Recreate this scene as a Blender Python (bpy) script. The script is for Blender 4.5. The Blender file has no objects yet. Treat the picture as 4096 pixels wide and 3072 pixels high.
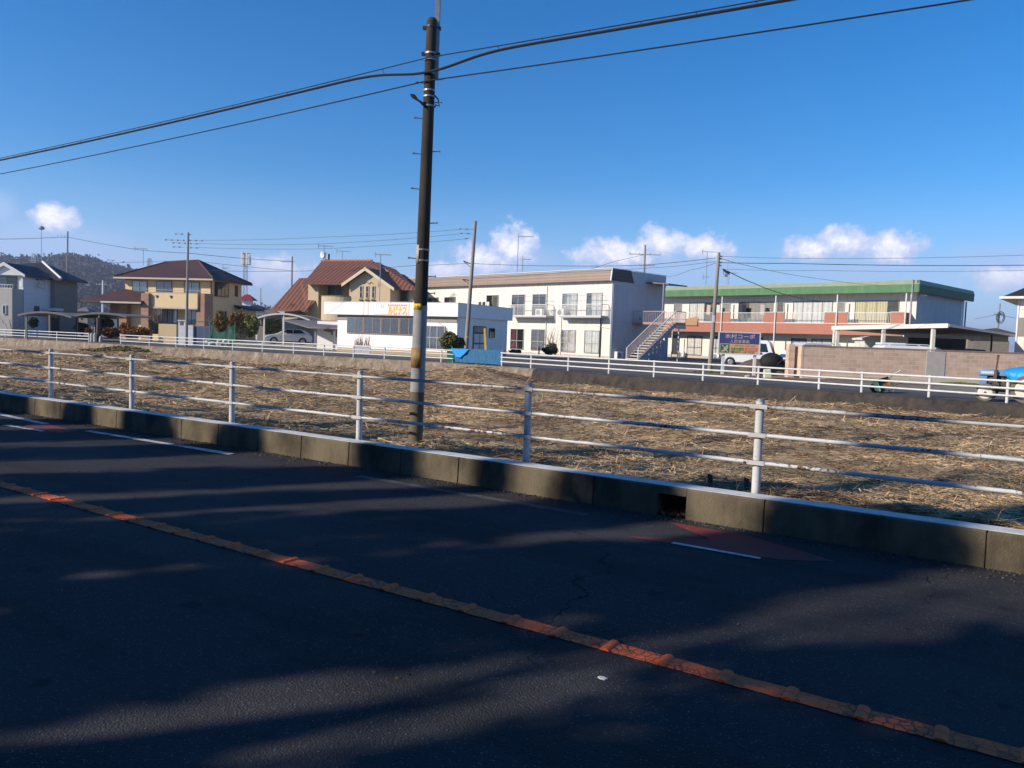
import bpy, bmesh, math, random
import numpy as np
from mathutils import Vector, Matrix
R = math.radians
rnd = random.Random(7)
S = bpy.context.scene
COL = S.collection

# ---------------------------------------------------------------- camera, sky, sun, exposure
EYE, FPX, PITCH, ROLL = 1.95, 3077.0, R(3.4), R(2.0)
FW = Vector((0, math.cos(PITCH), -math.sin(PITCH))); UP0 = Vector((0, math.sin(PITCH), math.cos(PITCH))); RT0 = Vector((1, 0, 0))
CX = math.cos(ROLL) * RT0 + math.sin(ROLL) * UP0
CY = -math.sin(ROLL) * RT0 + math.cos(ROLL) * UP0
cam_d = bpy.data.cameras.new('camera'); cam = bpy.data.objects.new('camera', cam_d); COL.objects.link(cam)
cam.matrix_world = Matrix(((CX.x, CY.x, -FW.x, 0), (CX.y, CY.y, -FW.y, 0), (CX.z, CY.z, -FW.z, EYE), (0, 0, 0, 1)))
cam_d.sensor_width = 36; cam_d.lens = 36 * FPX / 4096; cam_d.clip_end = 60000; cam_d.clip_start = 0.05
S.camera = cam
S.view_settings.view_transform = 'Standard'; S.view_settings.look = 'None'
S.view_settings.exposure = 0.22; S.view_settings.gamma = 1.0

SUN_AZ, SUN_EL = R(180 + 67), R(27)      # azimuth from +Y towards +X
sd = Vector((math.sin(SUN_AZ) * math.cos(SUN_EL), math.cos(SUN_AZ) * math.cos(SUN_EL), math.sin(SUN_EL)))
sun_d = bpy.data.lights.new('sun', 'SUN'); sun = bpy.data.objects.new('sun', sun_d); COL.objects.link(sun)
sun.rotation_euler = (-sd).to_track_quat('-Z', 'Y').to_euler()
sun_d.energy = 5.0; sun_d.angle = R(0.8); sun_d.color = (1.0, 0.89, 0.74)

def ray(px, py):
    px = float(px); py = float(py); u = (px - 2048) / FPX; v = -(py - 1536) / FPX
    return FW + u * CX + v * CY
def G(px, py, z=0.0):
    d = ray(px, py); t = (z - EYE) / d.z
    return Vector((d.x * t, d.y * t, z))
def PX(px, py, Y):
    d = ray(px, py); t = Y / d.y
    return Vector((d.x * t, Y, EYE + d.z * t))

class NT:
    def __init__(s, t): s.t = t; s.n = t.nodes; s.l = t.links
    def a(s, ty, **k):
        n = s.n.new(ty)
        for kk, v in k.items(): setattr(n, kk, v)
        return n
    def set(s, sock, v):
        if hasattr(v, 'links') or isinstance(v, bpy.types.NodeSocket): s.l.new(v, sock)
        else: sock.default_value = v
    def m(s, op, a, b=0.0, c=0.0, clamp=False):
        n = s.a('ShaderNodeMath', operation=op); n.use_clamp = clamp
        s.set(n.inputs[0], a); s.set(n.inputs[1], b); s.set(n.inputs[2], c); return n.outputs[0]
    def mix(s, f, a, b, bl='MIX'):
        n = s.a('ShaderNodeMix', data_type='RGBA', blend_type=bl)
        s.set(n.inputs[0], f); s.set(n.inputs[6], a); s.set(n.inputs[7], b); return n.outputs[2]
    def noise(s, v, sc, det=4, ro=0.55, d=0.0):
        n = s.a('ShaderNodeTexNoise'); s.set(n.inputs['Vector'], v); n.inputs['Scale'].default_value = sc
        n.inputs['Detail'].default_value = det; n.inputs['Roughness'].default_value = ro; n.inputs['Distortion'].default_value = d; return n.outputs['Fac']
    def ss(s, v, lo, hi, a=0.0, b=1.0):
        n = s.a('ShaderNodeMapRange', interpolation_type='SMOOTHSTEP'); s.set(n.inputs[0], v)
        for i, x in enumerate((lo, hi, a, b)): n.inputs[i + 1].default_value = x
        return n.outputs[0]

def c4(c): return (c[0], c[1], c[2], 1.0)
def build_world():
    w = bpy.data.worlds.new('World'); S.world = w; w.use_nodes = True
    t = NT(w.node_tree); bg = t.n['Background']
    sky = t.a('ShaderNodeTexSky', sky_type='NISHITA'); sky.sun_disc = False
    sky.sun_elevation = SUN_EL; sky.sun_rotation = SUN_AZ; sky.air_density = 1.0; sky.dust_density = 0.1; sky.ozone_density = 6.0; sky.altitude = 100
    gam = t.a('ShaderNodeHueSaturation'); gam.inputs['Saturation'].default_value = 1.28; gam.inputs['Value'].default_value = 1.66; gam.inputs['Hue'].default_value = 0.502
    t.l.new(sky.outputs[0], gam.inputs['Color'])
    tc = t.a('ShaderNodeTexCoord'); sep = t.a('ShaderNodeSeparateXYZ'); t.l.new(tc.outputs['Generated'], sep.inputs[0])
    az = t.m('ARCTAN2', sep.outputs[0], sep.outputs[1]); el = t.m('ARCSINE', sep.outputs[2])
    K = 57.29578
    az = t.m('MULTIPLY', az, K); el = t.m('MULTIPLY', el, K)
    cb = t.a('ShaderNodeCombineXYZ'); t.l.new(az, cb.inputs[0]); t.l.new(el, cb.inputs[1]); v = cb.outputs[0]
    n1 = t.noise(v, 0.75, 9, 0.62); n2 = t.noise(v, 0.22, 4, 0.5)
    def blob(px, py, rx, ry):
        d = ray(px, py).normalized(); a0 = math.degrees(math.atan2(d.x, d.y)); e0 = math.degrees(math.asin(d.z)); k = 57.3 / FPX
        s1 = t.a('ShaderNodeVectorMath', operation='SUBTRACT'); t.l.new(v, s1.inputs[0]); s1.inputs[1].default_value = (a0, e0, 0)
        s2 = t.a('ShaderNodeVectorMath', operation='MULTIPLY'); t.l.new(s1.outputs[0], s2.inputs[0]); s2.inputs[1].default_value = (1 / (rx * k), 1 / (ry * k), 0)
        s3 = t.a('ShaderNodeVectorMath', operation='LENGTH'); t.l.new(s2.outputs[0], s3.inputs[0])
        return t.m('SUBTRACT', 1.0, s3.outputs['Value'])
    def field(lst):
        o = None
        for b in lst:
            x = blob(*b); o = x if o is None else t.m('SMOOTH_MAX', o, x, 0.25)
        return o
    bright = field([(217, 868, 95, 52), (2055, 985, 115, 100), (1930, 1035, 160, 75), (1800, 1080, 140, 48), (2640, 970, 130, 68), (2470, 1015, 210, 62),
                    (2830, 990, 120, 60), (3365, 965, 135, 55), (3260, 990, 130, 52), (3560, 985, 125, 68), (4050, 1110, 150, 65), (1100, 1080, 150, 62)])
    soft = field([(2110, 1050, 190, 90), (2650, 1060, 480, 90), (3400, 1010, 330, 50), (3500, 1080, 420, 60), (4060, 1040, 320, 90), (150, 960, 420, 80), (100, 1000, 700, 110),
                  (1150, 1110, 330, 110), (1900, 1110, 500, 60), (0, 840, 60, 70)])
    nn = t.m('MULTIPLY', t.m('SUBTRACT', n1, 0.5), 2.1)
    m1 = t.ss(t.m('ADD', bright, nn), -0.02, 0.42)
    m2 = t.m('MULTIPLY', t.ss(t.m('ADD', soft, t.m('MULTIPLY', t.m('SUBTRACT', n2, 0.5), 1.2)), -0.15, 0.9), 0.62)
    hz = t.ss(el, 0.0, 12.0, 0.72, 0.0)
    base = t.mix(hz, gam.outputs[0], (3.4, 4.7, 7.6, 1)) if False else gam.outputs[0]
    hazecol = (0.56 / .08, 0.66 / .08, 0.92 / .08, 1)
    c1 = t.mix(hz, base, (0.36 / .08, 0.54 / .08, 0.90 / .08, 1))
    c2 = t.mix(m2, c1, (0.42 / .08, 0.56 / .08, 0.88 / .08, 1))
    shade = t.ss(t.noise(v, 1.3, 4, 0.6), 0.35, 0.7)
    core = t.ss(t.m('ADD', bright, nn), 0.25, 0.85); low = t.ss(el, 3.0, 6.2)
    wh = t.m('MULTIPLY', t.m('MULTIPLY', core, low), t.m('SUBTRACT', 1.0, t.m('MULTIPLY', shade, 0.5)))
    cc = t.mix(wh, (0.58 / .08, 0.66 / .08, 0.92 / .08, 1), (1.15 / .08, 1.10 / .08, 1.14 / .08, 1))
    c3 = t.mix(t.m('MULTIPLY', m1, 0.9), c2, cc)
    t.l.new(c3, bg.inputs['Color']); bg.inputs['Strength'].default_value = 0.08
build_world()

# ---------------------------------------------------------------- materials
MATS = {}
def mat(name, col, rough=0.8, col2=None, sc=4.0, amt=0.5, bump=0.0, bsc=40.0, metal=0.0, spec=0.4, coords='Object', stretch=None, fn=None, trans=0.0, coat=0.0):
    if name in MATS: return MATS[name]
    m = bpy.data.materials.new(name); m.use_nodes = True; t = NT(m.node_tree); b = t.n['Principled BSDF']
    tc = t.a('ShaderNodeTexCoord'); v = tc.outputs[coords]
    if stretch:
        mp = t.a('ShaderNodeMapping'); mp.inputs['Scale'].default_value = stretch; t.l.new(v, mp.inputs[0]); v = mp.outputs[0]
    if col2 is None: col2 = tuple(c * 0.72 for c in col)
    f = t.m('MULTIPLY', t.ss(t.noise(v, sc, 6, 0.62), 0.35, 0.72), amt)
    c = t.mix(f, c4(col), c4(col2))
    hgt = None
    if fn: c, hgt = fn(t, tc.outputs['Object'], c)
    t.l.new(c, b.inputs['Base Color'])
    b.inputs['Roughness'].default_value = rough; b.inputs['Metallic'].default_value = metal; b.inputs['Specular IOR Level'].default_value = spec
    b.inputs['Coat Weight'].default_value = coat
    if trans: b.inputs['Transmission Weight'].default_value = trans
    if bump or hgt is not None:
        bp = t.a('ShaderNodeBump'); bp.inputs['Strength'].default_value = bump or 0.6; bp.inputs['Distance'].default_value = 0.02
        h = t.noise(v, bsc, 4, 0.6) if hgt is None else hgt
        t.l.new(h, bp.inputs['Height']); t.l.new(bp.outputs[0], b.inputs['Normal'])
    MATS[name] = m; return m

def sepxyz(t, v):
    s = t.a('ShaderNodeSeparateXYZ'); t.l.new(v, s.inputs[0]); return s.outputs
def stripes(axis, period, dark=0.55, w=0.5):
    def fn(t, v, c):
        x = sepxyz(t, v)[axis]
        s = t.m('SINE', t.m('MULTIPLY', x, 2 * math.pi / period)); s = t.m('MULTIPLY_ADD', s, 0.5, 0.5)
        f = t.ss(s, w - 0.3, w + 0.3)
        return t.mix(f, t.mix(1.0, c, (dark, dark, dark, 1), 'MULTIPLY'), c), t.m('MULTIPLY', s, period)
    return fn
def blocks(bw, bh, mortar=(0.42, 0.36, 0.30), mw=0.012, mono=True):
    def fn(t, v, c):
        s = sepxyz(t, v); cb = t.a('ShaderNodeCombineXYZ'); t.l.new(s[0], cb.inputs[0]); t.l.new(s[2], cb.inputs[1])
        br = t.a('ShaderNodeTexBrick'); t.l.new(cb.outputs[0], br.inputs['Vector']); br.inputs['Scale'].default_value = 1.0
        br.inputs['Brick Width'].default_value = bw; br.inputs['Row Height'].default_value = bh; br.inputs['Mortar Size'].default_value = mw; br.inputs['Mortar Smooth'].default_value = 0.3
        br.inputs['Color1'].default_value = (1, 1, 1, 1); br.inputs['Color2'].default_value = (0.82, 0.80, 0.78, 1); br.inputs['Mortar'].default_value = (1, 1, 1, 1)
        c2 = t.mix(1.0, c, br.outputs['Color'], 'MULTIPLY')
        return t.mix(br.outputs['Fac'], c2, c4(mortar)), t.m('SUBTRACT', 1.0, br.outputs['Fac'])
    return fn

def m_asphalt(name, base, light):
    def fn(t, v, c):
        vo = t.a('ShaderNodeTexVoronoi'); t.l.new(v, vo.inputs['Vector']); vo.inputs['Scale'].default_value = 85.0
        sp = sepxyz(t, vo.outputs['Color'])
        f = t.m('MULTIPLY', t.ss(sp[0], 0.86, 0.93), t.ss(vo.outputs['Distance'], 0.45, 0.25))
        c = t.mix(t.m('MULTIPLY', f, 0.75), c, c4(light))
        f2 = t.m('MULTIPLY', t.ss(sp[1], 0.7, 0.9), 0.5); c = t.mix(f2, c, c4(tuple(k * 0.45 for k in base)))
        big = t.noise(v, 0.35, 5, 0.6); c = t.mix(t.ss(big, 0.35, 0.7, 0, 0.55), c, c4(tuple(k * 1.6 for k in base)))
        ml = t.a('ShaderNodeMapping'); ml.inputs['Scale'].default_value = (0.12, 1.1, 1); t.l.new(v, ml.inputs[0]); c = t.mix(t.ss(t.noise(ml.outputs[0], 1.0, 5, 0.65), 0.45, 0.65, 0, 0.55), c, c4(tuple(k * 0.55 for k in base)))
        sp2 = t.ss(t.noise(v, 3.1, 2, 0.4), 0.68, 0.74, 0, 0.6); c = t.mix(sp2, c, c4(tuple(k * 0.4 for k in base)))
        vc = t.a('ShaderNodeTexVoronoi', feature='DISTANCE_TO_EDGE')
        nd = t.a('ShaderNodeTexNoise'); t.l.new(v, nd.inputs['Vector']); nd.inputs['Scale'].default_value = 2.2; nd.inputs['Detail'].default_value = 6
        ad = t.a('ShaderNodeVectorMath', operation='MULTIPLY_ADD'); t.l.new(nd.outputs['Color'], ad.inputs[0]); ad.inputs[1].default_value = (0.9, 0.9, 0.9); t.l.new(v, ad.inputs[2])
        t.l.new(ad.outputs[0], vc.inputs['Vector']); vc.inputs['Scale'].default_value = 0.33
        cr = t.m('MULTIPLY', t.ss(vc.outputs['Distance'], 0.006, 0.0), t.ss(t.noise(v, 0.5, 2), 0.48, 0.6))
        c = t.mix(t.m('MULTIPLY', cr, 0.8), c, (0.006, 0.006, 0.007, 1))
        h = t.m('SUBTRACT', t.m('MULTIPLY', t.m('SUBTRACT', 1.0, vo.outputs['Distance']), 0.5), t.m('MULTIPLY', cr, 1.0))
        return c, h
    return mat(name, base, 0.88, sc=2.5, amt=0.5, fn=fn, bump=0.5, spec=0.15)
M_ROAD = m_asphalt('asphalt', (0.038, 0.0375, 0.041), (0.26, 0.26, 0.27))
M_ROAD2 = m_asphalt('far_asphalt', (0.105, 0.10, 0.098), (0.2, 0.2, 0.2))
M_KERB = mat('kerb_concrete', (0.165, 0.138, 0.095), 0.95, (0.045, 0.037, 0.026), 1.7, 0.95, bump=0.5, bsc=60, stretch=(1, 1, 0.5), spec=0.15)
def worn(base, under, lo=0.5, hi=0.62, sc=9.0):
    def fn(t, v, c):
        f = t.ss(t.m('ADD', t.m('MULTIPLY', t.noise(v, sc, 8, 0.7), 0.6), t.m('MULTIPLY', t.noise(v, 1.3, 3), 0.4)), lo, hi)
        return t.mix(f, c, c4(under)), None
    return fn
M_KTOP = mat('kerb_top_paint', (0.62, 0.62, 0.60), 0.7, (0.4, 0.38, 0.34), 6, 0.6, bump=0.2)
M_LINEW = mat('white_line_paint', (0.55, 0.55, 0.54), 0.7, fn=worn(0, (0.06, 0.06, 0.065), 0.48, 0.62))
M_LINER = mat('red_line_paint', (0.20, 0.035, 0.03), 0.8, fn=worn(0, (0.05, 0.045, 0.05), 0.5, 0.66))
def orange_fn(t, v, c):
    vo = t.a('ShaderNodeTexVoronoi', feature='DISTANCE_TO_EDGE')
    nd = t.a('ShaderNodeTexNoise'); t.l.new(v, nd.inputs['Vector']); nd.inputs['Scale'].default_value = 18
    ad = t.a('ShaderNodeVectorMath', operation='MULTIPLY_ADD'); t.l.new(nd.outputs['Color'], ad.inputs[0]); ad.inputs[1].default_value = (0.03, 0.03, 0.03); t.l.new(v, ad.inputs[2])
    t.l.new(ad.outputs[0], vo.inputs['Vector']); vo.inputs['Scale'].default_value = 17
    cr = t.m('MULTIPLY', t.ss(vo.outputs['Distance'], 0.085, 0.03), t.ss(t.noise(v, 1.6, 3), 0.38, 0.6)); c = t.mix(t.m('MULTIPLY', cr, 0.85), c, (0.05, 0.03, 0.02, 1)); c = t.mix(t.ss(t.noise(v, 22, 5, 0.7), 0.57, 0.64, 0, 0.8), c, (0.05, 0.035, 0.03, 1))
    return c, t.m('SUBTRACT', 1.0, cr)
M_ORANGE = mat('orange_line_paint', (0.76, 0.14, 0.03), 0.75, (0.56, 0.105, 0.03), 6, 0.8, fn=orange_fn, bump=0.8)
M_ORIB = mat('orange_rib_paint', (0.78, 0.142, 0.03), 0.7, (0.56, 0.105, 0.03), 9, 0.6, bump=0.3)
M_FIELD = mat('field_soil', (0.45, 0.32, 0.185), 0.95, (0.15, 0.095, 0.05), 2.2, 0.85, bump=1.0, bsc=25)
def straw_fn(t, v, c):
    oi = t.noise(v, 0.45, 5, 0.6); c = t.mix(t.ss(oi, 0.42, 0.62), c, (0.27, 0.18, 0.10, 1))
    ri = t.noise(v, 9.0, 3, 0.6); c = t.mix(t.ss(ri, 0.45, 0.62, 0, 0.6), c, (0.11, 0.062, 0.032, 1)); g = t.noise(v, 0.28, 5, 0.65, 1.0); c = t.mix(t.ss(g, 0.52, 0.64, 0, 0.6), c, (0.15, 0.14, 0.09, 1)); b_ = t.noise(v, 0.6, 6, 0.7, 0.6); return t.mix(t.ss(b_, 0.55, 0.66, 0, 0.6), c, (0.20, 0.10, 0.045, 1)), None
M_STRAW = mat('straw', (0.76, 0.55, 0.31), 0.8, (0.50, 0.34, 0.18), 6, 0.7, fn=straw_fn, spec=0.25)
def stone_fn(t, v, c):
    mp = t.a('ShaderNodeMapping'); mp.inputs['Scale'].default_value = (1, 1, 1.3); t.l.new(v, mp.inputs[0])
    vo = t.a('ShaderNodeTexVoronoi'); t.l.new(mp.outputs[0], vo.inputs['Vector']); vo.inputs['Scale'].default_value = 2.4
    ve = t.a('ShaderNodeTexVoronoi', feature='DISTANCE_TO_EDGE'); t.l.new(mp.outputs[0], ve.inputs['Vector']); ve.inputs['Scale'].default_value = 2.4
    s = sepxyz(t, vo.outputs['Color']); c = t.mix(t.m('MULTIPLY', s[0], 0.45), c, (0.16, 0.11, 0.07, 1))
    e = t.ss(ve.outputs['Distance'], 0.05, 0.0); c = t.mix(t.m('MULTIPLY', e, 0.22), c, (0.05, 0.04, 0.03, 1))
    st = t.noise(v, 1.1, 5, 0.65); c = t.mix(t.ss(st, 0.5, 0.7, 0, 0.6), c, (0.12, 0.08, 0.05, 1))
    mq = t.a('ShaderNodeMapping'); mq.inputs['Scale'].default_value = (2.5, 2.5, 0.35); t.l.new(v, mq.inputs[0]); c = t.mix(t.ss(t.noise(mq.outputs[0], 1.4, 5, 0.7), 0.5, 0.66, 0, 0.6), c, (0.42, 0.34, 0.26, 1))
    return c, t.m('SUBTRACT', 1.0, e)
M_STONE = mat('retaining_stone', (0.29, 0.235, 0.175), 0.95, (0.13, 0.10, 0.075), 3, 0.9, fn=stone_fn, bump=0.5)
M_GROUND = mat('lot_ground', (0.24, 0.21, 0.17), 0.95, (0.13, 0.11, 0.085), 0.8, 0.8, bump=0.4, bsc=20)
M_FARLAND = mat('farland', (0.14, 0.13, 0.08), 0.95, (0.08, 0.09, 0.05), 0.02, 0.9)
M_WPAINT = mat('white_rail_paint', (0.66, 0.66, 0.65), 0.5, (0.42, 0.41, 0.40), 5, 0.5)
def top_wear(t, v, c, lo, hi):
    g = t.a('ShaderNodeNewGeometry'); nz = sepxyz(t, g.outputs['Normal'])[2]
    f = t.m('MULTIPLY', t.ss(nz, 0.45, 0.85), t.ss(t.m('ADD', t.m('MULTIPLY', t.noise(v, 0.45, 3), .6), t.m('MULTIPLY', t.noise(v, 9, 4, .7), .4)), lo, hi)); return t.mix(t.m('MULTIPLY', f, .9), c, (0.035, 0.018, 0.013, 1))
def toprail_fn(t, v, c): return top_wear(t, v, worn(0, (0.10, 0.05, 0.035), 0.52, 0.62, 22.0)(t, v, c)[0], .40, .47), None
def rust_fn(t, v, c):
    c = top_wear(t, v, c, .47, .55)
    f = t.ss(t.m('ADD', t.m('MULTIPLY', t.noise(v, 14, 6, 0.7), 0.55), t.m('MULTIPLY', t.noise(v, 1.6, 3), 0.45)), 0.545, 0.6)
    c = t.mix(f, c, (0.10, 0.035, 0.015, 1)); f2 = t.ss(t.noise(v, 40, 3, 0.7), 0.66, 0.7); return t.mix(t.m('MULTIPLY', f2, 0.8), c, (0.05, 0.03, 0.02, 1)), None
M_RAIL = mat('rusty_white_rail', (0.60, 0.61, 0.62), 0.45, (0.42, 0.42, 0.43), 4, 0.5, fn=rust_fn)
M_RAILTOP = mat('rusted_top_rail', (0.52, 0.52, 0.53), 0.5, (0.3, 0.28, 0.26), 4, 0.5, fn=toprail_fn)
M_BLACKM = mat('dark_steel', (0.03, 0.03, 0.032), 0.5, spec=0.5)
M_GALV = mat('galvanised_steel', (0.35, 0.36, 0.37), 0.45, (0.22, 0.22, 0.23), 8, 0.5, metal=0.5)
M_POLE = mat('dark_pole_concrete', (0.055, 0.045, 0.035), 0.9, (0.018, 0.015, 0.012), 1.2, 0.9, bump=0.2, stretch=(3, 3, 0.8))
M_POLEC = mat('pole_cover_sheet', (0.34, 0.34, 0.35), 0.7, (0.17, 0.17, 0.18), 2.5, 0.8)
M_POLEB = mat('pole_foot_concrete', (0.14, 0.12, 0.08), 0.9, (0.10, 0.085, 0.055), 2.5, 0.7, bump=0.3)
M_CONC = mat('pole_concrete', (0.30, 0.27, 0.225), 0.85, (0.19, 0.17, 0.14), 1.5, 0.7, stretch=(3, 3, 0.5))
M_CABLE = mat('cable_sheath', (0.012, 0.012, 0.014), 0.6)
M_CABLE2 = mat('distant_cable', (0.07, 0.08, 0.10), 0.7)
M_YPLATE = mat('yellow_plate', (0.72, 0.50, 0.02), 0.5)
M_BPLATE = mat('tan_plate', (0.34, 0.20, 0.07), 0.6, (0.16, 0.11, 0.05), 7, 0.9)
M_GREYP = mat('grey_plate', (0.40, 0.37, 0.31), 0.6)
M_INK = mat('black_ink', (0.015, 0.014, 0.012), 0.6)
def streak_fn(amt, dark):
    def fn(t, v, c):
        mp = t.a('ShaderNodeMapping'); mp.inputs['Scale'].default_value = (3.5, 3.5, 0.18); t.l.new(v, mp.inputs[0])
        f = t.ss(t.noise(mp.outputs[0], 1.0, 5, 0.65), 0.48, 0.75, 0, amt); return t.mix(f, c, c4(dark)), None
    return fn
M_CREAM = mat('cream_stucco', (0.80, 0.745, 0.65), 0.9, (0.71, 0.65, 0.55), 2, 0.4, fn=streak_fn(0.6, (0.50, 0.43, 0.34)), bump=0.12)
M_GREYW = mat('grey_side_wall', (0.50, 0.50, 0.52), 0.85, (0.42, 0.42, 0.45), 1, 0.5, fn=streak_fn(0.35, (0.33, 0.33, 0.36)))
M_BROWNMET = mat('brown_fascia_metal', (0.30, 0.215, 0.165), 0.5, (0.25, 0.18, 0.14), 1.5, 0.5, fn=stripes(2, 0.26, 0.66, 0.15))
M_WHITEMET = mat('white_trim', (0.72, 0.72, 0.70), 0.5, (0.6, 0.6, 0.58), 3, 0.4)
M_ALU = mat('window_aluminium', (0.42, 0.41, 0.39), 0.45, metal=0.3)
M_ALUD = mat('bronze_window_frame', (0.07, 0.05, 0.04), 0.45, metal=0.2)
M_CURT = mat('pale_curtain', (0.74, 0.70, 0.66), 0.9, (0.55, 0.50, 0.47), 3, 0.5, fn=stripes(0, 0.26, 0.75, 0.35))
M_CURTP = mat('pink_curtain', (0.66, 0.27, 0.33), 0.9, fn=stripes(0, 0.22, 0.7, 0.35))
M_CURTY = mat('yellow_curtain', (0.62, 0.55, 0.33), 0.9, fn=stripes(0, 0.22, 0.7, 0.35))
M_DARKIN = mat('dark_interior', (0.05, 0.045, 0.04), 0.9, (0.10, 0.09, 0.08), 2, 0.8)
M_GREYIN = mat('frosted_shade', (0.30, 0.27, 0.245), 0.6, (0.22, 0.2, 0.185), 2, 0.7)
def m_glass():
    m = bpy.data.materials.new('window_glass'); m.use_nodes = True; t = NT(m.node_tree); t.n.remove(t.n['Principled BSDF'])
    tr = t.a('ShaderNodeBsdfTransparent'); tr.inputs[0].default_value = (0.97, 0.98, 0.98, 1); gl = t.a('ShaderNodeBsdfGlossy'); gl.inputs['Roughness'].default_value = 0.03
    fr = t.a('ShaderNodeFresnel'); fr.inputs[0].default_value = 1.5; mx = t.a('ShaderNodeMixShader')
    f = t.m('MULTIPLY', fr.outputs[0], 0.9); t.l.new(f, mx.inputs[0]); t.l.new(tr.outputs[0], mx.inputs[1]); t.l.new(gl.outputs[0], mx.inputs[2])
    t.l.new(mx.outputs[0], t.n['Material Output'].inputs[0]); return m
M_GLASS = m_glass()
M_GREEN = mat('faded_green_paint', (0.065, 0.185, 0.075), 0.6, (0.11, 0.22, 0.11), 1.2, 0.6, fn=streak_fn(0.5, (0.20, 0.28, 0.16)))
M_GREENL = mat('pale_green_cap', (0.21, 0.25, 0.155), 0.6, (0.25, 0.32, 0.2), 1.5, 0.6)
M_TERRA = mat('terracotta_band', (0.44, 0.185, 0.125), 0.85, (0.38, 0.155, 0.105), 1.2, 0.5, fn=streak_fn(0.25, (0.33, 0.15, 0.11)))
M_CLINIC = mat('bright_white_wall', (0.88, 0.86, 0.82), 0.8, (0.80, 0.77, 0.72), 1.5, 0.35, fn=streak_fn(0.18, (0.6, 0.52, 0.42)))
M_TANB = mat('tan_plinth', (0.42, 0.33, 0.20), 0.9)
M_YELLOWH = mat('yellow_stucco', (0.74, 0.55, 0.31), 0.9, (0.66, 0.47, 0.26), 2, 0.4, bump=0.1)
M_BRICK = mat('house_brick', (0.46, 0.27, 0.19), 0.9, (0.32, 0.18, 0.12), 4, 0.7, fn=blocks(0.24, 0.08, (0.3, 0.22, 0.17), 0.008))
M_BEIGEH = mat('beige_stucco', (0.56, 0.44, 0.29), 0.9, (0.48, 0.37, 0.24), 2, 0.4)
M_ROOFD = mat('dark_brown_tiles_x', (0.095, 0.045, 0.038), 0.6, (0.05, 0.026, 0.023), 2, 0.6, fn=stripes(0, 0.34, 0.45, 0.4))
M_ROOFDY = mat('dark_brown_tiles_y', (0.095, 0.045, 0.038), 0.6, (0.05, 0.026, 0.023), 2, 0.6, fn=stripes(1, 0.34, 0.45, 0.4))
M_ROOFR = mat('red_brown_tiles_x', (0.25, 0.098, 0.058), 0.65, (0.16, 0.065, 0.04), 2, 0.6, fn=stripes(0, 0.50, 0.38, 0.45))
M_ROOFRY = mat('red_brown_tiles_y', (0.20, 0.08, 0.05), 0.65, (0.16, 0.06, 0.036), 2, 0.6, fn=stripes(1, 0.50, 0.4, 0.45))
M_ROOFK = mat('black_slate_roof', (0.022, 0.022, 0.028), 0.6, (0.035, 0.035, 0.04), 3, 0.6)
M_ROOFRED = mat('bright_red_roof', (0.34, 0.03, 0.03), 0.6, fn=stripes(0, 0.4, 0.5))
M_WHITEH = mat('white_siding', (0.72, 0.71, 0.70), 0.85, (0.62, 0.61, 0.6), 2, 0.4, fn=stripes(2, 0.45, 0.93, 0.1))
M_GREYH = mat('grey_brown_siding', (0.27, 0.235, 0.20), 0.9, (0.22, 0.19, 0.165), 2, 0.5)
M_GREIGE = mat('greige_siding', (0.47, 0.44, 0.40), 0.85, (0.4, 0.37, 0.33), 2, 0.4)
M_BLOCK = mat('pinkish_blocks', (0.72, 0.53, 0.39), 0.92, (0.56, 0.41, 0.30), 2.5, 0.7, fn=blocks(0.40, 0.195, (0.74, 0.54, 0.42), 0.012), bump=0.5)
M_PLAINC = mat('plain_concrete', (0.50, 0.47, 0.41), 0.9, (0.38, 0.36, 0.32), 3, 0.6)
M_IVORY = mat('ivory_painted_steel', (0.74, 0.71, 0.61), 0.5, (0.62, 0.58, 0.48), 3, 0.4)
M_CPROOF = mat('carport_roof_sheet', (0.20, 0.18, 0.17), 0.6, (0.14, 0.13, 0.12), 2, 0.5, fn=stripes(0, 0.3, 0.7))
M_NAVY = mat('navy_sign', (0.045, 0.065, 0.24), 0.5, (0.12, 0.10, 0.17), 3, 0.7, stretch=(0.5, 1, 5))
M_SORANGE = mat('faded_orange_sign', (0.72, 0.47, 0.22), 0.6, (0.66, 0.38, 0.2), 2, 0.6)
M_SGREEN = mat('sign_green', (0.02, 0.20, 0.13), 0.6)
M_SRED = mat('sign_red', (0.75, 0.16, 0.13), 0.6, (0.7, 0.25, 0.2), 5, 0.5)
M_SPINKT = mat('faded_sign_letters', (0.70, 0.52, 0.42), 0.6)
M_STEXT = mat('olive_sign_letters', (0.16, 0.13, 0.05), 0.6)
M_STEXTG = mat('green_sign_letters', (0.05, 0.22, 0.10), 0.6)
M_PINK = mat('pink_sign_panel', (0.86, 0.66, 0.64), 0.6, (0.85, 0.8, 0.78), 1.2, 0.9)
M_YLET = mat('yellow_letters', (0.90, 0.60, 0.05), 0.5)
M_RDOT = mat('rose_letters', (0.62, 0.20, 0.26), 0.6)
M_CARW = mat('white_car_paint', (0.74, 0.74, 0.74), 0.3, coat=0.6, amt=0.15)
M_CARG = mat('silver_grey_car_paint', (0.66, 0.64, 0.61), 0.35, coat=0.6, amt=0.15)
M_CARB = mat('blue_white_van_paint', (0.62, 0.66, 0.72), 0.3, coat=0.6, amt=0.15)
M_CGLASS = mat('car_glass', (0.012, 0.014, 0.018), 0.08, spec=0.7)
M_TYRE = mat('tyre_rubber', (0.02, 0.02, 0.02), 0.85)
M_RIM = mat('wheel_rim', (0.40, 0.40, 0.41), 0.35, metal=0.6)
M_LAMP = mat('lamp_lens', (0.6, 0.62, 0.65), 0.15)
M_TRBLUE = mat('faded_tractor_blue', (0.11, 0.23, 0.42), 0.45, (0.20, 0.32, 0.48), 4, 0.6)
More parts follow.
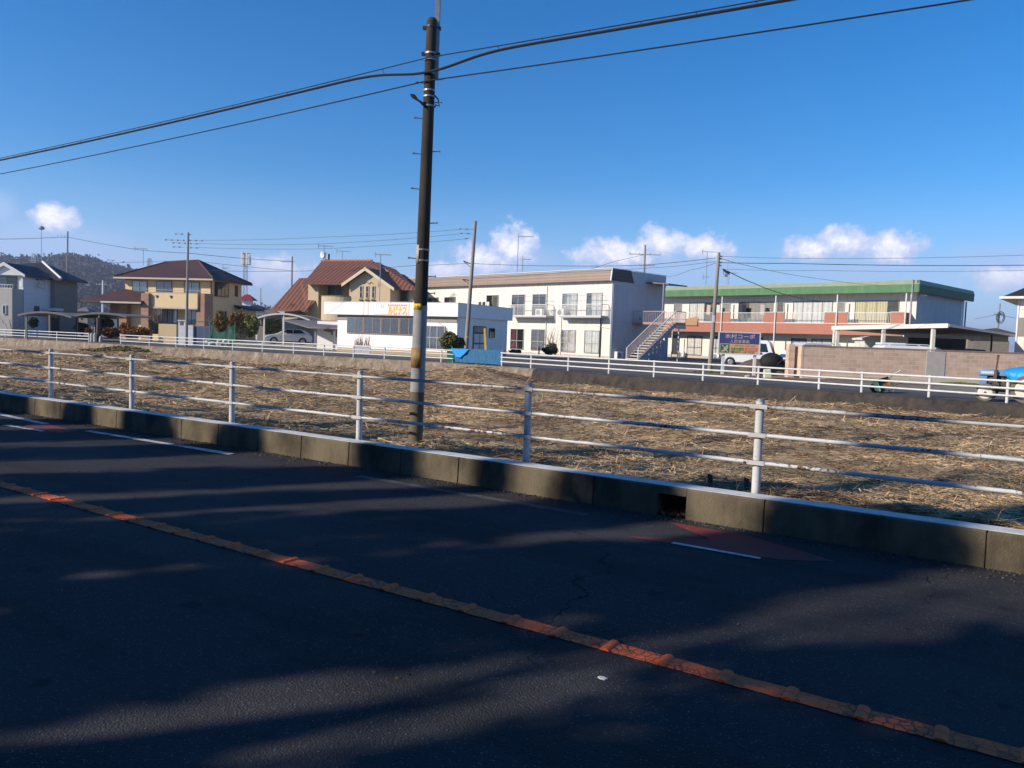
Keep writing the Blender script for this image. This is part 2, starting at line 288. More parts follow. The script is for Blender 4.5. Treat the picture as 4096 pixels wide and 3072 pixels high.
M_TRGREY = mat('engine_grey', (0.05, 0.05, 0.048), 0.7, (0.12, 0.12, 0.11), 14, 0.7)
M_RUST = mat('rusty_pipe', (0.16, 0.065, 0.03), 0.85, (0.08, 0.04, 0.025), 10, 0.8)
M_TRTYRE = mat('dusty_tyre', (0.16, 0.15, 0.12), 0.95)
M_TRRIM = mat('cream_rim', (0.72, 0.68, 0.56), 0.6)
M_TARP = mat('blue_tarpaulin', (0.012, 0.30, 0.80), 0.5, (0.01, 0.22, 0.62), 5, 0.6, bump=0.4, bsc=9)
M_NETB = mat('faded_blue_sheet', (0.012, 0.105, 0.30), 0.85, (0.06, 0.17, 0.19), 5, 1.0, bump=0.4, bsc=12, stretch=(2.5, 1, .7))
M_NETG = mat('green_net', (0.02, 0.24, 0.16), 0.8, (0.04, 0.16, 0.12), 5, 0.6)
def m_net():
    m = bpy.data.materials.new('see_through_green_net'); m.use_nodes = True; t = NT(m.node_tree); b = t.n['Principled BSDF']; b.inputs['Base Color'].default_value = (0.02, 0.20, 0.13, 1); b.inputs['Roughness'].default_value = .8
    tr = t.a('ShaderNodeBsdfTransparent'); mx = t.a('ShaderNodeMixShader'); mx.inputs[0].default_value = .5; t.l.new(tr.outputs[0], mx.inputs[1]); t.l.new(b.outputs[0], mx.inputs[2]); t.l.new(mx.outputs[0], t.n['Material Output'].inputs[0]); return m
M_NET2 = m_net()
M_BTARP = mat('black_sheet', (0.010, 0.010, 0.010), 0.75, bump=0.6, bsc=6)
M_SOIL = mat('heaped_soil', (0.12, 0.095, 0.07), 0.95, (0.05, 0.04, 0.03), 5, 0.8, bump=1.0, bsc=14)
M_BRSOIL = mat('verge_soil', (0.27, 0.17, 0.10), 0.95, (0.15, 0.10, 0.06), 3, 0.8, bump=0.6, bsc=12)
M_WBG = mat('wheelbarrow_green', (0.035, 0.12, 0.10), 0.6, (0.08, 0.12, 0.10), 6, 0.7)
M_WBO = mat('wheelbarrow_rust', (0.33, 0.12, 0.03), 0.85, (0.15, 0.05, 0.02), 6, 0.9)
M_BARK = mat('bark', (0.11, 0.085, 0.065), 0.95, (0.06, 0.045, 0.035), 8, 0.7)
M_TWIG = mat('pale_twigs', (0.23, 0.17, 0.12), 0.9)
def leafmat(name, a, b, sc=6.0):
    m = mat(name, a, 0.75, b, sc, 1.0, spec=0.25); return m
M_LEAFD = leafmat('evergreen_leaves', (0.035, 0.055, 0.022), (0.02, 0.03, 0.012))
M_LEAFO = leafmat('bronze_conifer_leaves', (0.36, 0.21, 0.055), (0.16, 0.09, 0.03), 3)
M_LEAFG = leafmat('olive_green_leaves', (0.30, 0.28, 0.08), (0.13, 0.13, 0.04), 3)
M_LEAFS = leafmat('round_shrub_leaves', (0.17, 0.15, 0.055), (0.06, 0.055, 0.02), 4)
M_LEAFY = leafmat('orange_dry_leaves', (0.32, 0.13, 0.035), (0.15, 0.06, 0.02), 2)
M_GRASS = leafmat('short_green_grass', (0.17, 0.19, 0.035), (0.10, 0.11, 0.03), 3)
M_GRASSO = leafmat('olive_moss', (0.26, 0.22, 0.07), (0.17, 0.14, 0.05), 3)
M_HILL = mat('hill_wood', (0.070, 0.058, 0.060), 0.95, (0.035, 0.035, 0.045), 0.02, 0.9, fn=None)
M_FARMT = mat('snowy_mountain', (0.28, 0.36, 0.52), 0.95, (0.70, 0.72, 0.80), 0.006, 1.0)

# ---------------------------------------------------------------- mesh helpers
class MB:
    def __init__(s): s.v = []; s.f = []
    def add(s, vs, fs):
        o = len(s.v); s.v += [tuple(v) for v in vs]; s.f += [tuple(i + o for i in f) for f in fs]; return s
    def box(s, x0, x1, y0, y1, z0, z1):
        return s.hexa([(x0, y0, z0), (x1, y0, z0), (x1, y1, z0), (x0, y1, z0), (x0, y0, z1), (x1, y0, z1), (x1, y1, z1), (x0, y1, z1)])
    def hexa(s, p): return s.add(p, [(0, 3, 2, 1), (4, 5, 6, 7), (0, 1, 5, 4), (1, 2, 6, 5), (2, 3, 7, 6), (3, 0, 4, 7)])
    def prism(s, poly, axis, c0, c1):
        n = len(poly)
        def pt(a, b, c): return {'x': (c, a, b), 'y': (a, c, b), 'z': (a, b, c)}[axis]
        vs = [pt(a, b, c0) for a, b in poly] + [pt(a, b, c1) for a, b in poly]
        return s.add(vs, [tuple(range(n))[::-1], tuple(range(n, 2 * n))] + [(i, (i + 1) % n, n + (i + 1) % n, n + i) for i in range(n)])
    def slab(s, pts, th):
        """polygon (3D points) thickened downwards by th"""
        n = len(pts); vs = [tuple(p) for p in pts] + [(p[0], p[1], p[2] - th) for p in pts]
        return s.add(vs, [tuple(range(n)), tuple(range(n, 2 * n))[::-1]] + [(i, n + i, n + (i + 1) % n, (i + 1) % n) for i in range(n)])
    def cone(s, p0, p1, r0, r1=None, n=12, caps=True):
        r1 = r0 if r1 is None else r1; p0 = Vector(p0); p1 = Vector(p1); d = (p1 - p0)
        if d.length < 1e-6: return s
        q = d.to_track_quat('Z', 'Y'); vs = []
        for p, r in ((p0, r0), (p1, r1)):
            for i in range(n):
                a = 2 * math.pi * i / n; vs.append(p + q @ Vector((r * math.cos(a), r * math.sin(a), 0)))
        fs = [(i, (i + 1) % n, n + (i + 1) % n, n + i) for i in range(n)]
        if caps: fs += [tuple(range(n))[::-1], tuple(range(n, 2 * n))]
        return s.add(vs, fs)
    def tube(s, pts, r, n=6, r1=None):
        pts = [Vector(p) for p in pts]; vs = []; m = len(pts)
        for k, p in enumerate(pts):
            d = pts[min(k + 1, m - 1)] - pts[max(k - 1, 0)]; q = d.to_track_quat('Z', 'Y'); rr = r if r1 is None else r + (r1 - r) * k / (m - 1)
            for i in range(n):
                a = 2 * math.pi * i / n; vs.append(p + q @ Vector((rr * math.cos(a), rr * math.sin(a), 0)))
        fs = [(k * n + i, k * n + (i + 1) % n, (k + 1) * n + (i + 1) % n, (k + 1) * n + i) for k in range(m - 1) for i in range(n)]
        fs += [tuple(range(n))[::-1], tuple(range((m - 1) * n, m * n))]
        return s.add(vs, fs)
    def blob(s, c, rx, ry, rz, rng, rough=0.15, nu=14, nv=9, flat=False):
        vs = []; fs = []
        for j in range(nv + 1):
            th = math.pi * j / nv
            for i in range(nu):
                a = 2 * math.pi * i / nu; k = 1 + rng.uniform(-rough, rough) if 0 < j < nv else 1
                z = math.cos(th) * rz * k
                if flat: z = max(z, 0)
                vs.append((c[0] + rx * k * math.sin(th) * math.cos(a), c[1] + ry * k * math.sin(th) * math.sin(a), c[2] + z))
        for j in range(nv):
            for i in range(nu): fs.append((j * nu + i, (j + 1) * nu + i, (j + 1) * nu + (i + 1) % nu, j * nu + (i + 1) % nu))
        return s.add(vs, fs)
    def wall(s, x0, x1, y0, y1, z0, z1, holes): return s.box(x0, x1, y0, y1, z0, z1)

def link_mesh(name, me, parent=None, m=None, kind=None):
    o = bpy.data.objects.new(name, me); COL.objects.link(o)
    if m: me.materials.append(m)
    if parent is not None: o.parent = parent
    if kind: o['kind'] = kind
    return o
def obj(name, mb, m, parent=None, smooth=False, bevel=0.0, label=None, kind=None):
    me = bpy.data.meshes.new(name); me.from_pydata(mb.v, [], mb.f); me.update()
    if smooth:
        for p in me.polygons: p.use_smooth = True
        try: me.set_sharp_from_angle(angle=R(45))
        except Exception: pass
    o = link_mesh(name, me, parent, m, kind)
    if bevel:
        b = o.modifiers.new('bevel', 'BEVEL'); b.width = bevel; b.segments = 2; b.limit_method = 'ANGLE'; b.angle_limit = R(40)
    if label: o['label'] = label
    return o
def tag(o, label, cat, group=None, kind=None):
    if label: o['label'] = label
    if cat: o['category'] = cat
    if group: o['group'] = group
    if kind: o['kind'] = kind
    return o
def thing(name, label, cat, loc=(0, 0, 0), ang=0.0, group=None, kind=None):
    o = bpy.data.objects.new(name, None); COL.objects.link(o); o.location = loc; o.rotation_euler = (0, 0, R(ang)); o.empty_display_size = 0.3
    return tag(o, label, cat, group, kind)
def copy_tree(o, parent=None):
    c = o.copy(); COL.objects.link(c)
    if parent is not None: c.parent = parent
    for ch in list(o.children): copy_tree(ch, c)
    return c
def quads_mesh(name, cen, size, rng, up=0.0, aspect=1.0, dirs=None):
    """many little leaf quads"""
    n = len(cen); a = rng.normal(size=(n, 3)) if dirs is None else dirs
    a /= np.linalg.norm(a, axis=1, keepdims=True) + 1e-9
    b = rng.normal(size=(n, 3)); b[:, 2] += up; b = np.cross(a, b); b /= np.linalg.norm(b, axis=1, keepdims=True) + 1e-9
    sz = (size * rng.uniform(0.6, 1.3, size=(n, 1))) if np.isscalar(size) else size[:, None]
    A = a * sz * 0.5 * aspect; B = b * sz * 0.5
    v = np.empty((n, 4, 3)); v[:, 0] = cen - A - B; v[:, 1] = cen + A - B * 0.6; v[:, 2] = cen + A + B * 0.6; v[:, 3] = cen - A + B
    me = bpy.data.meshes.new(name); me.vertices.add(n * 4); me.vertices.foreach_set('co', v.reshape(-1))
    me.loops.add(n * 4); me.loops.foreach_set('vertex_index', np.arange(n * 4, dtype=np.int32))
    me.polygons.add(n); me.polygons.foreach_set('loop_start', np.arange(0, n * 4, 4, dtype=np.int32))
    try: me.polygons.foreach_set('loop_total', np.full(n, 4, dtype=np.int32))
    except Exception: pass
    me.update(calc_edges=True); return me
def crown_pts(rng, blobs, n):
    """points mostly near the shells of several blobs (cx,cy,cz,rx,ry,rz)"""
    w = np.array([b[3] * b[5] for b in blobs]); idx = rng.choice(len(blobs), n, p=w / w.sum()); B = np.array(blobs)[idx]
    d = rng.normal(size=(n, 3)); d /= np.linalg.norm(d, axis=1, keepdims=True); r = rng.uniform(0.2, 1.0, size=(n, 1)) ** 0.5 * (1 + .10 * np.sin(d[:, :1] * 7 + d[:, 2:] * 5) + .10 * np.sin(d[:, 1:2] * 11 - d[:, 2:] * 9) + .05 * rng.normal(size=(n, 1)))
    return B[:, :3] + d * r * B[:, 3:]
def text(s, size, parent, m, loc, name='lettering', ext=0.006, wide=1.0, bold=0.0):
    cu = bpy.data.curves.new('t', 'FONT'); cu.body = s; cu.size = size; cu.extrude = ext; cu.align_x = 'LEFT'; cu.offset = bold
    to = bpy.data.objects.new('t', cu); COL.objects.link(to); bpy.context.view_layer.update()
    dg = bpy.context.evaluated_depsgraph_get(); me = bpy.data.meshes.new_from_object(to.evaluated_get(dg))
    bpy.data.objects.remove(to); bpy.data.curves.remove(cu)
    xs = [v.co.x for v in me.vertices]
    me.materials.clear(); o = link_mesh(name, me, parent, m)
    w = (max(xs) - min(xs)) if xs else 1
    o.rotation_euler = (R(90), 0, 0); o.location = loc; o.scale = (wide / w if wide else 1, 1, 1)
    return o

# ---------------------------------------------------------------- ground, roads, field
U2 = Vector((0.845, -0.534, 0)); N2 = Vector((0.534, 0.845, 0))
def un(u, n, z=0.0): return U2 * u + N2 * n + Vector((0, 0, z))
FZ = 0.55
def struct(name, mb, m, **k): return obj(name, mb, m, kind='structure', **k)
RAILANG = math.degrees(math.atan2(U2.y, U2.x))
roadobj = struct('road', MB().box(-70, 90, -3.2, 8.9, -0.4, 0.0), M_ROAD); roadobj.rotation_euler = (0, 0, R(RAILANG))
verge = struct('ground', MB().box(-80, 100, -60, -3.2, -0.4, 0.12), M_GROUND); verge.rotation_euler = (0, 0, R(RAILANG))

# far rail line: left part, then the part that swings towards the camera
LA, LB = Vector((-37, 60.6, 0)), Vector((-3.78, 40.8, 0)); RA, RB = Vector((0.87, 36.8, 0)), Vector((14.65, 22.6, 0))
ld = (LB - LA).normalized(); rd = (RB - RA).normalized()
def on_line(px, A, B, py=1440):
    d = ray(px, py); k = d.x / d.y     # x = k y
    e = B - A; t = (k * A.y - A.x) / (e.x - k * e.y); return A + e * t
wl_pts = [LA - ld * 60, LA, LB, RA, RB, RB + rd * 40]
def offs(p, i):
    d = ld if i < 3 else rd; n = Vector((-d.y, d.x, 0)); return p - n * 0.32
WALLTOP = [offs(p, i) for i, p in enumerate(wl_pts)]
# far ground sheet from the wall outwards to the horizon
mb = MB(); o = Vector((0, 0, 0)); vs = []; fs = []
nW = len(WALLTOP)
for p in WALLTOP: vs.append((p.x, p.y, FZ))
for p in WALLTOP:
    q = Vector((p.x, p.y + 25, 0)).normalized() * 4600; vs.append((q.x, q.y, FZ))
for i in range(nW - 1): fs.append((i, i + 1, nW + i + 1, nW + i))
# skirts left and right so the sheet also passes behind the camera's sides
mb.add(vs, fs); struct('far_ground', mb, M_GROUND)
# far road along the rails
mb = MB()
nl = Vector((-ld.y, ld.x, 0)); nr = Vector((-rd.y, rd.x, 0))
P0 = [LA - ld * 60, LA, LB + ld * 2, RA, RB, RB + rd * 40]; NN = [nl, nl, (nl + nr).normalized(), (nl + nr).normalized(), nr, nr]
ws = [5.2, 5.2, 6.0, 8.0, 5.5, 5.0]
vs = [(p.x - n.x * 0.2, p.y - n.y * 0.2, FZ + 0.004) for p, n in zip(P0, NN)] + [(p.x + n.x * w, p.y + n.y * w, FZ + 0.004) for p, n, w in zip(P0, NN, ws)]
mb.add(vs, [(i, i + 1, 7 + i, 6 + i) for i in range(5)]); struct('far_road', mb, M_ROAD2)
mb = MB(); lot = [G(2480, 1436, 0).xy, G(2420, 1480, 0).xy]
A = [(4.5, 41), (9.5, 43.5), (14.5, 41.5), (16.2, 44), (17.5, 60), (30, 80), (19, 82), (9, 64), (2.5, 60.5), (-1, 50)]
mb.add([(x, y, FZ + 0.008) for x, y in A], [tuple(range(len(A)))]); struct('parking_lot', mb, M_ROAD2)

# retaining wall: battered stone face
def fieldbase(x, y):
    n = 0.534 * x + 0.845 * y; u = 0.845 * x - 0.534 * y
    far = min(1.0, max(0.0, (u + 20) / 25)); zf = -0.10 + 0.28 * far
    k = min(1, max(0, (n - 8.9) / 3.0)); return 0.20 * (1 - k) + zf * k
MOUNDS = [(-1.4, 35.8, 1.9, 0.50), (-3.0, 34.8, 2.2, 0.22), (-26.5, 53.2, 1.9, 0.42), (-29.5, 55.4, 1.6, 0.32)]
def hf(x, y):
    z = fieldbase(x, y) + 0.05 * math.sin(x * 0.9 + 1) * math.sin(y * 0.7) + 0.03 * math.sin(x * 2.7 + y * 1.9) + 0.02 * math.sin(x * 6.1 - y * 5.3)
    for mx, my, s, h in MOUNDS: z += h * math.exp(-((x - mx) ** 2 + (y - my) ** 2) / (2 * s * s) * 1.5)
    return z
mb = MB(); seg = []
for i in range(nW - 1):
    a, b = WALLTOP[i], WALLTOP[i + 1]; L = (b - a).length; k = max(1, int(L / 0.7))
    for j in range(k): seg.append(a + (b - a) * j / k)
seg.append(WALLTOP[-1]); vs = []; fs = []; rw = random.Random(3)
for i, p in enumerate(seg):
    q = seg[min(i + 1, len(seg) - 1)] - seg[max(i - 1, 0)]; q.normalize(); n = Vector((q.y, -q.x, 0))
    w = rw.uniform(-.03, .03)
    vs += [(p.x, p.y, FZ - 0.002), (p.x + n.x * .04, p.y + n.y * .04, FZ + 0.015 + rw.uniform(-.01, .015)), (p.x + n.x * (.22 + w), p.y + n.y * (.22 + w), FZ - 0.03), (p.x + n.x * (.36 + w), p.y + n.y * (.36 + w), FZ - 0.4 + w), (p.x + n.x * .55, p.y + n.y * .55, FZ - 1.1)]
for i in range(len(seg) - 1):
    for k in range(4): a = i * 5 + k; fs.append((a, a + 1, a + 6, a + 5))
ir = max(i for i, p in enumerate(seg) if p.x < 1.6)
M_STONE2 = mat('stone_painted_shade', (0.055, 0.046, 0.038), 0.95, (0.02, 0.018, 0.018), 3, 0.9, fn=streak_fn(0.5, (0.11, 0.075, 0.045)), bump=0.9, bsc=9)  # right wall section: its deep shade is put into this dark stone colour
tag(obj('retaining_wall', MB().add(vs[:(ir + 1) * 5], [f for f in fs if max(f) < (ir + 1) * 5]), M_STONE), 'low pale stained stone retaining wall behind the field, left of the blue sheet', 'wall')
tag(obj('retaining_wall', MB().add(vs[ir * 5:], [tuple(k - ir * 5 for k in f) for f in fs if min(f) >= ir * 5]), M_STONE2), 'low stone retaining wall with shade painted into its dark colour behind the field, right of the blue sheet', 'wall')

# field sheet
NU, NV = 150, 70; vs = []; fs = []
for i in range(NU + 1):
    u = -95 + 135 * i / NU
    p0 = un(u, 8.6)
    # far end: intersection of direction N2 with wall polyline
    best = 60.0
    for a, b in zip(WALLTOP[:-1], WALLTOP[1:]):
        e = b - a; den = N2.x * e.y - N2.y * e.x
        if abs(den) < 1e-9: continue
        w = a - p0; t = (w.x * e.y - w.y * e.x) / den; s_ = (w.x * N2.y - w.y * N2.x) / den
        if 0 <= s_ <= 1 and t > 0: best = min(best, t)
    for j in range(NV + 1):
        q = p0 + N2 * (best + 0.3) * (j / NV) ** 1.25; vs.append((q.x, q.y, hf(q.x, q.y)))
for i in range(NU):
    for j in range(NV): a = i * (NV + 1) + j; fs.append((a, a + NV + 1, a + NV + 2, a + 1))
struct('field_ground', MB().add(vs, fs), M_FIELD, smooth=True)

# cut straw lying on the field
def straw():
    rng = np.random.default_rng(5); n = 320000
    r = 8.6 + 53 * rng.random(n) ** 1.7; a = np.radians(-39 + 84 * rng.random(n))
    x = r * np.sin(a) * 1.05; y = r * np.cos(a); nn = 0.534 * x + 0.845 * y
    # distance to wall
    def side(P, A, d): return (P[0] - A.x) * -d.y + (P[1] - A.y) * d.x
    ok = (nn > 8.80) & (side((x, y), LA, ld) < -0.7) & ((side((x, y), RA, rd) < -0.75))
    clump = np.sin(x * 1.3 + 2 * np.sin(y * .8)) * np.sin(y * 1.1 + 1.5 * np.sin(x * .7)) + 0.6 * np.sin(x * 3.1 + y * 2.3)
    ok &= rng.random(n) < (0.66 + 0.34 * clump)
    x, y = x[ok], y[ok]; r = r[ok]; n = len(x)
    z = np.array([hf(a_, b_) for a_, b_ in zip(x.tolist(), y.tolist())]) + rng.uniform(0.0, 0.035, n)
    yaw = rng.normal(0.15, 0.75, n) + np.sin(x * 0.9) * 0.6; pit = rng.normal(0.0, 0.12, n); pit[rng.random(n) < .003] = .8
    L = rng.uniform(0.05, 0.24, n) * (0.8 + r / 32); W = 0.0022 + 0.00042 * r
    d = np.stack([np.cos(yaw) * np.cos(pit), np.sin(yaw) * np.cos(pit), np.sin(pit)], 1)
    s = np.stack([-np.sin(yaw), np.cos(yaw), rng.normal(0, .4, n)], 1) * W[:, None]; c = np.stack([x, y, z + 0.02 + np.abs(np.sin(pit)) * L * .5], 1)
    v = np.empty((n, 4, 3)); A = d * (L / 2)[:, None]
    v[:, 0] = c - A - s; v[:, 1] = c + A - s * .4; v[:, 2] = c + A + s * .4; v[:, 3] = c - A + s
    me = bpy.data.meshes.new('straw'); me.vertices.add(n * 4); me.vertices.foreach_set('co', v.reshape(-1)); me.loops.add(n * 4)
    me.loops.foreach_set('vertex_index', np.arange(n * 4, dtype=np.int32)); me.polygons.add(n); me.polygons.foreach_set('loop_start', np.arange(0, n * 4, 4, dtype=np.int32))
    try: me.polygons.foreach_set('loop_total', np.full(n, 4, dtype=np.int32))
    except Exception: pass
    me.update(calc_edges=True)
    tag(link_mesh('straw', me, None, M_STRAW), 'dry cut straw lying all over the field behind the near fence', 'straw', kind='stuff')
straw()
def tuft_sheet(name, label, cx, cy, rx, ry, h, n, m, zf=None, size=0.05):
    rng = np.random.default_rng(int(abs(cx * 13 + cy * 7)) + n); a = rng.random(n) * 6.283; r = rng.random(n) ** .5
    x = cx + rx * r * np.cos(a); y = cy + ry * r * np.sin(a); z = np.array([(zf or hf)(p, q) for p, q in zip(x, y)]) + rng.random(n) * h * (1.1 - r)
    d = rng.normal(size=(n, 3)); d[:, 2] = np.abs(d[:, 2]) + 1
    me = quads_mesh(name, np.stack([x, y, z], 1), size, rng, dirs=d, aspect=1.8); tag(link_mesh(name, me, None, m), label, 'grass', kind='stuff')
FGZ = lambda x, y: FZ
tuft_sheet('grass_patch', 'olive green grass mound at the foot of the far retaining wall on the left', -27.0, 53.2, 2.9, 1.2, 0.14, 5000, M_GRASSO, size=0.10)

# kerb in the road frame, with a drain opening
def kerb():
    fr = [(8.22, 0.0), (8.235, 0.33), (8.25, 0.345), (8.50, 0.345), (8.51, 0.30), (8.74, 0.30), (8.74, -0.2), (8.22, -0.2)]
    hole = (-3.19, -2.86)
    mb = MB(); us = -62.0; joint = 1.0
    u = us
    while u < 55:
        v = min(u + (2.0 if u >= -6 else 1.0), 55)
        if v <= hole[0] or u >= hole[1]: segs = [(u, v)]
        else: segs = [(u, hole[0])] if u < hole[0] else []
        if u < hole[1] < v: segs.append((hole[1], v))
        for a, b in segs:
            if b - a > 0.02: mb.prism(fr, 'x', a + 0.006, b - 0.006)
        u = v
    o = struct('kerb', mb, M_KERB, bevel=0.01); o.rotation_euler = (0, 0, R(RAILANG))
    mb = MB(); mb.prism([(8.232, 0.255), (8.235, 0.33), (8.25, 0.345), (8.50, 0.345), (8.51, 0.30), (8.74, 0.30), (8.74, 0.255)], 'x', hole[0] - .005, hole[1] + .005)
    # inner back of the joints: continuous core so joints look dark, not see-through
    mb.prism([(8.24, -0.2), (8.24, 0.0), (8.25, 0.32), (8.48, 0.32), (8.50, 0.28), (8.72, 0.28), (8.72, -0.2)], 'x', us, hole[0] - .004)
    mb.prism([(8.24, -0.2), (8.24, 0.0), (8.25, 0.32), (8.48, 0.32), (8.50, 0.28), (8.72, 0.28), (8.72, -0.2)], 'x', hole[1] + .004, 55)
    mb.box(hole[0] - .3, hole[1] + .3, 8.745, 8.80, -.2, .29)
    o = struct('kerb_core', mb, M_KERB); o.rotation_euler = (0, 0, R(RAILANG))
    o = struct('kerb_edge_paint', MB().box(-62, 55, 8.255, 8.49, 0.344, 0.350), M_KTOP); o.rotation_euler = (0, 0, R(RAILANG))
    rng = np.random.default_rng(4); n = 260; c = np.stack([rng.normal(-3.02, .07, n), 8.22 + rng.random(n) * .35, rng.random(n) * .05 + .003], 1)
    me = quads_mesh('dry_leaves', c, 0.03, rng); o = link_mesh('dry_leaves', me, None, M_WBO); o.rotation_euler = (0, 0, R(RAILANG)); tag(o, 'small heap of brown dry leaves in the kerb drain opening', 'leaves', kind='stuff')
kerb()
# road markings
def mark(name, polys, m, z=0.004):
    mb = MB()
    for pl in polys:
        n = len(pl); mb.add([(u, w, z) for u, w in pl], [tuple(range(n))])
    o = struct(name, mb, m); o.rotation_euler = (0, 0, R(RAILANG)); return o
r2 = random.Random(11); pts1 = []; pts2 = []; u = -40.0
while u < 25:
    pts1.append((u, 4.355 + r2.uniform(-.006, .006))); pts2.append((u, 4.515 + r2.uniform(-.006, .006))); u += 0.05
mb = MB(); n = len(pts1); mb.add([(a, b, .006) for a, b in pts1] + [(a, b, .006) for a, b in pts2], [(i, i + 1, n + i + 1, n + i) for i in range(n - 1)])
o = struct('centre_line', mb, M_ORANGE); o.rotation_euler = (0, 0, R(RAILANG))
mb = MB(); k = -100
while k < 45:
    uu = -0.88 + 0.372 * k
    for w0 in (4.352, 4.437):
        prof = [(uu + 0.033 * math.cos(a) * 1.0, 0.006 + 0.016 * math.sin(a)) for a in [math.pi * j / 6 for j in range(7)]]
        poly = [(a, b) for a, b in prof]
        vs = [(a, w0, b) for a, b in poly] + [(a, w0 + 0.079, b) for a, b in poly]
        mb.add(vs, [(i, i + 1, 8 + i, 7 + i) for i in range(6)] + [tuple(range(7))[::-1], tuple(range(7, 14))])
    k += 1
o = struct('centre_line_ribs', mb, M_ORIB, smooth=True); o.rotation_euler = (0, 0, R(RAILANG))
mark('edge_line', [[(-13.9, 7.56), (-9.95, 7.63), (-9.98, 7.78), (-13.9, 7.68)], [(-17.8, 7.72), (-15.3, 7.55), (-15.3, 7.68), (-17.8, 7.86)], [(-15.6, 6.98), (-14.3, 7.02), (-14.3, 7.12), (-15.6, 7.08)],
                   [(-2.6, 7.12), (-1.75, 7.13), (-1.75, 7.19), (-2.6, 7.19)], [(-60, 7.6), (-18, 7.6), (-18, 7.74), (-60, 7.74)]], M_LINEW, 0.008)
mark('faint_edge_line', [[(-7.3, 7.62), (-3.8, 7.62), (-3.8, 7.76), (-7.3, 7.76)]], mat('nearly_gone_line', (0.11, 0.11, 0.112), 0.8, fn=worn(0, (0.045, 0.045, 0.05), 0.38, 0.54)), 0.004)
mark('red_marking', [[(-2.98, 7.98), (-2.1, 7.96), (-1.5, 7.70), (-1.15, 7.52), (-1.6, 7.24), (-2.6, 7.12), (-3.05, 7.10), (-2.35, 7.55)], [(-15.7, 7.66), (-14.0, 7.52), (-13.95, 7.2), (-14.4, 7.06), (-15.2, 7.15)]], M_LINER, 0.004)
o = struct('litter_scrap', MB().prism([(-1.86, 3.985), (-1.835, 3.97), (-1.81, 3.975), (-1.80, 3.995), (-1.83, 4.005), (-1.85, 4.0)], 'z', 0.001, 0.008), M_KTOP)
o['kind'] = ''; del o['kind']; tag(o, 'small pale scrap lying on the road beside the orange line', 'litter'); o.name = 'litter_scrap'
o.rotation_euler = (0, 0, R(RAILANG))
mb = MB().prism([(-7.75, 8.27), (-7.58, 8.25), (-7.50, 8.28), (-7.54, 8.33), (-7.66, 8.34)], 'z', 0.351, 0.361)
o = tag(obj('kerb_marker', mb, mat('lime_marker', (0.35, 0.55, 0.35), 0.5, (0.75, 0.62, 0.05), 9, 1.0)), 'small flat green and yellow marker on the kerb top by the main pole', 'marker'); o.rotation_euler = (0, 0, R(RAILANG))
for nm, lb, (px, py), h in [('wooden_stake', 'short dark stake standing in the straw left of the rightmost fence post', (2842, 1945), .16), ('wooden_stake', 'short dark stake touching the rightmost near fence post', (2988, 1965), .17)]:
    p = G(px, py, 0.2); tag(obj(nm, MB().hexa([(p.x - .03, p.y - .02, 0.05), (p.x + .03, p.y - .02, 0.05), (p.x + .03, p.y + .02, 0.05), (p.x - .03, p.y + .02, 0.05), (p.x - .04, p.y - .02, .2 + h), (p.x + .015, p.y - .02, .2 + h - .02), (p.x + .015, p.y + .02, .2 + h - .02), (p.x - .04, p.y + .02, .2 + h)]), M_BARK), lb, 'stake')

# ---------------------------------------------------------------- near fence
def fence_post_mb(h, r):
    return MB().cone((0, 0, 0), (0, 0, h), r, r, 16)
def near_fence():
    t = thing('guard_fence', 'rusty white three rail pipe fence standing on the near kerb', 'fence', un(0, 8.60, 0.30), RAILANG)
    us = [-7.99 + 3.0 * 0 - 0.0]
    base = G(190, 1590, 0.345); u0 = base.dot(U2); sp = (G(3015, 1972, 0.345).dot(U2) - u0) / 5
    H = 1.055
    for k in range(-9, 11):
        u = u0 + sp * k
        p = obj('post', fence_post_mb(H, 0.047), M_RAIL, t, smooth=True); p.location = (u, 0, 0)
        c = obj('post_cap', MB().cone((0, 0, H), (0, 0, H + .025), .05, .035, 16), M_GALV, p, smooth=True)
        for z in (1.0, .685, .38):
            cl = MB().prism([(-.095, -.076), (.095, -.076), (.095, -.03), (.06, -.03), (.06, .03), (-.06, .03), (-.06, -.03), (-.095, -.03)], 'z', z - .024, z + .024); obj('rail_clamp', cl, M_RAILTOP, p)
    for i, z in enumerate((1.0, .685, .38)):
        mb = MB()
        for k in range(-9, 10):
            u = u0 + sp * k; sag = r2.uniform(-.006, .006); mb.tube([(u + .0, -.05, z), (u + sp / 2, -.05, z + sag), (u + sp, -.05, z)], 0.0225, 10)
        obj('rail', mb, M_RAILTOP if i == 0 else M_RAIL, t, smooth=True, label='heavily rusted top rail' if i == 0 else None)
near_fence()

# ---------------------------------------------------------------- far guard rails
def far_rail(name, label, pts, extend=None, n=3):
    o0 = Vector((pts[0].x, pts[0].y, FZ)); d = (pts[-1] - pts[0]); ang = math.degrees(math.atan2(d.y, d.x)); t = thing(name, label, 'guard rail', o0, ang, 'white guard rails along the far road')
    xs = [(p - pts[0]).length for p in pts]
    for x in xs: q = obj('post', MB().cone((0, 0, -.1), (0, 0, .70), .045, .045, 10), M_WPAINT, t, smooth=True); q.location = (x, 0, 0)
    for z in (.655, .44, .225): obj('rail', MB().tube([(xs[0] - .05, -.04, z), (xs[-1] + .05, -.04, z)], .031, 8), M_WPAINT, t, smooth=True)
pl = [on_line(p, LA, LB, 1370) for p in (100, 228, 356)]
far_rail('guard_rail', 'white guard rail left of the driveway gap, in front of the white house', [pl[0] - ld * 9, pl[0] - ld * 6, pl[0] - ld * 3] + pl)
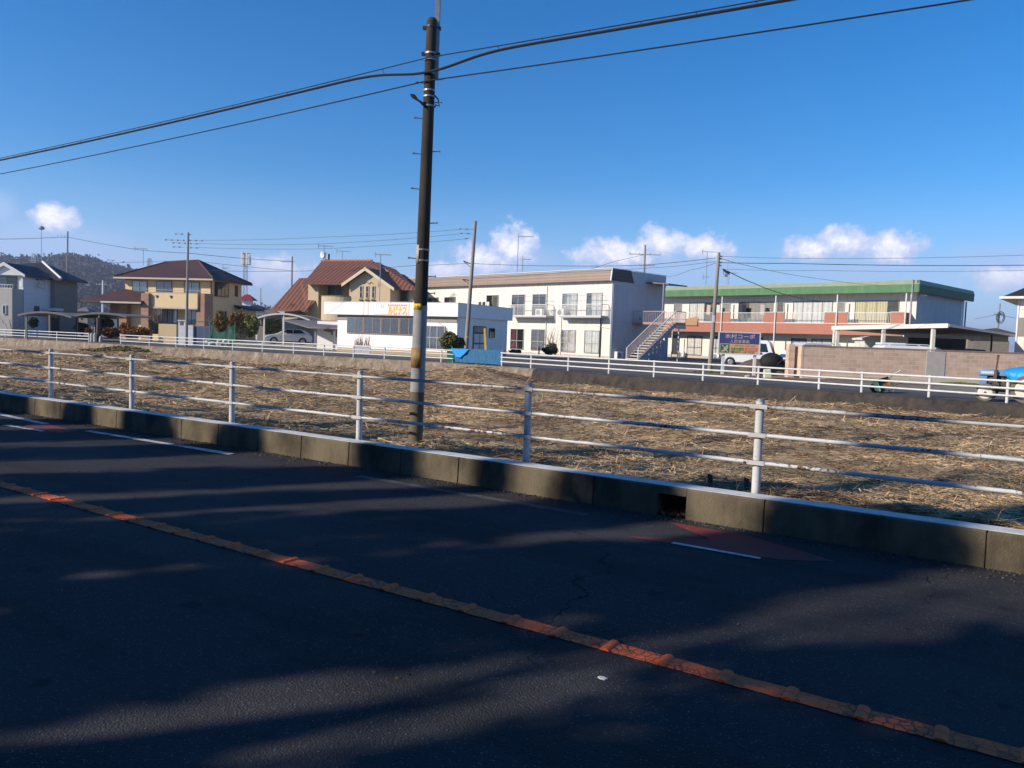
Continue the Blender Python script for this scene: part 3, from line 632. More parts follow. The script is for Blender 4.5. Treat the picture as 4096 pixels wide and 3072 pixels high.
far_rail('guard_rail', 'long white guard rail from the driveway gap to the blue sheet', [on_line(p, LA, LB, 1410) for p in (484, 598, 705, 815.5, 931, 1050, 1175, 1296.5, 1414.6, 1539, 1650, 1766)] + [on_line(1812, LA, LB, 1450)])
pr = [on_line(p, RA, RB, 1500) for p in (2006, 2123, 2272, 2435, 2616, 2813, 3034, 3279, 3450, 3721, 4035)]
far_rail('guard_rail', 'white guard rail right of the blue sheet, passing the signboard and tractor', pr + [pr[-1] + rd * 2.2, pr[-1] + rd * 4.4])
# blue sheet stretched across the rail gap
def sheet():
    a = on_line(1803, LA, LB, 1450) ; b = on_line(2006, RA, RB, 1460); d = b - a; L = d.length; ang = math.degrees(math.atan2(d.y, d.x))
    t = thing('sheet_barrier', 'ragged blue sheeting and green net tied between poles in the rail gap', 'barrier', (a.x, a.y, FZ), ang)
    for nm, x0, x1, z0, z1, m, y in (('blue_sheet', 0.05, L, .06, .78, M_NETB, 0), ('green_net', -.25, .25, -.15, .74, M_NETG, -.03)):
        vs = []; nx, nz = 26, 8
        for i in range(nx + 1):
            for j in range(nz + 1):
                x = x0 + (x1 - x0) * i / nx; z = z0 + (z1 - z0) * j / nz; z -= .012 * math.sin(i * .8) * (j == nz) ; vs.append((x, y + .03 * math.sin(i * 1.3 + j * .7), z))
        obj(nm, MB().add(vs, [(i * (nz + 1) + j, (i + 1) * (nz + 1) + j, (i + 1) * (nz + 1) + j + 1, i * (nz + 1) + j + 1) for i in range(nx) for j in range(nz)]), m, t, smooth=True)
    vs = [(0.05, -.05, .76), (.7, -.10, .74), (1.35, -.05, .77), (1.1, -.09, .55), (.75, -.1, .30), (.45, -.09, .34), (.25, -.07, .55)]
    obj('blue_tarp_flap', MB().prism([(x, z) for x, y, z in vs], 'y', -.10, -.085), M_TARP, t)
    for x in (0.02, L * .5, L): obj('support_pole', MB().cone((x, .05, -.3), (x, .05, .85), .02, .02, 6), M_GALV, t)
sheet()
def rubble():
    for lb, px, py, m, s in (('reddish broken concrete slab below the blue sheet', 1820, 1478, mat('red_slab', (.33, .15, .10), .9), (1.5, .5, .10, 12)), ('pale broken concrete slab below the blue sheet', 1905, 1484, mat('pale_slab', (.62, .54, .45), .9), (1.15, .5, .12, -12))):
        p = PX(px, py, 37.2); L, W, H, tilt = s
        o = obj('broken_slab', MB().hexa([(-L / 2, -W / 2, 0), (L / 2, -W / 2, .0), (L / 2 - .1, W / 2, .02), (-L / 2 + .15, W / 2, 0), (-L / 2 + .1, -W / 2 + .03, H), (L / 2 - .07, -W / 2, H), (L / 2 - .15, W / 2, H + .02), (-L / 2 + .2, W / 2, H)]), m, bevel=.02)
        o.location = (p.x, p.y, p.z - .1); o.rotation_euler = (R(20), R(-tilt * .9), R(-25)); tag(o, lb, 'concrete slab')
rubble()

# ---------------------------------------------------------------- buildings
class Bld:
    """a building with a local frame: x along its front to the right, y into the building, z up from the ground"""
    def __init__(s, name, label, cat, O, ang, group=None, gz=FZ):
        s.O = Vector((O[0], O[1], gz)); s.ang = R(ang); s.ex = Vector((math.cos(s.ang), math.sin(s.ang), 0)); s.ey = Vector((-math.sin(s.ang), math.cos(s.ang), 0))
        s.t = thing(name, label, cat, s.O, ang, group)
    def f(s, px, py, y=0.0):
        d = ray(px, py); C = Vector((0, 0, EYE)); P = s.O + s.ey * y; t = (P - C).dot(s.ey) / d.dot(s.ey); q = C + d * t - s.O; return q.dot(s.ex), q.z
    def s_(s, px, py, x=0.0):
        d = ray(px, py); C = Vector((0, 0, EYE)); P = s.O + s.ex * x; t = (P - C).dot(s.ex) / d.dot(s.ex); q = C + d * t - s.O; return q.dot(s.ey), q.z
    def P(s, name, mb, m, parent=None, **k): return obj(name, mb, m, parent or s.t, **k)
    def rect(s, x0, y0, x1, y1, y=0.0):
        xm, ym = (x0 + x1) / 2, (y0 + y1) / 2; a = s.f(x0, ym, y)[0]; b = s.f(x1, ym, y)[0]; return a, b, s.f(xm, y1, y)[1], s.f(xm, y0, y)[1]
    def srect(s, x0, y0, x1, y1, x=0.0):
        xm, ym = (x0 + x1) / 2, (y0 + y1) / 2; a = s.s_(x0, ym, x)[0]; b = s.s_(x1, ym, x)[0]; return a, b, s.s_(xm, y1, x)[1], s.s_(xm, y0, x)[1]
    def window(s, x0, x1, z0, z1, y=0.0, fm=None, cur=None, panes=2, bar=None, frac=None, side=False, xs=0.0, dark=None):
        """framed window standing 7 cm proud of the wall; side=True puts it on the wall x = xs facing +x"""
        fm = fm or M_ALU; w = 0.05; D = .07
        loc = (x0, y, z0) if not side else (xs, x0, z0); W = x1 - x0; H = z1 - z0
        fr = MB(); fr.box(-w, 0, -D, 0, -w, H + w).box(W, W + w, -D, 0, -w, H + w).box(0, W, -D, 0, H, H + w).box(0, W, -D - .02, 0, -w, 0)
        for k in range(1, panes): c = W * k / panes; fr.box(c - w * .5, c + w * .5, -D + .008, -.03, 0, H)
        if bar: fr.box(0, W, -D + .005, -.032, H * bar - w * .45, H * bar + w * .45)
        o = s.P('window', fr, fm); o.location = loc
        if side: o.rotation_euler = (0, 0, R(90))
        obj('interior', MB().box(0.001, W - .001, -.012, -.002, .001, H - .001), dark or M_DARKIN, o)
        if cur:
            fr_ = frac or (0.0, 1.0); vs = []; nn = max(4, int((fr_[1] - fr_[0]) * W / .05))
            for i in range(nn + 1):
                x = .03 + (fr_[0] + (fr_[1] - fr_[0]) * i / nn) * (W - .06); yy = -.028 + .008 * math.sin(x * 25 + x0)
                vs += [(x, yy, .01), (x, yy, H - .01)]
            obj('curtain', MB().add(vs, [(2 * i, 2 * i + 2, 2 * i + 3, 2 * i + 1) for i in range(nn)]), cur, o, smooth=True)
        obj('pane', MB().box(.001, W - .001, -.056, -.052, .001, H - .001), M_GLASS, o); return o
    def rail(s, x0, x1, z0, z1, y, n=None, m=None, side=False, xs=0, name='balcony_railing', r=.012):
        mb = MB(); W = x1 - x0; n = n or max(2, int(abs(W) / .13))
        mb.box(0, W, -.02, .02, z1 - z0 - .045, z1 - z0).box(0, W, -.015, .015, 0.0, .035)
        for k in range(n + 1): c = W * k / n; mb.box(c - r, c + r, -r, r, .035, z1 - z0 - .045)
        o = s.P(name, mb, m or M_WHITEMET); o.location = (x0, y, z0) if not side else (xs, x0, z0)
        if side: o.rotation_euler = (0, 0, R(90))
        return o
    def pipe(s, x, y, z0, z1, r=.05, m=None, name='downpipe'):
        return s.P(name, MB().cone((x, y, z0), (x, y, z1), r, r, 10), m or M_WHITEMET, smooth=True)
def ac_unit(b, x, y, z, side=False, xs=0):
    o = b.P('air_conditioner', MB().box(-.4, .4, -.16, .14, 0, .6), M_WHITEMET, bevel=.02)
    o.location = (x, y, z)
    if side: o.rotation_euler = (0, 0, R(90)); o.location = (xs, x, z)
    obj('fan_grille', MB().cone((-.08, -.166, .3), (-.08, -.18, .3), .22, .21, 18), M_GREYIN, o)
    return o

# --- cream apartment building with brown fascia
def apt_cream():
    O = G(2441, 1436, FZ); b = Bld('apartment_building', 'two storey cream apartment building with a brown metal fascia and outside stairs', 'apartment building', O, -45.5)
    L = -b.f(1640, 1120)[0]; D, ztop = b.s_(2663, 1102); H = b.f(2437, 1073, -.45)[1]; zf0 = b.f(2437, 1121, -.45)[1]
    zw = H - .05
    b.P('wall', MB().box(-L, 0, 0.0, D, -.3, zw - .12), M_CREAM)
    b.P('side_wall', MB().box(0.0, .03, 0.002, D - .002, -.3, zw + .02), M_GREYW)
    jm = MB().box(.03, .036, D * .40, D * .41, zf0 - .2, zw).box(.03, .036, 0.02, D - .02, 3.05, 3.07); b.P('wall_joint', jm, M_GALV)
    b.P('side_wall_band', MB().box(.03, .05, D * .385, D + .02, zf0 - .1, zw + .03), M_GREYW)
    b.P('roof', MB().box(-L, .02, -.4, D + .02, zw - .12, zw - .02), M_GALV)
    # fascia: slightly raked metal boards, wraps the corner
    b.P('fascia', MB().prism([(-.34, H), (-.45, zf0), (-.36, zf0 - .02), (.0, zf0 + .02), (.0, H)], 'x', -L - .2, .02), M_BROWNMET)
    b.P('fascia_corner_trim', MB().prism([(-.33, H + .03), (-.47, zf0 - .03), (-.40, zf0 - .03), (-.28, H + .03)], 'x', .02, .12), M_WHITEMET)
    b.P('fascia_return', MB().prism([(-.33, H), (-.44, zf0), (D * .36, zf0 - .02), (D * .30, H + .01)], 'x', .045, .10), mat('plum_fascia_metal', (.06, .035, .04), .5, fn=stripes(2, .26, .5, .2)))
    b.P('roof_capping', MB().box(-L - .2, .14, -.36, -.28, H + .002, H + .04).box(.0, .14, -.28, D + .05, H + .002, H + .03), M_WHITEMET)
    b.P('plinth', MB().box(-L, .02, -.03, .0, -.3, .22), M_PLAINC)
    # windows upper floor (balcony doors run down to the balcony slab)
    z5 = lambda x, y: (2100 + x / 3.016, 950 + y / 3.016); z4 = lambda x, y: (1600 + x / 2.552, 850 + y / 2.552)
    def wr(z, x0, y0, x1, y1, **k):
        p, q = z(x0, y0), z(x1, y1); a, c, lo, hi = b.rect(p[0], p[1], q[0], q[1]); k.setdefault('bar', None); b.window(a, c, lo, hi, **k)
    up = (z5(0, 935)); zlo = b.f(2150, 1262)[1]; zhi = b.f(2158, 1178)[1]; zslab = zlo - .05
    def up_w(p0, p1, **k):
        a = b.f(p0, 1200)[0]; c = b.f(p1, 1200)[0]; b.window(a, c, zlo, zhi, bar=.42, **k)
    up_w(2050, 2099, cur=M_GREYIN, frac=(0, 1)); up_w(2133, 2184, cur=M_GREYIN, frac=(0, 1), )
    up_w(2252, 2308, cur=M_CURT); up_w(2349, 2408, cur=M_CURT, frac=(.3, 1), panes=3)
    a, c = b.f(1948, 1210)[0], b.f(1993, 1210)[0]; b.window(a, c, zlo + .35, zhi, cur=M_CURT, frac=(.5, 1))
    for p0, p1, fr_ in ((1780, 1822, (.5, 1)), (1714, 1754, (.1, .9))):
        a, c = b.f(p0, 1195)[0], b.f(p1, 1195)[0]; b.window(a, c, zhi - 1.05, zhi - .1, cur=M_CURT, frac=fr_)
    gz0, gz1 = b.f(2160, 1400)[1], b.f(2160, 1319)[1]
    for p0, p1, cu, fr_ in ((2044, 2094, M_CURTP, (0, .5)), (2127, 2180, mat('lilac_curtain', (.55, .47, .50), .9, fn=stripes(0, .25, .7, .3)), (0, 1)), (2246, 2301, M_CURT, (0, 1)), (2340, 2396, mat('white_curtain', (.72, .72, .72), .9, fn=stripes(0, .3, .85, .3)), (0, 1))):
        a, c = b.f(p0, 1360)[0], b.f(p1, 1360)[0]; b.window(a, c, max(gz0, .12), gz1, cur=cu, frac=fr_, bar=.42)
    # balconies
    for p0, p1 in ((2036, 2186), (2238, 2406)):
        a, c = b.f(p0, 1235, -.85)[0], b.f(p1, 1235, -.85)[0]
        b.P('balcony_slab', MB().box(a, c, -.9, 0, zslab - .14, zslab), M_GREYW)
        zt = zslab + .98
        r_ = b.rail(a, c, zslab, zt, -.86, m=M_WHITEMET); b.rail(-.86, 0, zslab, zt, 0, side=True, xs=c, m=M_WHITEMET); b.rail(-.86, 0, zslab, zt, 0, side=True, xs=a, m=M_WHITEMET)
        # laundry brackets and pole
        zb = zhi + .05; mb = MB().tube([(a + .2, -.75, zb - .25), (c - .2, -.75, zb - .25)], .018, 6)
        for x in (a + .4, c - .4): mb.tube([(x, 0, zb - .25), (x, -.8, zb - .25)], .015, 5)
        b.P('laundry_pole', mb, M_GALV)
    ac_unit(b, b.f(2160, 1250, -.5)[0], -.5, zslab); ac_unit(b, b.f(2245, 1250, -.5)[0], -.5, zslab)
    a = b.f(1915, 1220, -.3)[0]
    cols = [(.75, .75, .72), (.72, .72, .74), (.05, .05, .06), (.04, .04, .04), (.6, .6, .6)]
    for i, cc in enumerate(cols): b.P('laundry', MB().add([(a - 1.1 + i * .55, -.35, zlo + .3), (a - .65 + i * .55, -.37, zlo + .28), (a - .68 + i * .55, -.35, zlo + 1.25), (a - 1.07 + i * .55, -.35, zlo + 1.25), (a - .9 + i * .55, -.45, zlo + .6)], [(0, 1, 4), (1, 2, 4), (2, 3, 4), (3, 0, 4)]), mat('laundry%d' % i, cc, .9, amt=.3))
    xp = b.f(2405, 1300)[0]; b.pipe(xp, -.08, 0, zslab - .1, .05, M_BLACKM); b.pipe(b.f(2187, 1250)[0], -.07, 0, zf0 - .3, .035); b.pipe(b.f(2245, 1330)[0], -.06, 0, zslab - .1, .03)
    b.pipe(-.06, -.05, 0, zf0, .04)
    ac_unit(b, .5, .35, 0.02, side=True, xs=.45)
    b.P('conduit', MB().tube([(.06, .5, .6), (.06, .5, 2.0), (.05, .2, 2.3), (-.3, -.05, 2.5), (-1.5, -.04, 2.65)], .035, 8), M_WHITEMET)
    b.P('wall_lamp', MB().box(.05, .25, D * .5, D * .53, 3.35, 3.5), M_GALV)
    # canopy at the back over the gallery, stairs standing clear of the side wall
    X0, X1 = 3.2, 4.3
    y0 = D; zr = b.s_(2664, 1140)[1]
    yB = b.s_(2559, 1440, X1)[0]; yT = b.s_(2704, 1290, X1)[0]; zt = b.s_(2704, 1292, X1)[1]
    b.P('landing_awning', MB().prism([(-2, zr + .05), (.6, zr + .02), (X1 * .55, zr - .15), (X1 * .55, zr - .25), (.6, zr - .1), (-2, zr - .08)], 'y', D - .2, yT + 1.6), M_CPROOF)
    b.P('awning_post', MB().cone((X1 * .5, yT + 1.2, 0), (X1 * .5, yT + 1.2, zr - .2), .07, .07, 8), M_GALV)
    n = 15; prof = [(yB - .3, 0.0), (yB, 0.0), (yT, zt - .30), (yT, zt - .02), (yT - .12, zt - .02), (yB - .45, .0)]
    st = b.P('staircase', MB().prism(prof, 'x', X1 - .05, X1), mat('stair_purple_grey', (.34, .31, .35), .6))
    obj('inner_stringer', MB().prism(prof, 'x', X0, X0 + .05), M_GALV, st)
    for k in range(n):
        y = yB - .3 + (yT - yB + .05) * k / n; z = zt * (k + 1) / n
        obj('step', MB().box(X0 + .05, X1 - .05, y, y + .30, z - .06, z), mat('pale_step', (.66, .60, .50), .8), st)
        obj('step_end', MB().cone((X1 + .003, y + .12, z - .06), (X1 + .02, y + .12, z - .06), .06, .06, 8), M_IVORY, st)
    for xx in (X1, X0 + .02):
        h = MB(); h.tube([(xx, yB - .25, 0), (xx, yB - .25, .95), (xx, yT, zt + .95)], .04, 8); obj('handrail', h, M_IVORY, st); h = MB()
        for k in range(34): f_ = k / 34; y = yB - .25 + (yT - yB + .25) * f_; h.box(xx - .01, xx + .01, y - .01, y + .01, zt * f_, zt * f_ + .93)
        obj('balusters', h, mat('pinkish_balusters', (.50, .38, .34), .6), st)
    obj('landing', MB().box(-.3, X1, yT, yT + 1.4, zt - .14, zt), mat('landing_red', (.42, .24, .2), .8), st)
    obj('landing_beam', MB().box(X1 - .06, X1 + .02, yT - .05, yT + 1.4, zt - .45, zt - .145), M_GALV, st)
    b.rail(yT, yT + 1.4, zt, zt + .95, 0, side=True, xs=X1 - .05, name='landing_railing', n=10, m=MATS['pinkish_balusters'], r=.016); b.rail(.1, X0, zt, zt + .95, yT, name='gallery_railing', n=18, m=MATS['pinkish_balusters'])
    b.rail(.1, X1, zt, zt + .95, yT + 1.38, name='landing_railing', n=20, m=MATS['pinkish_balusters'])
    b.P('gallery', MB().box(-L, .1, D + .02, yT + 1.4, zt - .15, zt), M_PLAINC)
    b.P('stair_post', MB().cone((X1 - .1, yT + .6, 0), (X1 - .1, yT + .6, zt - .15), .05, .05, 8), M_WHITEMET)
    for k in range(5): y = yB + (yT - yB) * (.35 + .11 * k); b.P('under_stair_panel', MB().box(X1 - .35, X1 - .3, y, y + (yT - yB) * .095, 0, zt * (.22 + .11 * k)), mat('panel_greyblue', (.30, .31, .38), .6))
    return b, H
APT, APTH = apt_cream()

# --- green fascia apartment building with terracotta balcony band
def apt_green():
    O = PX(3652, 1420, 65.0); b = Bld('apartment_building', 'long two storey apartment building with faded green fascia and terracotta balcony band', 'apartment building', (O.x, O.y), -47)
    z6 = lambda x, y: (2600 + x / 2.766, 950 + y / 2.766); z7 = lambda x, y: (3100 + x / 3.017, 1050 + y / 3.017); z8 = lambda x, y: (3500 + x / 2.552, 1000 + y / 2.552)
    L = 30.0; OV = 1.3
    zt = b.f(*z7(1735, 212), y=-OV)[1]; zc = b.f(*z7(1700, 262), y=-OV - .05)[1]; zb = b.f(*z7(1700, 356), y=-OV)[1]
    D = b.s_(*z8(875, 600))[0]
    b.P('wall', MB().box(-L, 0, 0, D, -.4, zb + .15), M_CREAM)
    b.P('side_wall', MB().box(0, .03, 0.002, D, -.4, zb + .14), M_GREYW)
    # roof slab with chamfered green fascia
    b.P('roof', MB().box(-L - 1, .55, -OV + .1, D + 1.5, zb + .16, zt - .1), M_GREENL)
    b.P('fascia', MB().prism([(-OV + .12, zt), (-OV - .02, zc), (-OV, zb), (-OV + .15, zb), (-OV + .25, zt - .02)], 'x', -L - 1, .55), M_GREEN)
    b.P('roof_cap', MB().prism([(-OV + .25, zt + .03), (-OV + .10, zt + .03), (-OV - .04, zc + .01), (-OV - .025, zc), (-OV + .12, zt + .002), (-OV + .25, zt + .002)], 'x', -L - 1, .58), M_GREENL)
    b.P('side_fascia', MB().prism([(.50, zt), (.64, zc), (.62, zb), (.45, zb), (.4, zt - .02)], 'y', -OV, D + 1.5), mat('dark_green_paint', (.03, .085, .05), .6, (.05, .11, .07), 2, .5))
    b.P('side_cap', MB().prism([(.40, zt + .03), (.52, zt + .03), (.67, zc + .01), (.645, zc), (.50, zt + .002), (.40, zt + .002)], 'y', -OV, D + 1.5), M_GREENL)
    b.P('soffit', MB().box(-L, .42, -OV + .16, 0, zb + .10, zb + .14), M_CREAM)
    b.P('corner_post', MB().box(.05, .14, -OV - .1, -OV, 2.9, zt + .05), M_POLEC)
    # balcony band
    zs = b.f(*z7(350, 735), y=-OV)[1]; zh = b.f(*z7(700, 602), y=-OV)[1]; z0 = b.f(*z7(350, 862), y=-OV)[1]
    cols = []
    def X(z, x): return b.f(*z(x, 800 if z is z6 else 650), y=-OV)[0]
    high = [(X(z6, -160), X(z6, 150)), (X(z6, 700), X(z6, 888)), (X(z6, 1265), X(z6, 1490)), (X(z7, 595), X(z7, 870)), (X(z7, 1395), X(z7, 1570))]
    x_r = high[-1][1]
    b.P('balcony_band', MB().box(-L, x_r, -OV, -OV + .14, z0, zs), M_TERRA)
    b.P('band_sill', MB().box(-L, x_r, -OV - .02, -OV + .16, zs + .002, zs + .05), M_WHITEMET)
    for a, c in high:
        b.P('balcony_pier', MB().box(a, c, -OV + .003, -OV + .137, zs + .05, zh), M_TERRA)
        b.P('pier_cap', MB().box(a - .02, c + .02, -OV - .02, -OV + .16, zh + .002, zh + .05), M_WHITEMET)
    for (a, c), (d, e) in zip(high[:-1], high[1:]): b.rail(c + .03, d - .03, zs + .05, zh, -OV + .07, m=M_WHITEMET)
    b.P('balcony_end', MB().box(x_r - .14, x_r, -OV + .145, 0, z0, zh), M_TERRA)
    b.P('balcony_floor', MB().box(-L, x_r, -OV + .145, 0, z0 + .02, z0 + .2), M_PLAINC)
    # upper windows
    zl = z0 + .25; zhi = b.f(*z7(450, 475))[1]
    def W(z, x0, x1, **k):
        yy = 780 if z is z6 else 560; b.window(b.f(*z(x0, yy))[0], b.f(*z(x1, yy))[0], zl, zhi, fm=mat('sash_tan', (.33, .27, .2), .5), panes=4, **k)
    W(z6, 440, 775, cur=M_CURT, frac=(0, .5)); W(z6, 985, 1360, cur=M_GREYIN, frac=(.3, 1)); W(z7, 225, 690, cur=mat('white_shoji', (.70, .70, .68), .9, fn=stripes(0, .5, .8, .3))); W(z7, 970, 1490, cur=M_CURTY, frac=(0, .75))
    for z, x0, x1 in ((z6, 815, 885), (z6, 1405, 1485), (z7, 30, 105), (z7, 752, 835), (z6, 270, 350)):
        yy = 780 if z is z6 else 560; b.window(b.f(*z(x0, yy))[0], b.f(*z(x1, yy))[0], zhi - 1.0, zhi - .1, cur=M_GREYIN, panes=1)
    b.P('upper_band', MB().box(-L, 0, -.03, -.004, zhi + .13, zhi + .2), M_WHITEMET)
    # laundry and partitions
    for k, (px, cc) in enumerate([(z6(1010, 770), (.03, .04, .10)), (z6(1045, 770), (.015, .015, .02)), (z6(1245, 780), (.45, .4, .36)), (z6(650, 770), (.5, .42, .35)), (z6(755, 770), (.55, .6, .55))]):
        a = b.f(*px, y=-.6)[0]; b.P('laundry', MB().prism([(a - .25, zhi - 1.2), (a + .2, zhi - 1.25), (a + .22, zhi - .25), (a - .2, zhi - .22)], 'y', -.62, -.59), mat('hung_cloth%d' % k, cc, .9, amt=.3))
    # downpipes
    for z, x in ((z6, 795), (z6, 1388), (z7, 745), (z7, 1575)):
        xx = b.f(*z(x, 800 if z is z6 else 600), y=-OV - .08)[0]; b.pipe(xx, -OV - .08, 0, zb - .1, .065)
    b.pipe(b.f(*z7(1608, 600), y=-OV + .2)[0] + .1, -OV + .35, 0, zb, .06)
    # ground floor openings
    gh = z0 - .45
    for z, x0, x1, cu, bar in ((z6, 250, 320, None, None), (z6, 415, 570, M_CURT, .4), (z6, 700, 760, M_CURT, .4), (z6, 1100, 1240, M_GREYIN, .4), (z7, 205, 375, M_GREYIN, None), (z7, 450, 690, M_CURT, None), (z7, 1000, 1300, M_GREYIN, None)):
        yy = 1200 if z is z6 else 960; b.window(b.f(*z(x0, yy))[0], b.f(*z(x1, yy))[0], .35 if cu else .05, gh, fm=M_ALUD, cur=cu, panes=2 if cu else 1, bar=bar)
    b.P('plinth', MB().box(-L, 0, -.08, -.004, -.3, .28), M_PLAINC)
    ac_unit(b, b.f(*z6(345, 1310), y=-.4)[0], -.4, .02); ac_unit(b, b.f(*z6(735, 1310), y=-.4)[0], -.4, .02)
    b.P('porch_post', MB().cone((b.f(*z6(240, 1200), y=-1.5)[0], -1.5, -.1), (b.f(*z6(240, 1200), y=-1.5)[0], -1.5, z0), .05, .05, 8), M_WHITEMET)
    # tan board leaning out of the balcony and corrugated lean-to roof edge
    a = b.f(*z6(395, 925), y=-OV - .12)[0]; c = b.f(*z6(525, 925), y=-OV - .12)[0]; q = b.f(*z6(400, 972), y=-OV - .12)[1]; h = b.f(*z6(460, 885), y=-OV - .12)[1]
    b.P('tan_board', MB().prism([(a, q), (c, q), (c, h + .1), (a, h - .15)], 'y', -OV - .14, -OV - .08), mat('tan_board', (.46, .27, .14), .8))
    xe = b.f(*z6(918, 985), y=-2.4)[0]; xs = b.f(*z6(390, 985), y=-2.4)[0]; zr = b.f(*z6(700, 990), y=-2.4)[1]
    mb = MB(); vs = []; m_ = 120
    for i in range(m_ + 1):
        x = xs + (xe - xs) * i / m_; w = .05 * math.sin(i * 2 * math.pi / 5); vs += [(x, -2.4, zr - .02 + w), (x, -OV - .15, zr + .12 + w)]
    # back gallery seen past the side wall
    y8 = D; b.P('rear_gallery', MB().box(-3, .3, D + .02, D + 1.4, 2.6, 3.75), mat('gallery_grey', (.11, .12, .14), .7))
    b.P('rear_brick_end', MB().box(.1, .35, D + 1.42, D + 3.2, 2.6, 3.85), mat('rear_terra', (.20, .08, .06), .8))
    b.P('rear_post', MB().box(.1, .2, D + .9, D + 1.0, 3.76, zb), M_BLACKM)
    b.P('rear_screen', MB().box(.0, .05, D + .03, D + .8, 3.76, zb + .1), M_WHITEH)
    b.P('side_light', MB().box(.1, .6, .3, .45, zb - .25, zb - .12), M_WHITEMET)
    b.P('antenna', MB().tube([(-20, 3, zt), (-20, 3, zt + 3.2)], .03, 5).tube([(-20.9, 3, zt + 3.1), (-19.1, 3, zt + 3.1)], .02, 5), M_GALV)
    return b
APT2 = apt_green()

# --- white clinic
def clinic():
    O = PX(1826, 1400, 51.2); b = Bld('clinic_building', 'bright white one storey shop building with a flat roof and a yellow lettered sign', 'shop', (O.x, O.y), -29)
    z3 = lambda x, y: (1000 + x / 3.16, 950 + y / 3.16); z4 = lambda x, y: (1600 + x / 2.552, 850 + y / 2.552)
    zt = b.f(1833, 1212, -.35)[1]; z0 = b.f(1833, 1267, -.35)[1]; xl = b.f(1349.7, 1330)[0]; D = b.s_(*z4(1095, 1200))[0] ; xfl = b.f(1275, 1230, -.35)[0]
    b.P('wall', MB().box(xl, 0, 0, D, -.3, z0 + .15), M_CLINIC)
    b.P('plinth', MB().box(xl - .01, .01, -.012, D, -.3, .32), M_TANB)
    # parapet band with a rounded left end
    pts = [(.25, -.35), (.25, D + .3)]; pts += [(xfl + .9, D + .3)]
    for k in range(7): a = math.pi * (1 + k / 12); pts.append((xfl + .9 + .9 * math.cos(a), .55 + .9 * math.sin(a)))
    poly = [(.25, -.35), (.25, D + .3), (xfl, D + .3)] + [(xfl + .9 - .9 * math.cos(R(15 * k)), .55 - .9 * math.sin(R(15 * k))) for k in range(7)]
    b.P('parapet', MB().prism(poly, 'z', z0, zt), M_CLINIC)
    b.P('roof_capping', MB().box(xfl + 1, .28, -.38, -.30, zt + .002, zt + .03).box(.22, .28, -.30, D + .32, zt + .002, zt + .03), M_WHITEMET)
    b.P('eave_band', MB().box(xl, .0, -.05, -.002, z0 - .38, z0), mat('eave_grey', (.33, .30, .27), .8))
    # ribbon window
    a0, zz1 = b.f(*z3(1235, 1110)); c0 = b.f(*z3(2140, 1110))[0]; wz0 = b.f(*z3(1640, 1212))[1]; wz1 = b.f(*z3(1640, 1022))[1]
    W = (c0 - a0) / 4.0
    for k in range(4):
        b.window(a0 + W * k + .04, a0 + W * (k + 1) - .14, wz0, wz1, cur=M_GREYIN, frac=((0, 1) if k != 2 else (.5, 1)), fm=mat('grey_sash', (.26, .22, .2), .5), dark=M_GREYIN)
        if k: b.P('mullion', MB().box(a0 + W * k - .08, a0 + W * k - .02, -.09, 0, wz0 - .05, wz1 + .05), mat('brown_mullion', (.30, .17, .13), .7))
    # right-hand window with curtains, door in the side wall
    a, c = b.f(*z4(240, 1280))[0], b.f(*z4(455, 1280))[0]; lo, hi = b.f(*z4(350, 1390))[1], b.f(*z4(350, 1163))[1]
    b.window(a, c, lo, hi, cur=M_CURT, panes=3, bar=.5)
    b.P('wall_cable', MB().tube([(a + 1.0, -.05, hi + .4), (c + .15, -.05, hi - .1), (c + .3, -.05, lo + .4)], .02, 5), M_GALV)
    y0, y1, lo, hi = b.srect(*z4(742, 1160), *z4(872, 1420)); lo = .1
    d = b.P('door', MB().box(.0, .05, y0, y1, lo, hi), M_ALUD)
    obj('transom', MB().box(.052, .07, y0 + .06, y1 - .06, hi - .42, hi - .06), M_GREYIN, d)
    m = (y0 + y1) / 2
    for p, q in ((y0 + .08, m - .04), (m + .04, y1 - .08)):
        for r0, r1 in ((lo + .1, lo + .8), (lo + .9, hi - .55)): obj('pane', MB().box(.052, .062, p, q, r0, r1), M_CURT, d)
    y0, y1, lo, hi = b.srect(*z4(912, 1188), *z4(958, 1270)); b.window(y0, y1, lo, hi, side=True, xs=0, fm=M_BLACKM, panes=1)
    # sign panel with lettering
    yf = -.352; s0, s1 = b.f(1492, 1240, yf)[0], b.f(1636, 1240, yf)[0]; sz0, sz1 = z0 + .06, zt - .08
    p = b.P('sign_panel', MB().box(s0, s1, yf - .03, yf - .001, sz0, sz1), M_PINK)
    wx0, wx1 = s0 + (s1 - s0) * .12, s0 + (s1 - s0) * .42
    obj('white_patch', MB().box(wx0, wx1, yf - .036, yf - .031, sz0 + .25, sz1 - .05), M_CLINIC, p)
    bx0, bx1 = s0 + (s1 - s0) * .43, s0 + (s1 - s0) * .95
    t = text('ルビナス', .62, b.t, mat('letter_shadow', (.75, .45, .25), .6), (bx0 + .02, yf - .034, sz0 + .05), 'sign_lettering_edge', .003, bx1 - bx0, .035)
    t = text('ルビナス', .62, b.t, M_YLET, (bx0, yf - .042, sz0 + .07), 'sign_lettering', .003, bx1 - bx0, .02)
    mb = MB()
    for k in range(9): x = bx0 + .05 + (bx1 - bx0) * k / 8.6; mb.cone((x, yf - .045, sz1 - .12), (x, yf - .031, sz1 - .12), .055, .055, 10)
    obj('round_characters', mb, M_RDOT, p)
    mb = MB(); cx, cz = wx0 + (wx1 - wx0) * .5, sz1 - .22
    mb.tube([(cx + .11 * math.cos(a * .5236), yf - .045, cz + .12 * math.sin(a * .5236)) for a in range(13)], .012, 5); obj('emblem_ring', mb, mat('ring_grey', (.4, .38, .42), .6), p)
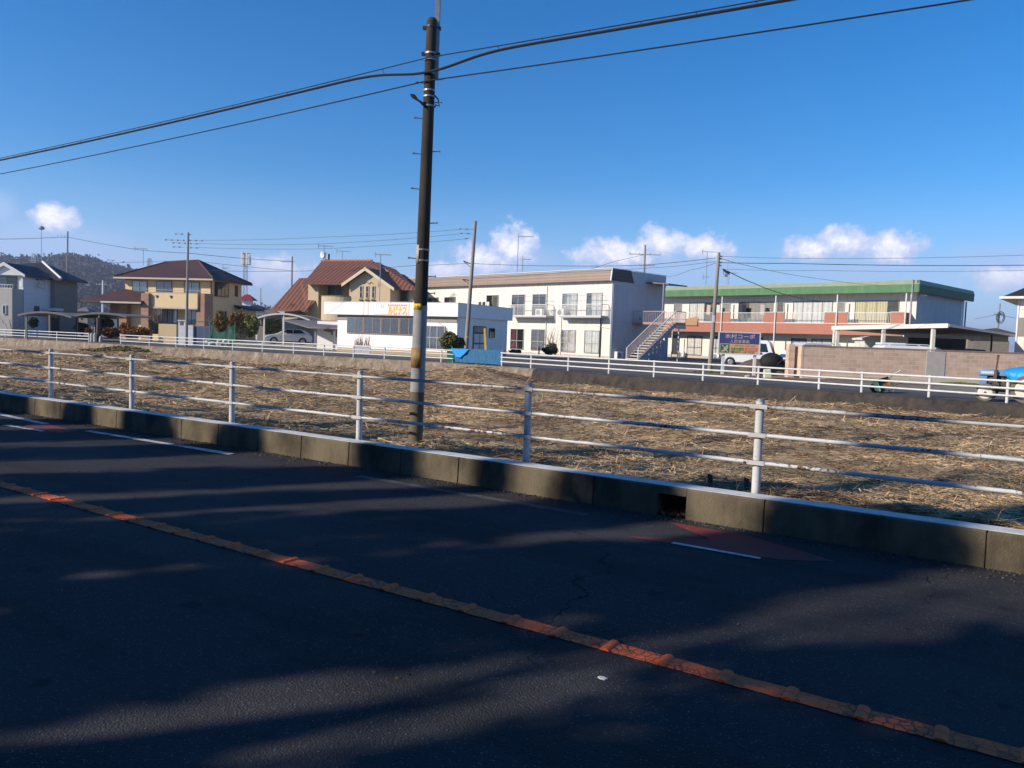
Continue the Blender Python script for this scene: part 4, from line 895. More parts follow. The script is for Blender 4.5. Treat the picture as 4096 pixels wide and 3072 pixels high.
    for k, x in enumerate((s0 - .5, s0 - .9)): b.P('fascia_stripe', MB().box(x - .06, x + .1, yf - .012, yf - .001, z0 + .01, zt - .01), mat('faded_pink_stripe', (.84, .74, .66), .7))
    b.P('entrance_step', MB().box(.0, 2.2, 1.0, D, -.2, .05), M_PLAINC)
    return b
CLI = clinic()

# --- small roof helper: quads with thickness
def roofpoly(b, name, pts, m, th=.12): return b.P(name, MB().slab(pts, th), m)

# --- yellow house
def yellow_house():
    O = PX(841, 1375, 72.0); b = Bld('house', 'two storey yellow house with a dark brown hipped tile roof and brick pillars', 'house', (O.x, O.y), -12)
    z2 = lambda x, y: (400 + x / 3.16, 950 + y / 3.16)
    F = lambda x, y, yy=0.0: b.f(*z2(x, y), y=yy)
    xl = F(320, 620)[0]; ze = F(1395, 520, -.6)[1]; D = b.s_(*z2(1790, 700))[0]
    zm = F(300, 830)[1]
    x_bl = F(-5, 800)[0]
    b.P('wall', MB().box(xl, 0, 0, D, -.3, ze + .05), M_YELLOWH)
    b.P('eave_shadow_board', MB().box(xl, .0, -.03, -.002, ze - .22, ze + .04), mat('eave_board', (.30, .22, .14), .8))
    # hip roof with two ridge peaks
    e = .7; x0, x1, y0, y1 = xl - e, .0 + e, -e, D + e
    p1 = F(1240, 288, D * .5); p0 = F(830, 312, D * .5)
    zr = p1[1]; xr1 = p1[0]; xr0 = p0[0]
    zrl = p0[1]
    R1 = (xr1, D * .5, zr); R0 = (xr0, D * .5, zrl)
    roofpoly(b, 'roof', [(x0, y0, ze), (x1, y0, ze), R1, ((xr0 + xr1) / 2, D * .5, zrl + .12), R0], M_ROOFD)
    roofpoly(b, 'hip_roof', [(x1, y0, ze), (x1, y1, ze), R1], M_ROOFDY); roofpoly(b, 'rear_roof', [(x1, y1, ze), (x0, y1, ze), R0, R1], M_ROOFD); roofpoly(b, 'left_hip_roof', [(x0, y1, ze), (x0, y0, ze), R0], M_ROOFDY)
    b.P('hip_ridge', MB().tube([(x1, y0, ze + .03), R1], .09, 6).tube([R1, (x1, y1, ze + .03)], .09, 6).tube([(x0, y0, ze + .03), R0], .09, 6).tube([R0, R1], .09, 6), M_ROOFD)
    b.P('gutter', MB().box(x0, x1, y0 - .1, y0, ze - .17, ze - .02), mat('beige_gutter', (.50, .44, .36), .6)); b.P('side_gutter', MB().box(x1, x1 + .1, y0, y1, ze - .17, ze - .02), M_ALUD)
    b.P('soffit', MB().box(x0 + .02, x1 - .02, y0 + .02, y1 - .02, ze - .16, ze - .13), M_YELLOWH)
    # upper windows
    for p, q in ((415, 595), (718, 905), (1070, 1258)):
        a, c = F(p, 620)[0], F(q, 620)[0]; b.window(a, c, F(800, 690)[1] + .05, F(800, 560)[1], cur=M_CURT if p != 718 else M_GREYIN, fm=mat('green_grey_sash', (.10, .12, .10), .5), dark=M_GREYIN)
    # balcony with deep yellow parapet
    a, c = F(570, 780, -1.6)[0], F(1232, 780, -1.6)[0]; zb0, zb1 = F(900, 880, -1.6)[1], F(900, 700, -1.6)[1]
    b.P('balcony_parapet', MB().box(a, c, -1.6, -1.45, zb0, zb1).box(c - .15, c, -1.449, -.003, zb0, zb1).box(a, a + .15, -1.449, -.003, zb0, zb1), M_YELLOWH)
    b.P('balcony_floor', MB().box(a + .16, c - .16, -1.44, -.003, zb0 + .02, zb0 + .2), M_PLAINC)
    b.P('balcony_trim', MB().box(a - .03, c + .03, -1.66, -1.58, zb0 - .16, zb0 - .003), M_GREIGE)
    b.P('balcony_cap', MB().box(a - .03, c + .03, -1.63, -1.42, zb1 + .002, zb1 + .05), M_GREIGE)
    b.P('balcony_rail', MB().tube([(a, -1.5, zb1 + .28), (c + .9, -1.5, zb1 + .22)], .025, 6), M_GALV)
    for x in (720, 898): xx = F(x, 740, -1.61)[0]; b.P('wall_bracket', MB().prism([(xx - .12, zb1 - .25), (xx + .12, zb1 - .25), (xx, zb1 - .5)], 'y', -1.68, -1.602), M_ALUD)
    # brick pillars
    for p, q, top, yy in ((518, 612, 700, -1.9), (1270, 1322, 705, -1.5)):
        a, c = F(p, 900, yy)[0], F(q, 900, yy)[0]; b.P('brick_pillar', MB().box(a, c, yy, yy + 1.3 if p > 1000 else yy + .6, -.3, F(p, top, yy)[1]), M_BRICK)
    a, c = F(1215, 980, -1.4)[0], F(1320, 980, -1.4)[0]; b.P('brick_wing', MB().box(a, c - .02, -1.4, -.9, -.3, F(1250, 905, -1.4)[1]), M_BRICK)
    # ground floor windows
    for p, q, cu in ((735, 975, M_CURT), (1110, 1215, M_CURT)):
        a, c = F(p, 1000)[0], F(q, 1000)[0]; b.window(a, c, F(800, 1075)[1], F(800, 905)[1], fm=M_ALUD, cur=cu, panes=4 if p < 1000 else 2)
    a, c = F(990, 950)[0], F(1045, 950)[0]
    # low annex with tile roof to the left
    zal = F(10, 800, -2.2)[1]; xa0 = F(-200, 820, -2.0)[0]; xa1 = F(540, 820, -2.0)[0]
    b.P('annex_wall', MB().box(xa0 + 1.0, xl - .01, .2, D - 1, -.3, zal + .1), M_BRICK)
    xlE = b.f(318, 1203, -2.0)[0]; top = F(325, 650, 1.2)
    roofpoly(b, 'annex_roof', [(xlE, -2.2, zal), (xa1, -2.2, zal), (xa1, .1, top[1] - .35), (xl + .1, .1, top[1]), (xlE + 4.2, 1.8, top[1] - .25)], M_ROOFD)
    roofpoly(b, 'annex_hip_roof', [(xlE, 6.0, zal), (xlE, -2.2, zal), (xlE + 4.2, 1.8, top[1] - .25)], M_ROOFDY)
    roofpoly(b, 'annex_rear_roof', [(xlE, 6.0, zal), (xlE + 4.2, 1.8, top[1] - .25), (xl - .01, 1.8, top[1] - .2), (xl - .01, 6.0, zal)], M_ROOFD)
    b.P('annex_gutter', MB().box(b.f(*z2(15, 815), y=-2.2)[0], xa1, -2.3, -2.2, zal - .17, zal - .02), mat('beige_gutter', (.5, .44, .36)))
    b.P('annex_soffit', MB().box(xlE + .1, xa1 - .1, -2.15, .15, zal - .2, zal - .16), M_ALUD)
    a, c = F(240, 920, -.6)[0], F(335, 920, -.6)[0]; b.P('brick_pier', MB().box(a, c, -.6, .19, -.3, zal - .2), M_BRICK)
    a, c = b.f(383, 1260, .15)[0], b.f(470, 1260, .15)[0]; b.window(a, c, .4, 1.9, y=.18, fm=M_ALUD, cur=mat('blue_grey_blind', (.16, .22, .30), .8), panes=4)
    b.window(F(345, 950, .1)[0], F(500, 950, .1)[0], 0.0, 2.3, y=.19, fm=M_ALUD, panes=2)
    # side wall: bay window, slit window
    y0, y1, lo, hi = b.srect(*z2(1450, 572), *z2(1590, 742)); w = b.window(y0, y1, lo, hi, side=True, xs=.25, fm=M_ALUD, panes=3, cur=mat('blue_white_curtain', (.42, .46, .52), .8)); b.P('bay_window_box', MB().box(.0, .245, y0 - .05, y1 + .05, lo - .05, hi + .05), M_ALUD)
    y0, y1, lo, hi = b.srect(*z2(1708, 615), *z2(1732, 742)); b.window(y0, y1, lo, hi, side=True, xs=0, fm=M_ALUD, panes=1)
    y0, y1, lo, hi = b.srect(*z2(1478, 935), *z2(1590, 1050)); b.window(y0, y1, lo, hi, side=True, xs=0, fm=M_ALUD, panes=2)
    b.P('downpipe', MB().cone((.06, -.06, 0), (.06, -.06, ze), .05, .05, 8), M_ALUD)
    # rear lean-to on the right
    y0, zz = b.s_(*z2(1765, 850)); b.P('lean_to', MB().box(-.5, .9, D - 1, D + 1.2, -.3, b.s_(*z2(1800, 910))[1]), M_YELLOWH)
    roofpoly(b, 'lean_to_roof', [(-.3, D - 1.4, b.s_(*z2(1765, 850))[1]), (1.5, D - 1.4, b.s_(*z2(1765, 905))[1]), (1.5, D + 1.8, b.s_(*z2(1765, 905))[1]), (-.3, D + 1.8, b.s_(*z2(1765, 850))[1])], M_ROOFK)
    b.P('snow_guard', MB().box(F(800, 415, 2.4)[0], F(950, 415, 2.4)[0], 2.35, 2.45, ze + (zr - ze) * .44, ze + (zr - ze) * .47), M_ROOFD)
    return b
YH = yellow_house()

# --- brown tiled gable house
def brown_house():
    O = PX(1577, 1390, 76.0); b = Bld('house', 'beige house with large reddish brown tile roofs and a front gable with three slit windows', 'house', (O.x, O.y), -20)
    z3 = lambda x, y: (1000 + x / 3.16, 950 + y / 3.16); F = lambda x, y, yy=0.0: b.f(*z3(x, y), y=yy)
    # gable wing: front plane y=0
    xg0 = F(1255, 700)[0]; xg1 = F(1772, 700)[0]; ap = F(1465, 378, -.5); el = F(1172, 588, -.5); er = F(1825, 640, -.5)
    ze = (el[1] + er[1]) / 2 + .1
    gw = MB().prism([(xg0, -.3), (xg1, -.3), (xg1, er[1]), (ap[0], ap[1] - .25), (xg0, el[1] + .2)], 'y', 0, 9); b.P('wall', gw, M_BEIGEH)
    def gp(p, y): return (p[0], y, p[1])
    roofpoly(b, 'gable_roof', [gp(el, -.6), gp(ap, -.6), gp(ap, 7.5), gp(el, 7.5)][::-1], M_ROOFRY, .15); roofpoly(b, 'gable_roof_right', [gp(ap, -.6), gp(er, -.6), (er[0], 7.5, er[1]), gp(ap, 7.5)], M_ROOFRY, .15)
    b.P('barge_board', MB().prism([(el[0] - .05, el[1] - .28), (el[0] - .05, el[1] + .02), (ap[0], ap[1] + .03), (er[0] + .05, er[1] + .02), (er[0] + .05, er[1] - .28), (ap[0], ap[1] - .32)], 'y', -.68, -.6), mat('cream_barge', (.66, .55, .38), .7))
    # main block to the left with ridge parallel to the front
    xm0 = F(735, 650, .9)[0]; zr = F(1200, 298, 5.5)[1]; rl = F(905, 295, 5.5)[0]; rr = F(1545, 305, 5.5)[0]; eL = F(675, 572, .1); eR = F(1168, 580, .1)
    b.P('main_wall', MB().box(xm0, xg0, 2.4, 9, -.3, eL[1] + .3), M_BEIGEH)
    b.P('wing_wall', MB().box(xm0, F(865, 650, .9)[0], .9, 2.4, -.3, eL[1] - .05), M_BEIGEH)
    roofpoly(b, 'main_roof', [(eL[0], .1, eL[1]), (xg1 - .5, .1, eL[1]), (rr, 5.5, zr), (rl, 5.5, zr)], M_ROOFR, .15)
    roofpoly(b, 'main_rear_roof', [(rl, 5.5, zr), (rr, 5.5, zr), (rr + 2, 11, eL[1]), (eL[0], 11, eL[1])], M_ROOFR, .15)
    b.P('ridge_tiles', MB().tube([(rl, 5.5, zr + .05), (rr, 5.5, zr + .05)], .13, 8), mat('ridge_terracotta', (.40, .17, .09), .7))
    b.P('main_gutter', MB().box(eL[0], el[0], -.02, .1, eL[1] - .17, eL[1] - .02), M_ROOFRY)
    # right roof planes
    tr = F(1840, 400, 5.5); br = F(2065, 620, 3.0)
    roofpoly(b, 'right_roof', [(xg1 + .1, 1.0, er[1] + .05), (br[0] + 1.5, 1.0, er[1] + .05), (tr[0], 5.5, tr[1]), (rr, 5.5, zr), (ap[0] + .3, 3.5, ap[1] + .1)], M_ROOFR, .15)
    roofpoly(b, 'valley_roof', [(ap[0] + .2, 2.0, ap[1] - .15), (xg1 + .2, 1.0, er[1] + .0), (rr + 1.0, 5.6, zr - .15), (rr - .3, 5.6, zr - .1)], M_ROOFR, .15)
    b.P('right_wall', MB().box(xg1, br[0] + 1.0, 1.8, 9, -.3, er[1] + .05), M_BEIGEH)
    for p, q in ((1780, 1860), (1910, 1995)):
        a, c = F(p, 730, 1.8)[0], F(q, 730, 1.8)[0]; b.window(a, c, F(1800, 800, 1.8)[1], F(1800, 660, 1.8)[1], y=1.8, fm=M_ALUD, panes=2)
    # three slit windows and their sills
    for p in (1393, 1470, 1548):
        a, c = F(p, 700)[0], F(p + 28, 700)[0]; w = b.window(a, c, F(p, 760)[1], F(p, 618)[1], fm=mat('cream_frame', (.6, .5, .36), .7), panes=1, bar=.5)
        b.P('sill_box', MB().box(a - .05, c + .05, -.16, -.003, F(p, 800)[1], F(p, 782)[1]), M_ALUD)
    b.P('gable_ornament', MB().tube([(ap[0] - .5, -.03, ap[1] - 1.6), (ap[0] - .2, -.03, ap[1] - 1.35), (ap[0] + .1, -.03, ap[1] - 1.6), (ap[0] + .35, -.03, ap[1] - 1.4), (ap[0] + .6, -.03, ap[1] - 1.6)], .03, 5), M_ALUD)
    # recessed balcony with rounded parapet
    a, c = F(990, 660, 2.4)[0], F(1175, 660, 2.4)[0]; b.window(a, c, F(1000, 725, 2.4)[1], F(1000, 612, 2.4)[1], y=2.4, cur=M_GREYIN, frac=(.5, 1), dark=mat('teal_glassdark', (.10, .14, .14), .4))
    bx0, bx1 = F(845, 760, -.7)[0], F(1272, 760, .0)[0]; bz1 = F(1000, 740, -.7)[1]; bz0 = F(1000, 900, -.7)[1]
    cx = (bx0 + bx1) / 2; rx = (bx1 - bx0) / 2; poly = [(bx1, .9), (bx1, .3)] + [(cx + rx * math.cos(R(k)), .3 - 1.1 * math.sin(R(k))) for k in range(15, 180, 15)] + [(bx0, .3), (bx0, .9)]
    b.P('balcony_parapet', MB().prism(poly, 'z', bz0 - 2.2, bz1), M_BEIGEH)
    b.P('balcony_coping', MB().prism([(x + (.04 if x > cx else -.04), y - .04) for x, y in poly], 'z', bz1 + .002, bz1 + .07), mat('coping_dark', (.25, .18, .12), .8))
    # big low roof sweeping down on the left
    tz = F(625, 512, 4.0); bl = F(265, 905, -.2); br_ = F(705, 920, -.2); c1 = F(805, 795, .5); c2 = F(725, 790, 1.0); tr_ = F(730, 520, 4.0)
    roofpoly(b, 'low_roof', [(bl[0], -.2, bl[1]), (br_[0], -.2, br_[1]), (c1[0], .9, c1[1]), (xm0 + .05, .9, c1[1] + .05), (xm0 + .05, 4, tr_[1]), (tz[0], 4, tz[1])], M_ROOFR, .15)
    roofpoly(b, 'low_rear_roof', [(tz[0], 4, tz[1]), (xm0, 4, tz[1]), (xm0, 9, bl[1]), (bl[0], 9, bl[1])], M_ROOFR, .15)
    b.P('low_wall', MB().box(bl[0] + 1.2, xm0, .5, 8.5, -.3, bl[1] - .05), M_BEIGEH)
    b.P('low_gutter', MB().box(bl[0], br_[0], -.3, -.18, bl[1] - .2, bl[1] - .04), M_ROOFRY)
    b.P('brick_corner', MB().box(F(610, 1050, .3)[0], F(715, 1050, .3)[0], .2, .49, -.3, bl[1] - .3), mat('warm_brick', (.42, .24, .13), .9, fn=blocks(.24, .08)))
    dish = b.P('satellite_dish', MB().cone((rl + .4, 5.3, zr + .65), (rl + .32, 5.1, zr + .65), .42, .36, 18).cone((rl + .5, 5.5, zr), (rl + .5, 5.5, zr + .7), .03, .03, 6), M_WHITEMET)
    b.P('vent_pipe', MB().cone((F(990, 290, 5.5)[0], 5.6, zr - .2), (F(990, 290, 5.5)[0], 5.6, zr + .8), .10, .10, 8), M_BLACKM)
    return b
BH = brown_house()

# --- white gabled house far left
def white_house():
    O = PX(96, 1370, 71.0); b = Bld('house', 'white two storey gabled house with black roof at the left edge', 'house', (O.x, O.y), 0)
    z1 = lambda x, y: (x / 2.765, 850 + y / 2.765); F = lambda x, y, yy=0.0: b.f(*z1(x, y), y=yy)
    ze = F(262, 700)[1]; xl = F(-260, 700)[0]; ap = F(45, 552, -.5); D = b.s_(*z1(556, 900))[0]; er = F(275, 690, -.5)
    dx = er[0] - ap[0]; elx = ap[0] - dx
    b.P('wall', MB().box(elx + .5, 0, 0, D, -.3, er[1] + .1), M_WHITEH)
    b.P('gable_wall', MB().prism([(elx + .5, er[1] + .1), (0, er[1] + .1), (0, er[1] + .2), (ap[0], ap[1] - .12), (elx + .5, er[1] + .2)], 'y', 1.3, D), M_WHITEH)
    b.P('gable_face', MB().prism([(elx + .3, er[1] - .05), (er[0] - .1, er[1] - .05), (ap[0], ap[1] - .1)], 'y', -.35, -.25), M_WHITEMET)
    roofpoly(b, 'roof', [(er[0], -.5, er[1]), (er[0], D + .3, er[1]), (ap[0], D + .3, ap[1]), (ap[0], -.5, ap[1])], M_ROOFK, .16); roofpoly(b, 'left_roof', [(ap[0], -.5, ap[1]), (ap[0], D + .3, ap[1]), (elx, D + .3, er[1]), (elx, -.5, er[1])], M_ROOFK, .16)
    b.P('barge_board', MB().prism([(elx, er[1] - .22), (elx, er[1] + .03), (ap[0], ap[1] + .04), (er[0] + .03, er[1] + .03), (er[0] + .03, er[1] - .22), (ap[0], ap[1] - .28)], 'y', -.58, -.5), M_WHITEMET)
    # projecting lower left block with balcony on top
    xb = F(190, 1000, -.9)[0]; zb = F(100, 805, -.9)[1]
    b.P('front_block', MB().box(elx + .3, xb, -1.6, 0, -.3, zb - .3), M_GREIGE)
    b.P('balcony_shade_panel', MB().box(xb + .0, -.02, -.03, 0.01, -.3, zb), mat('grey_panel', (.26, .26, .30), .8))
    b.rail(elx + .4, xb, zb - .3, zb + .05, -1.5, n=12, m=M_WHITEMET)
    a, c = F(0, 745, .0)[0] - .2, F(185, 745, .0)[0]; b.window(a, c, zb - .25, F(100, 712)[1], fm=M_ALUD, cur=M_GREYIN, frac=(.0, .5), panes=2)
    b.P('balcony_post', MB().box(F(232, 750, -.1)[0], .0, -.14, -.002, zb, er[1] - .05), M_WHITEMET)
    a, c = F(36, 1070, -1.6)[0], F(66, 1070, -1.6)[0]; b.window(a, c, F(50, 1120, -1.6)[1], F(50, 1028, -1.6)[1], y=-1.6, fm=M_WHITEMET, panes=1)
    y0, y1, lo, hi = b.srect(*z1(382, 738), *z1(485, 838)); b.window(y0, y1, lo, hi, side=True, xs=0, fm=M_WHITEMET, cur=mat('sky_blind', (.45, .52, .62), .4), frac=(.5, 1), panes=2)
    y0, y1, lo, hi = b.srect(*z1(382, 1040), *z1(425, 1092)); b.window(y0, y1, lo, hi, side=True, xs=0, fm=M_ALUD, panes=1)
    # rear grey-brown wing with mono-pitch roof
    gx1 = .45; D2 = b.s_(309, 1200, gx1)[0]; zz = b.f(*z1(850, 745), y=D + .5)[1]
    b.P('rear_wing', MB().box(-4, gx1, D + .01, D2, -.3, zz), M_GREYH)
    rp = b.f(*z1(478, 550), y=D + 3.5); re = (1.3, 0)
    re2 = b.f(*z1(600, 728), y=D - .4)
    roofpoly(b, 'rear_wing_roof', [(re2[0] - 4, D - .4, re2[1]), (re[0], D - .4, re2[1] - .05), (rp[0], D + 3.5, rp[1]), (rp[0] - 3, D + 3.5, rp[1] - .3)], M_ROOFK, .16)
    roofpoly(b, 'rear_wing_hip', [(re[0], D - .4, re2[1] - .05), (re[0], D2 + .5, re2[1]), (rp[0], D + 3.5, rp[1])], M_ROOFK, .16)
    b.P('hip_trim', MB().tube([(rp[0], D + 3.4, rp[1] + .05), (re[0], D - .42, re2[1] + .02)], .1, 6), M_WHITEMET)
    b.P('entry_canopy', MB().box(.05, 1.3, D - 1.2, D + .0, 2.5, 2.75), M_WHITEMET)
    b.P('dark_doorway', MB().box(.0, .9, D - .03, D + .0, 0, 2.4), M_DARKIN)
    return b
WH = white_house()

# --- house at the right edge
def right_house():
    O = PX(4060, 1400, 52.0); b = Bld('house', 'cream and brown two storey house cut off by the right edge', 'house', (O.x, O.y), -40)
    ze = b.f(4064, 1196)[1]; zb = b.f(4060, 1270)[1]; zc = b.f(4060, 1345)[1]
    b.P('wall', MB().box(0, 9, 0, 8, -.3, ze), M_CREAM)
    b.P('brown_band', MB().box(.02, 9.01, -.03, -.002, zc, zb), M_GREYH)
    b.P('corner_trim', MB().box(-.03, .06, -.06, -.032, 0, ze), M_WHITEMET)
    xe = b.f(4006, 1182, -.6)[0]
    roofpoly(b, 'roof', [(xe, -.7, ze + .1), (10, -.7, ze + .1), (10, 3.5, ze + 2.3), (xe + 3.6, 3.5, ze + 2.3)], M_ROOFK, .1); roofpoly(b, 'hip_roof', [(xe, 8.7, ze + .1), (xe, -.7, ze + .1), (xe + 3.6, 3.5, ze + 2.3)], M_ROOFK, .1)
    b.P('gutter', MB().box(xe - .08, 10, -.8, -.7, ze - .02, ze + .14), M_IVORY); b.P('side_gutter', MB().box(xe - .1, xe, -.7, 8.7, ze - .02, ze + .14), M_IVORY); b.P('soffit', MB().box(xe, 10, -.69, 8.6, ze + .002, ze + .03), M_GREIGE)
    b.P('laundry_rail', MB().tube([(.2, -.3, zb + .5), (3, -.3, zb + .5)], .02, 5), M_GALV)
    b.window(2.2, 3.4, .6, 1.8, fm=M_ALUD, cur=M_CURT)
    b.P('brown_eave', MB().prism([(.9, zc), (2.3, zc), (2.3, zc - 1.0), (1.1, zc - 1.0)], 'y', -.9, -.031), M_GREYH)
    return b
RH = right_house()

# ---------------------------------------------------------------- block wall, carports, sign
def block_wall():
    O = Vector((13.2, 36.2, FZ)); W1 = PX(3163, 1378, 36.4); ang = 1.2
    t = thing('block_wall', 'long pinkish concrete block wall with a plain grey panel behind the guard rail', 'wall', O, ang)
    h = W1.z - FZ; x0 = W1.x - O.x + .0
    xp0 = PX(3693, 1450, 36.6).x - O.x; xp1 = PX(3768, 1450, 36.6).x - O.x
    def W(n, a, c, y0, y1, z0, z1, m, **k): return obj(n, MB().box(a, c, y0, y1, z0, z1), m, t, **k)
    W('block_course', x0 + .55, xp0, 0, .12, .18, h - .06, M_BLOCK); W('block_course', xp1, 30, 0, .12, .18, h - .06, M_BLOCK)
    W('plain_panel', xp0 + .002, xp1 - .002, -.02, .14, .1, h - .09, M_PLAINC)
    W('coping', x0 + .5, 30, -.02, .14, h - .058, h, mat('coping_brown', (.33, .22, .17), .9))
    W('end_pillar', x0, x0 + .28, .35, .75, 0, h + .02, M_BLOCK); W('end_return', x0 + .45, x0 + .548, -.01, 1.5, .12, h - .02, M_BLOCK)
    W('footing', x0 + .5, 30, -.10, .18, -.2, .179, mat('pale_footing', (.62, .56, .42), .9))
    tuft_sheet('grass_strip', 'green grass strip at the foot of the block wall between the dirt and the wheelbarrow', 16.3, 35.75, 1.7, .35, .10, 3500, M_GRASS, zf=FGZ, size=.06)
    tuft_sheet('grass_tuft', 'small yellow-green grass tuft by the wall foot near the plain panel', 20.9, 35.9, .9, .25, .06, 900, M_GRASS, zf=FGZ, size=.05)
    tuft_sheet('grass_tuft', 'green tuft behind the tractor wheel', 15.6 + 7.4, 33.6, .8, .3, .10, 900, M_GRASS, zf=FGZ, size=.06)
block_wall()
struct('verge_strip', MB().add([(10.0, 36.7, FZ + .012), (11.5, 35.2, FZ + .012), (18, 33.2, FZ + .012), (30, 33.0, FZ + .012), (30, 36.1, FZ + .012), (13.6, 36.1, FZ + .012), (13.3, 38.6, FZ + .012), (10.2, 38.4, FZ + .012)], [tuple(range(8))]), M_BRSOIL)

def carport_right():
    A = PX(3329, 1306, 46.0); B = PX(3794, 1296, 40.5); C = PX(4058, 1338, 54.0); D = A + C - B; D.z = (A.z + C.z) / 2
    t = thing('carport', 'large flat roofed carport with ivory posts behind the block wall', 'carport', (A.x, A.y, FZ), 0); o = Vector((A.x, A.y, FZ))
    def pr(name, pts, m, th): return obj(name, MB().slab([tuple(p - o) for p in pts], th), m, t)
    up = Vector((0, 0, 1))
    pr('roof', [A, B, C, D], M_CPROOF, .08)
    def beam(name, p, q, w, h, m, dz=0.0):
        d = (q - p).normalized(); n = Vector((-d.y, d.x, 0)) * w / 2; a = [p - n, q - n, q + n, p + n]
        return obj(name, MB().slab([tuple(x - o + up * dz) for x in a], h), m, t)
    beam('front_fascia', A, B, .10, .23, M_IVORY, .03); beam('side_fascia', B, C, .08, .14, M_ALU, -.0); beam('rear_fascia', A, D, .08, .2, M_IVORY, .02)
    for p, py in ((3353, 1330), (3538, 1330), (3738, 1330)):
        d = ray(p, 1380); k = d.x / d.y; e = B - A; tt = (k * A.y - A.x) / (e.x - k * e.y); q = A + e * tt; top = q.z - FZ - .2
        obj('post', MB().box(q.x - .08, q.x + .08, q.y + .1, q.y + .26, 0, 1) if False else MB().box(q.x - o.x - .085, q.x - o.x + .085, q.y - o.y + .12, q.y - o.y + .29, 0, top), M_IVORY, t)
    for p, Y in ((3333, 47.5), (3964, 50)):
        q = PX(p, 1400, Y); obj('post', MB().cone((q.x - o.x, q.y - o.y, 0), (q.x - o.x, q.y - o.y, A.z - FZ - .05), .06 if p > 3500 else .09, None, 10), M_IVORY if p < 3500 else M_BLACKM, t)
    return t
carport_right()
def sheds():
    # cream store shed and dark screened store behind the carport
    b = Bld('storage_shed', 'cream storage shed with an overhanging roof under the carport', 'shed', PX(3620, 1400, 48.5).xy, -8)
    zt = b.f(3540, 1343)[1]; x0 = b.f(3459, 1380)[0]; zl = b.f(3500, 1353)[1]
    b.P('wall', MB().box(x0, 0, 0, 2.2, 0, zl - .05), M_IVORY); b.P('roof', MB().prism([(x0 - .15, zl - .12), (x0 - .15, zl), (x0 + .9, zt), (x0 + .9 + 1.6, zt - .04), (.1, zt - .1), (.1, zl - .4), (x0 + 1.2, zl - .3)], 'y', -.15, 2.3), M_IVORY)
    b.P('door', MB().box(x0 + .3, x0 + 1.5, -.03, -.002, .1, zl - .5), M_WHITEMET)
    b = Bld('dark_shed', 'dark grey-green screened shed with a white top beam behind the carport posts', 'shed', PX(3862, 1400, 53).xy, -5)
    x0 = b.f(3614, 1370)[0]; zt = b.f(3700, 1350)[1]
    b.P('wall', MB().box(x0, 0, 0, 2.5, 0, zt - .02), mat('dark_grey_green', (.05, .065, .065), .7)); b.P('top_beam', MB().box(x0, .9, -.12, .0, zt - .03, zt + .2), M_WHITEMET); b.P('seam', MB().box(x0 + 1.9, x0 + 2.1, -.05, -.002, 0, zt - .04), M_BLACKM)
    b = Bld('garage', 'grey garage with shutter doors and a dark hipped roof beyond the carport', 'garage', PX(4030, 1400, 60).xy, -8)
    x0 = b.f(3870, 1380)[0]; zt = b.f(3950, 1352)[1]
    b.P('wall', MB().box(x0, 0, 0, 5, 0, zt + .3), M_GREYH); b.P('shutter', MB().box(x0 + .4, x0 + 3.0, -.04, -.002, 0, zt - .2), mat('shutter', (.25, .235, .21), .6, fn=stripes(2, .12, .8, .5)))
    xa, za = b.f(3985, 1312, 2.5); b.P('roof', MB().add([(x0 - .6, -.5, zt + .3), (.9, -.5, zt + .3), (.9, 5.5, zt + .3), (x0 - .6, 5.5, zt + .3), (xa, 2.5, za), (x0 - .6, -.5, zt + .2), (.9, -.5, zt + .2), (.9, 5.5, zt + .2), (x0 - .6, 5.5, zt + .2)], [(0, 1, 4), (1, 2, 4), (2, 3, 4), (3, 0, 4), (5, 8, 7, 6), (0, 5, 6, 1), (1, 6, 7, 2), (2, 7, 8, 3), (3, 8, 5, 0)]), mat('slate_grey_roof', (.09, .075, .07), .7))
sheds()

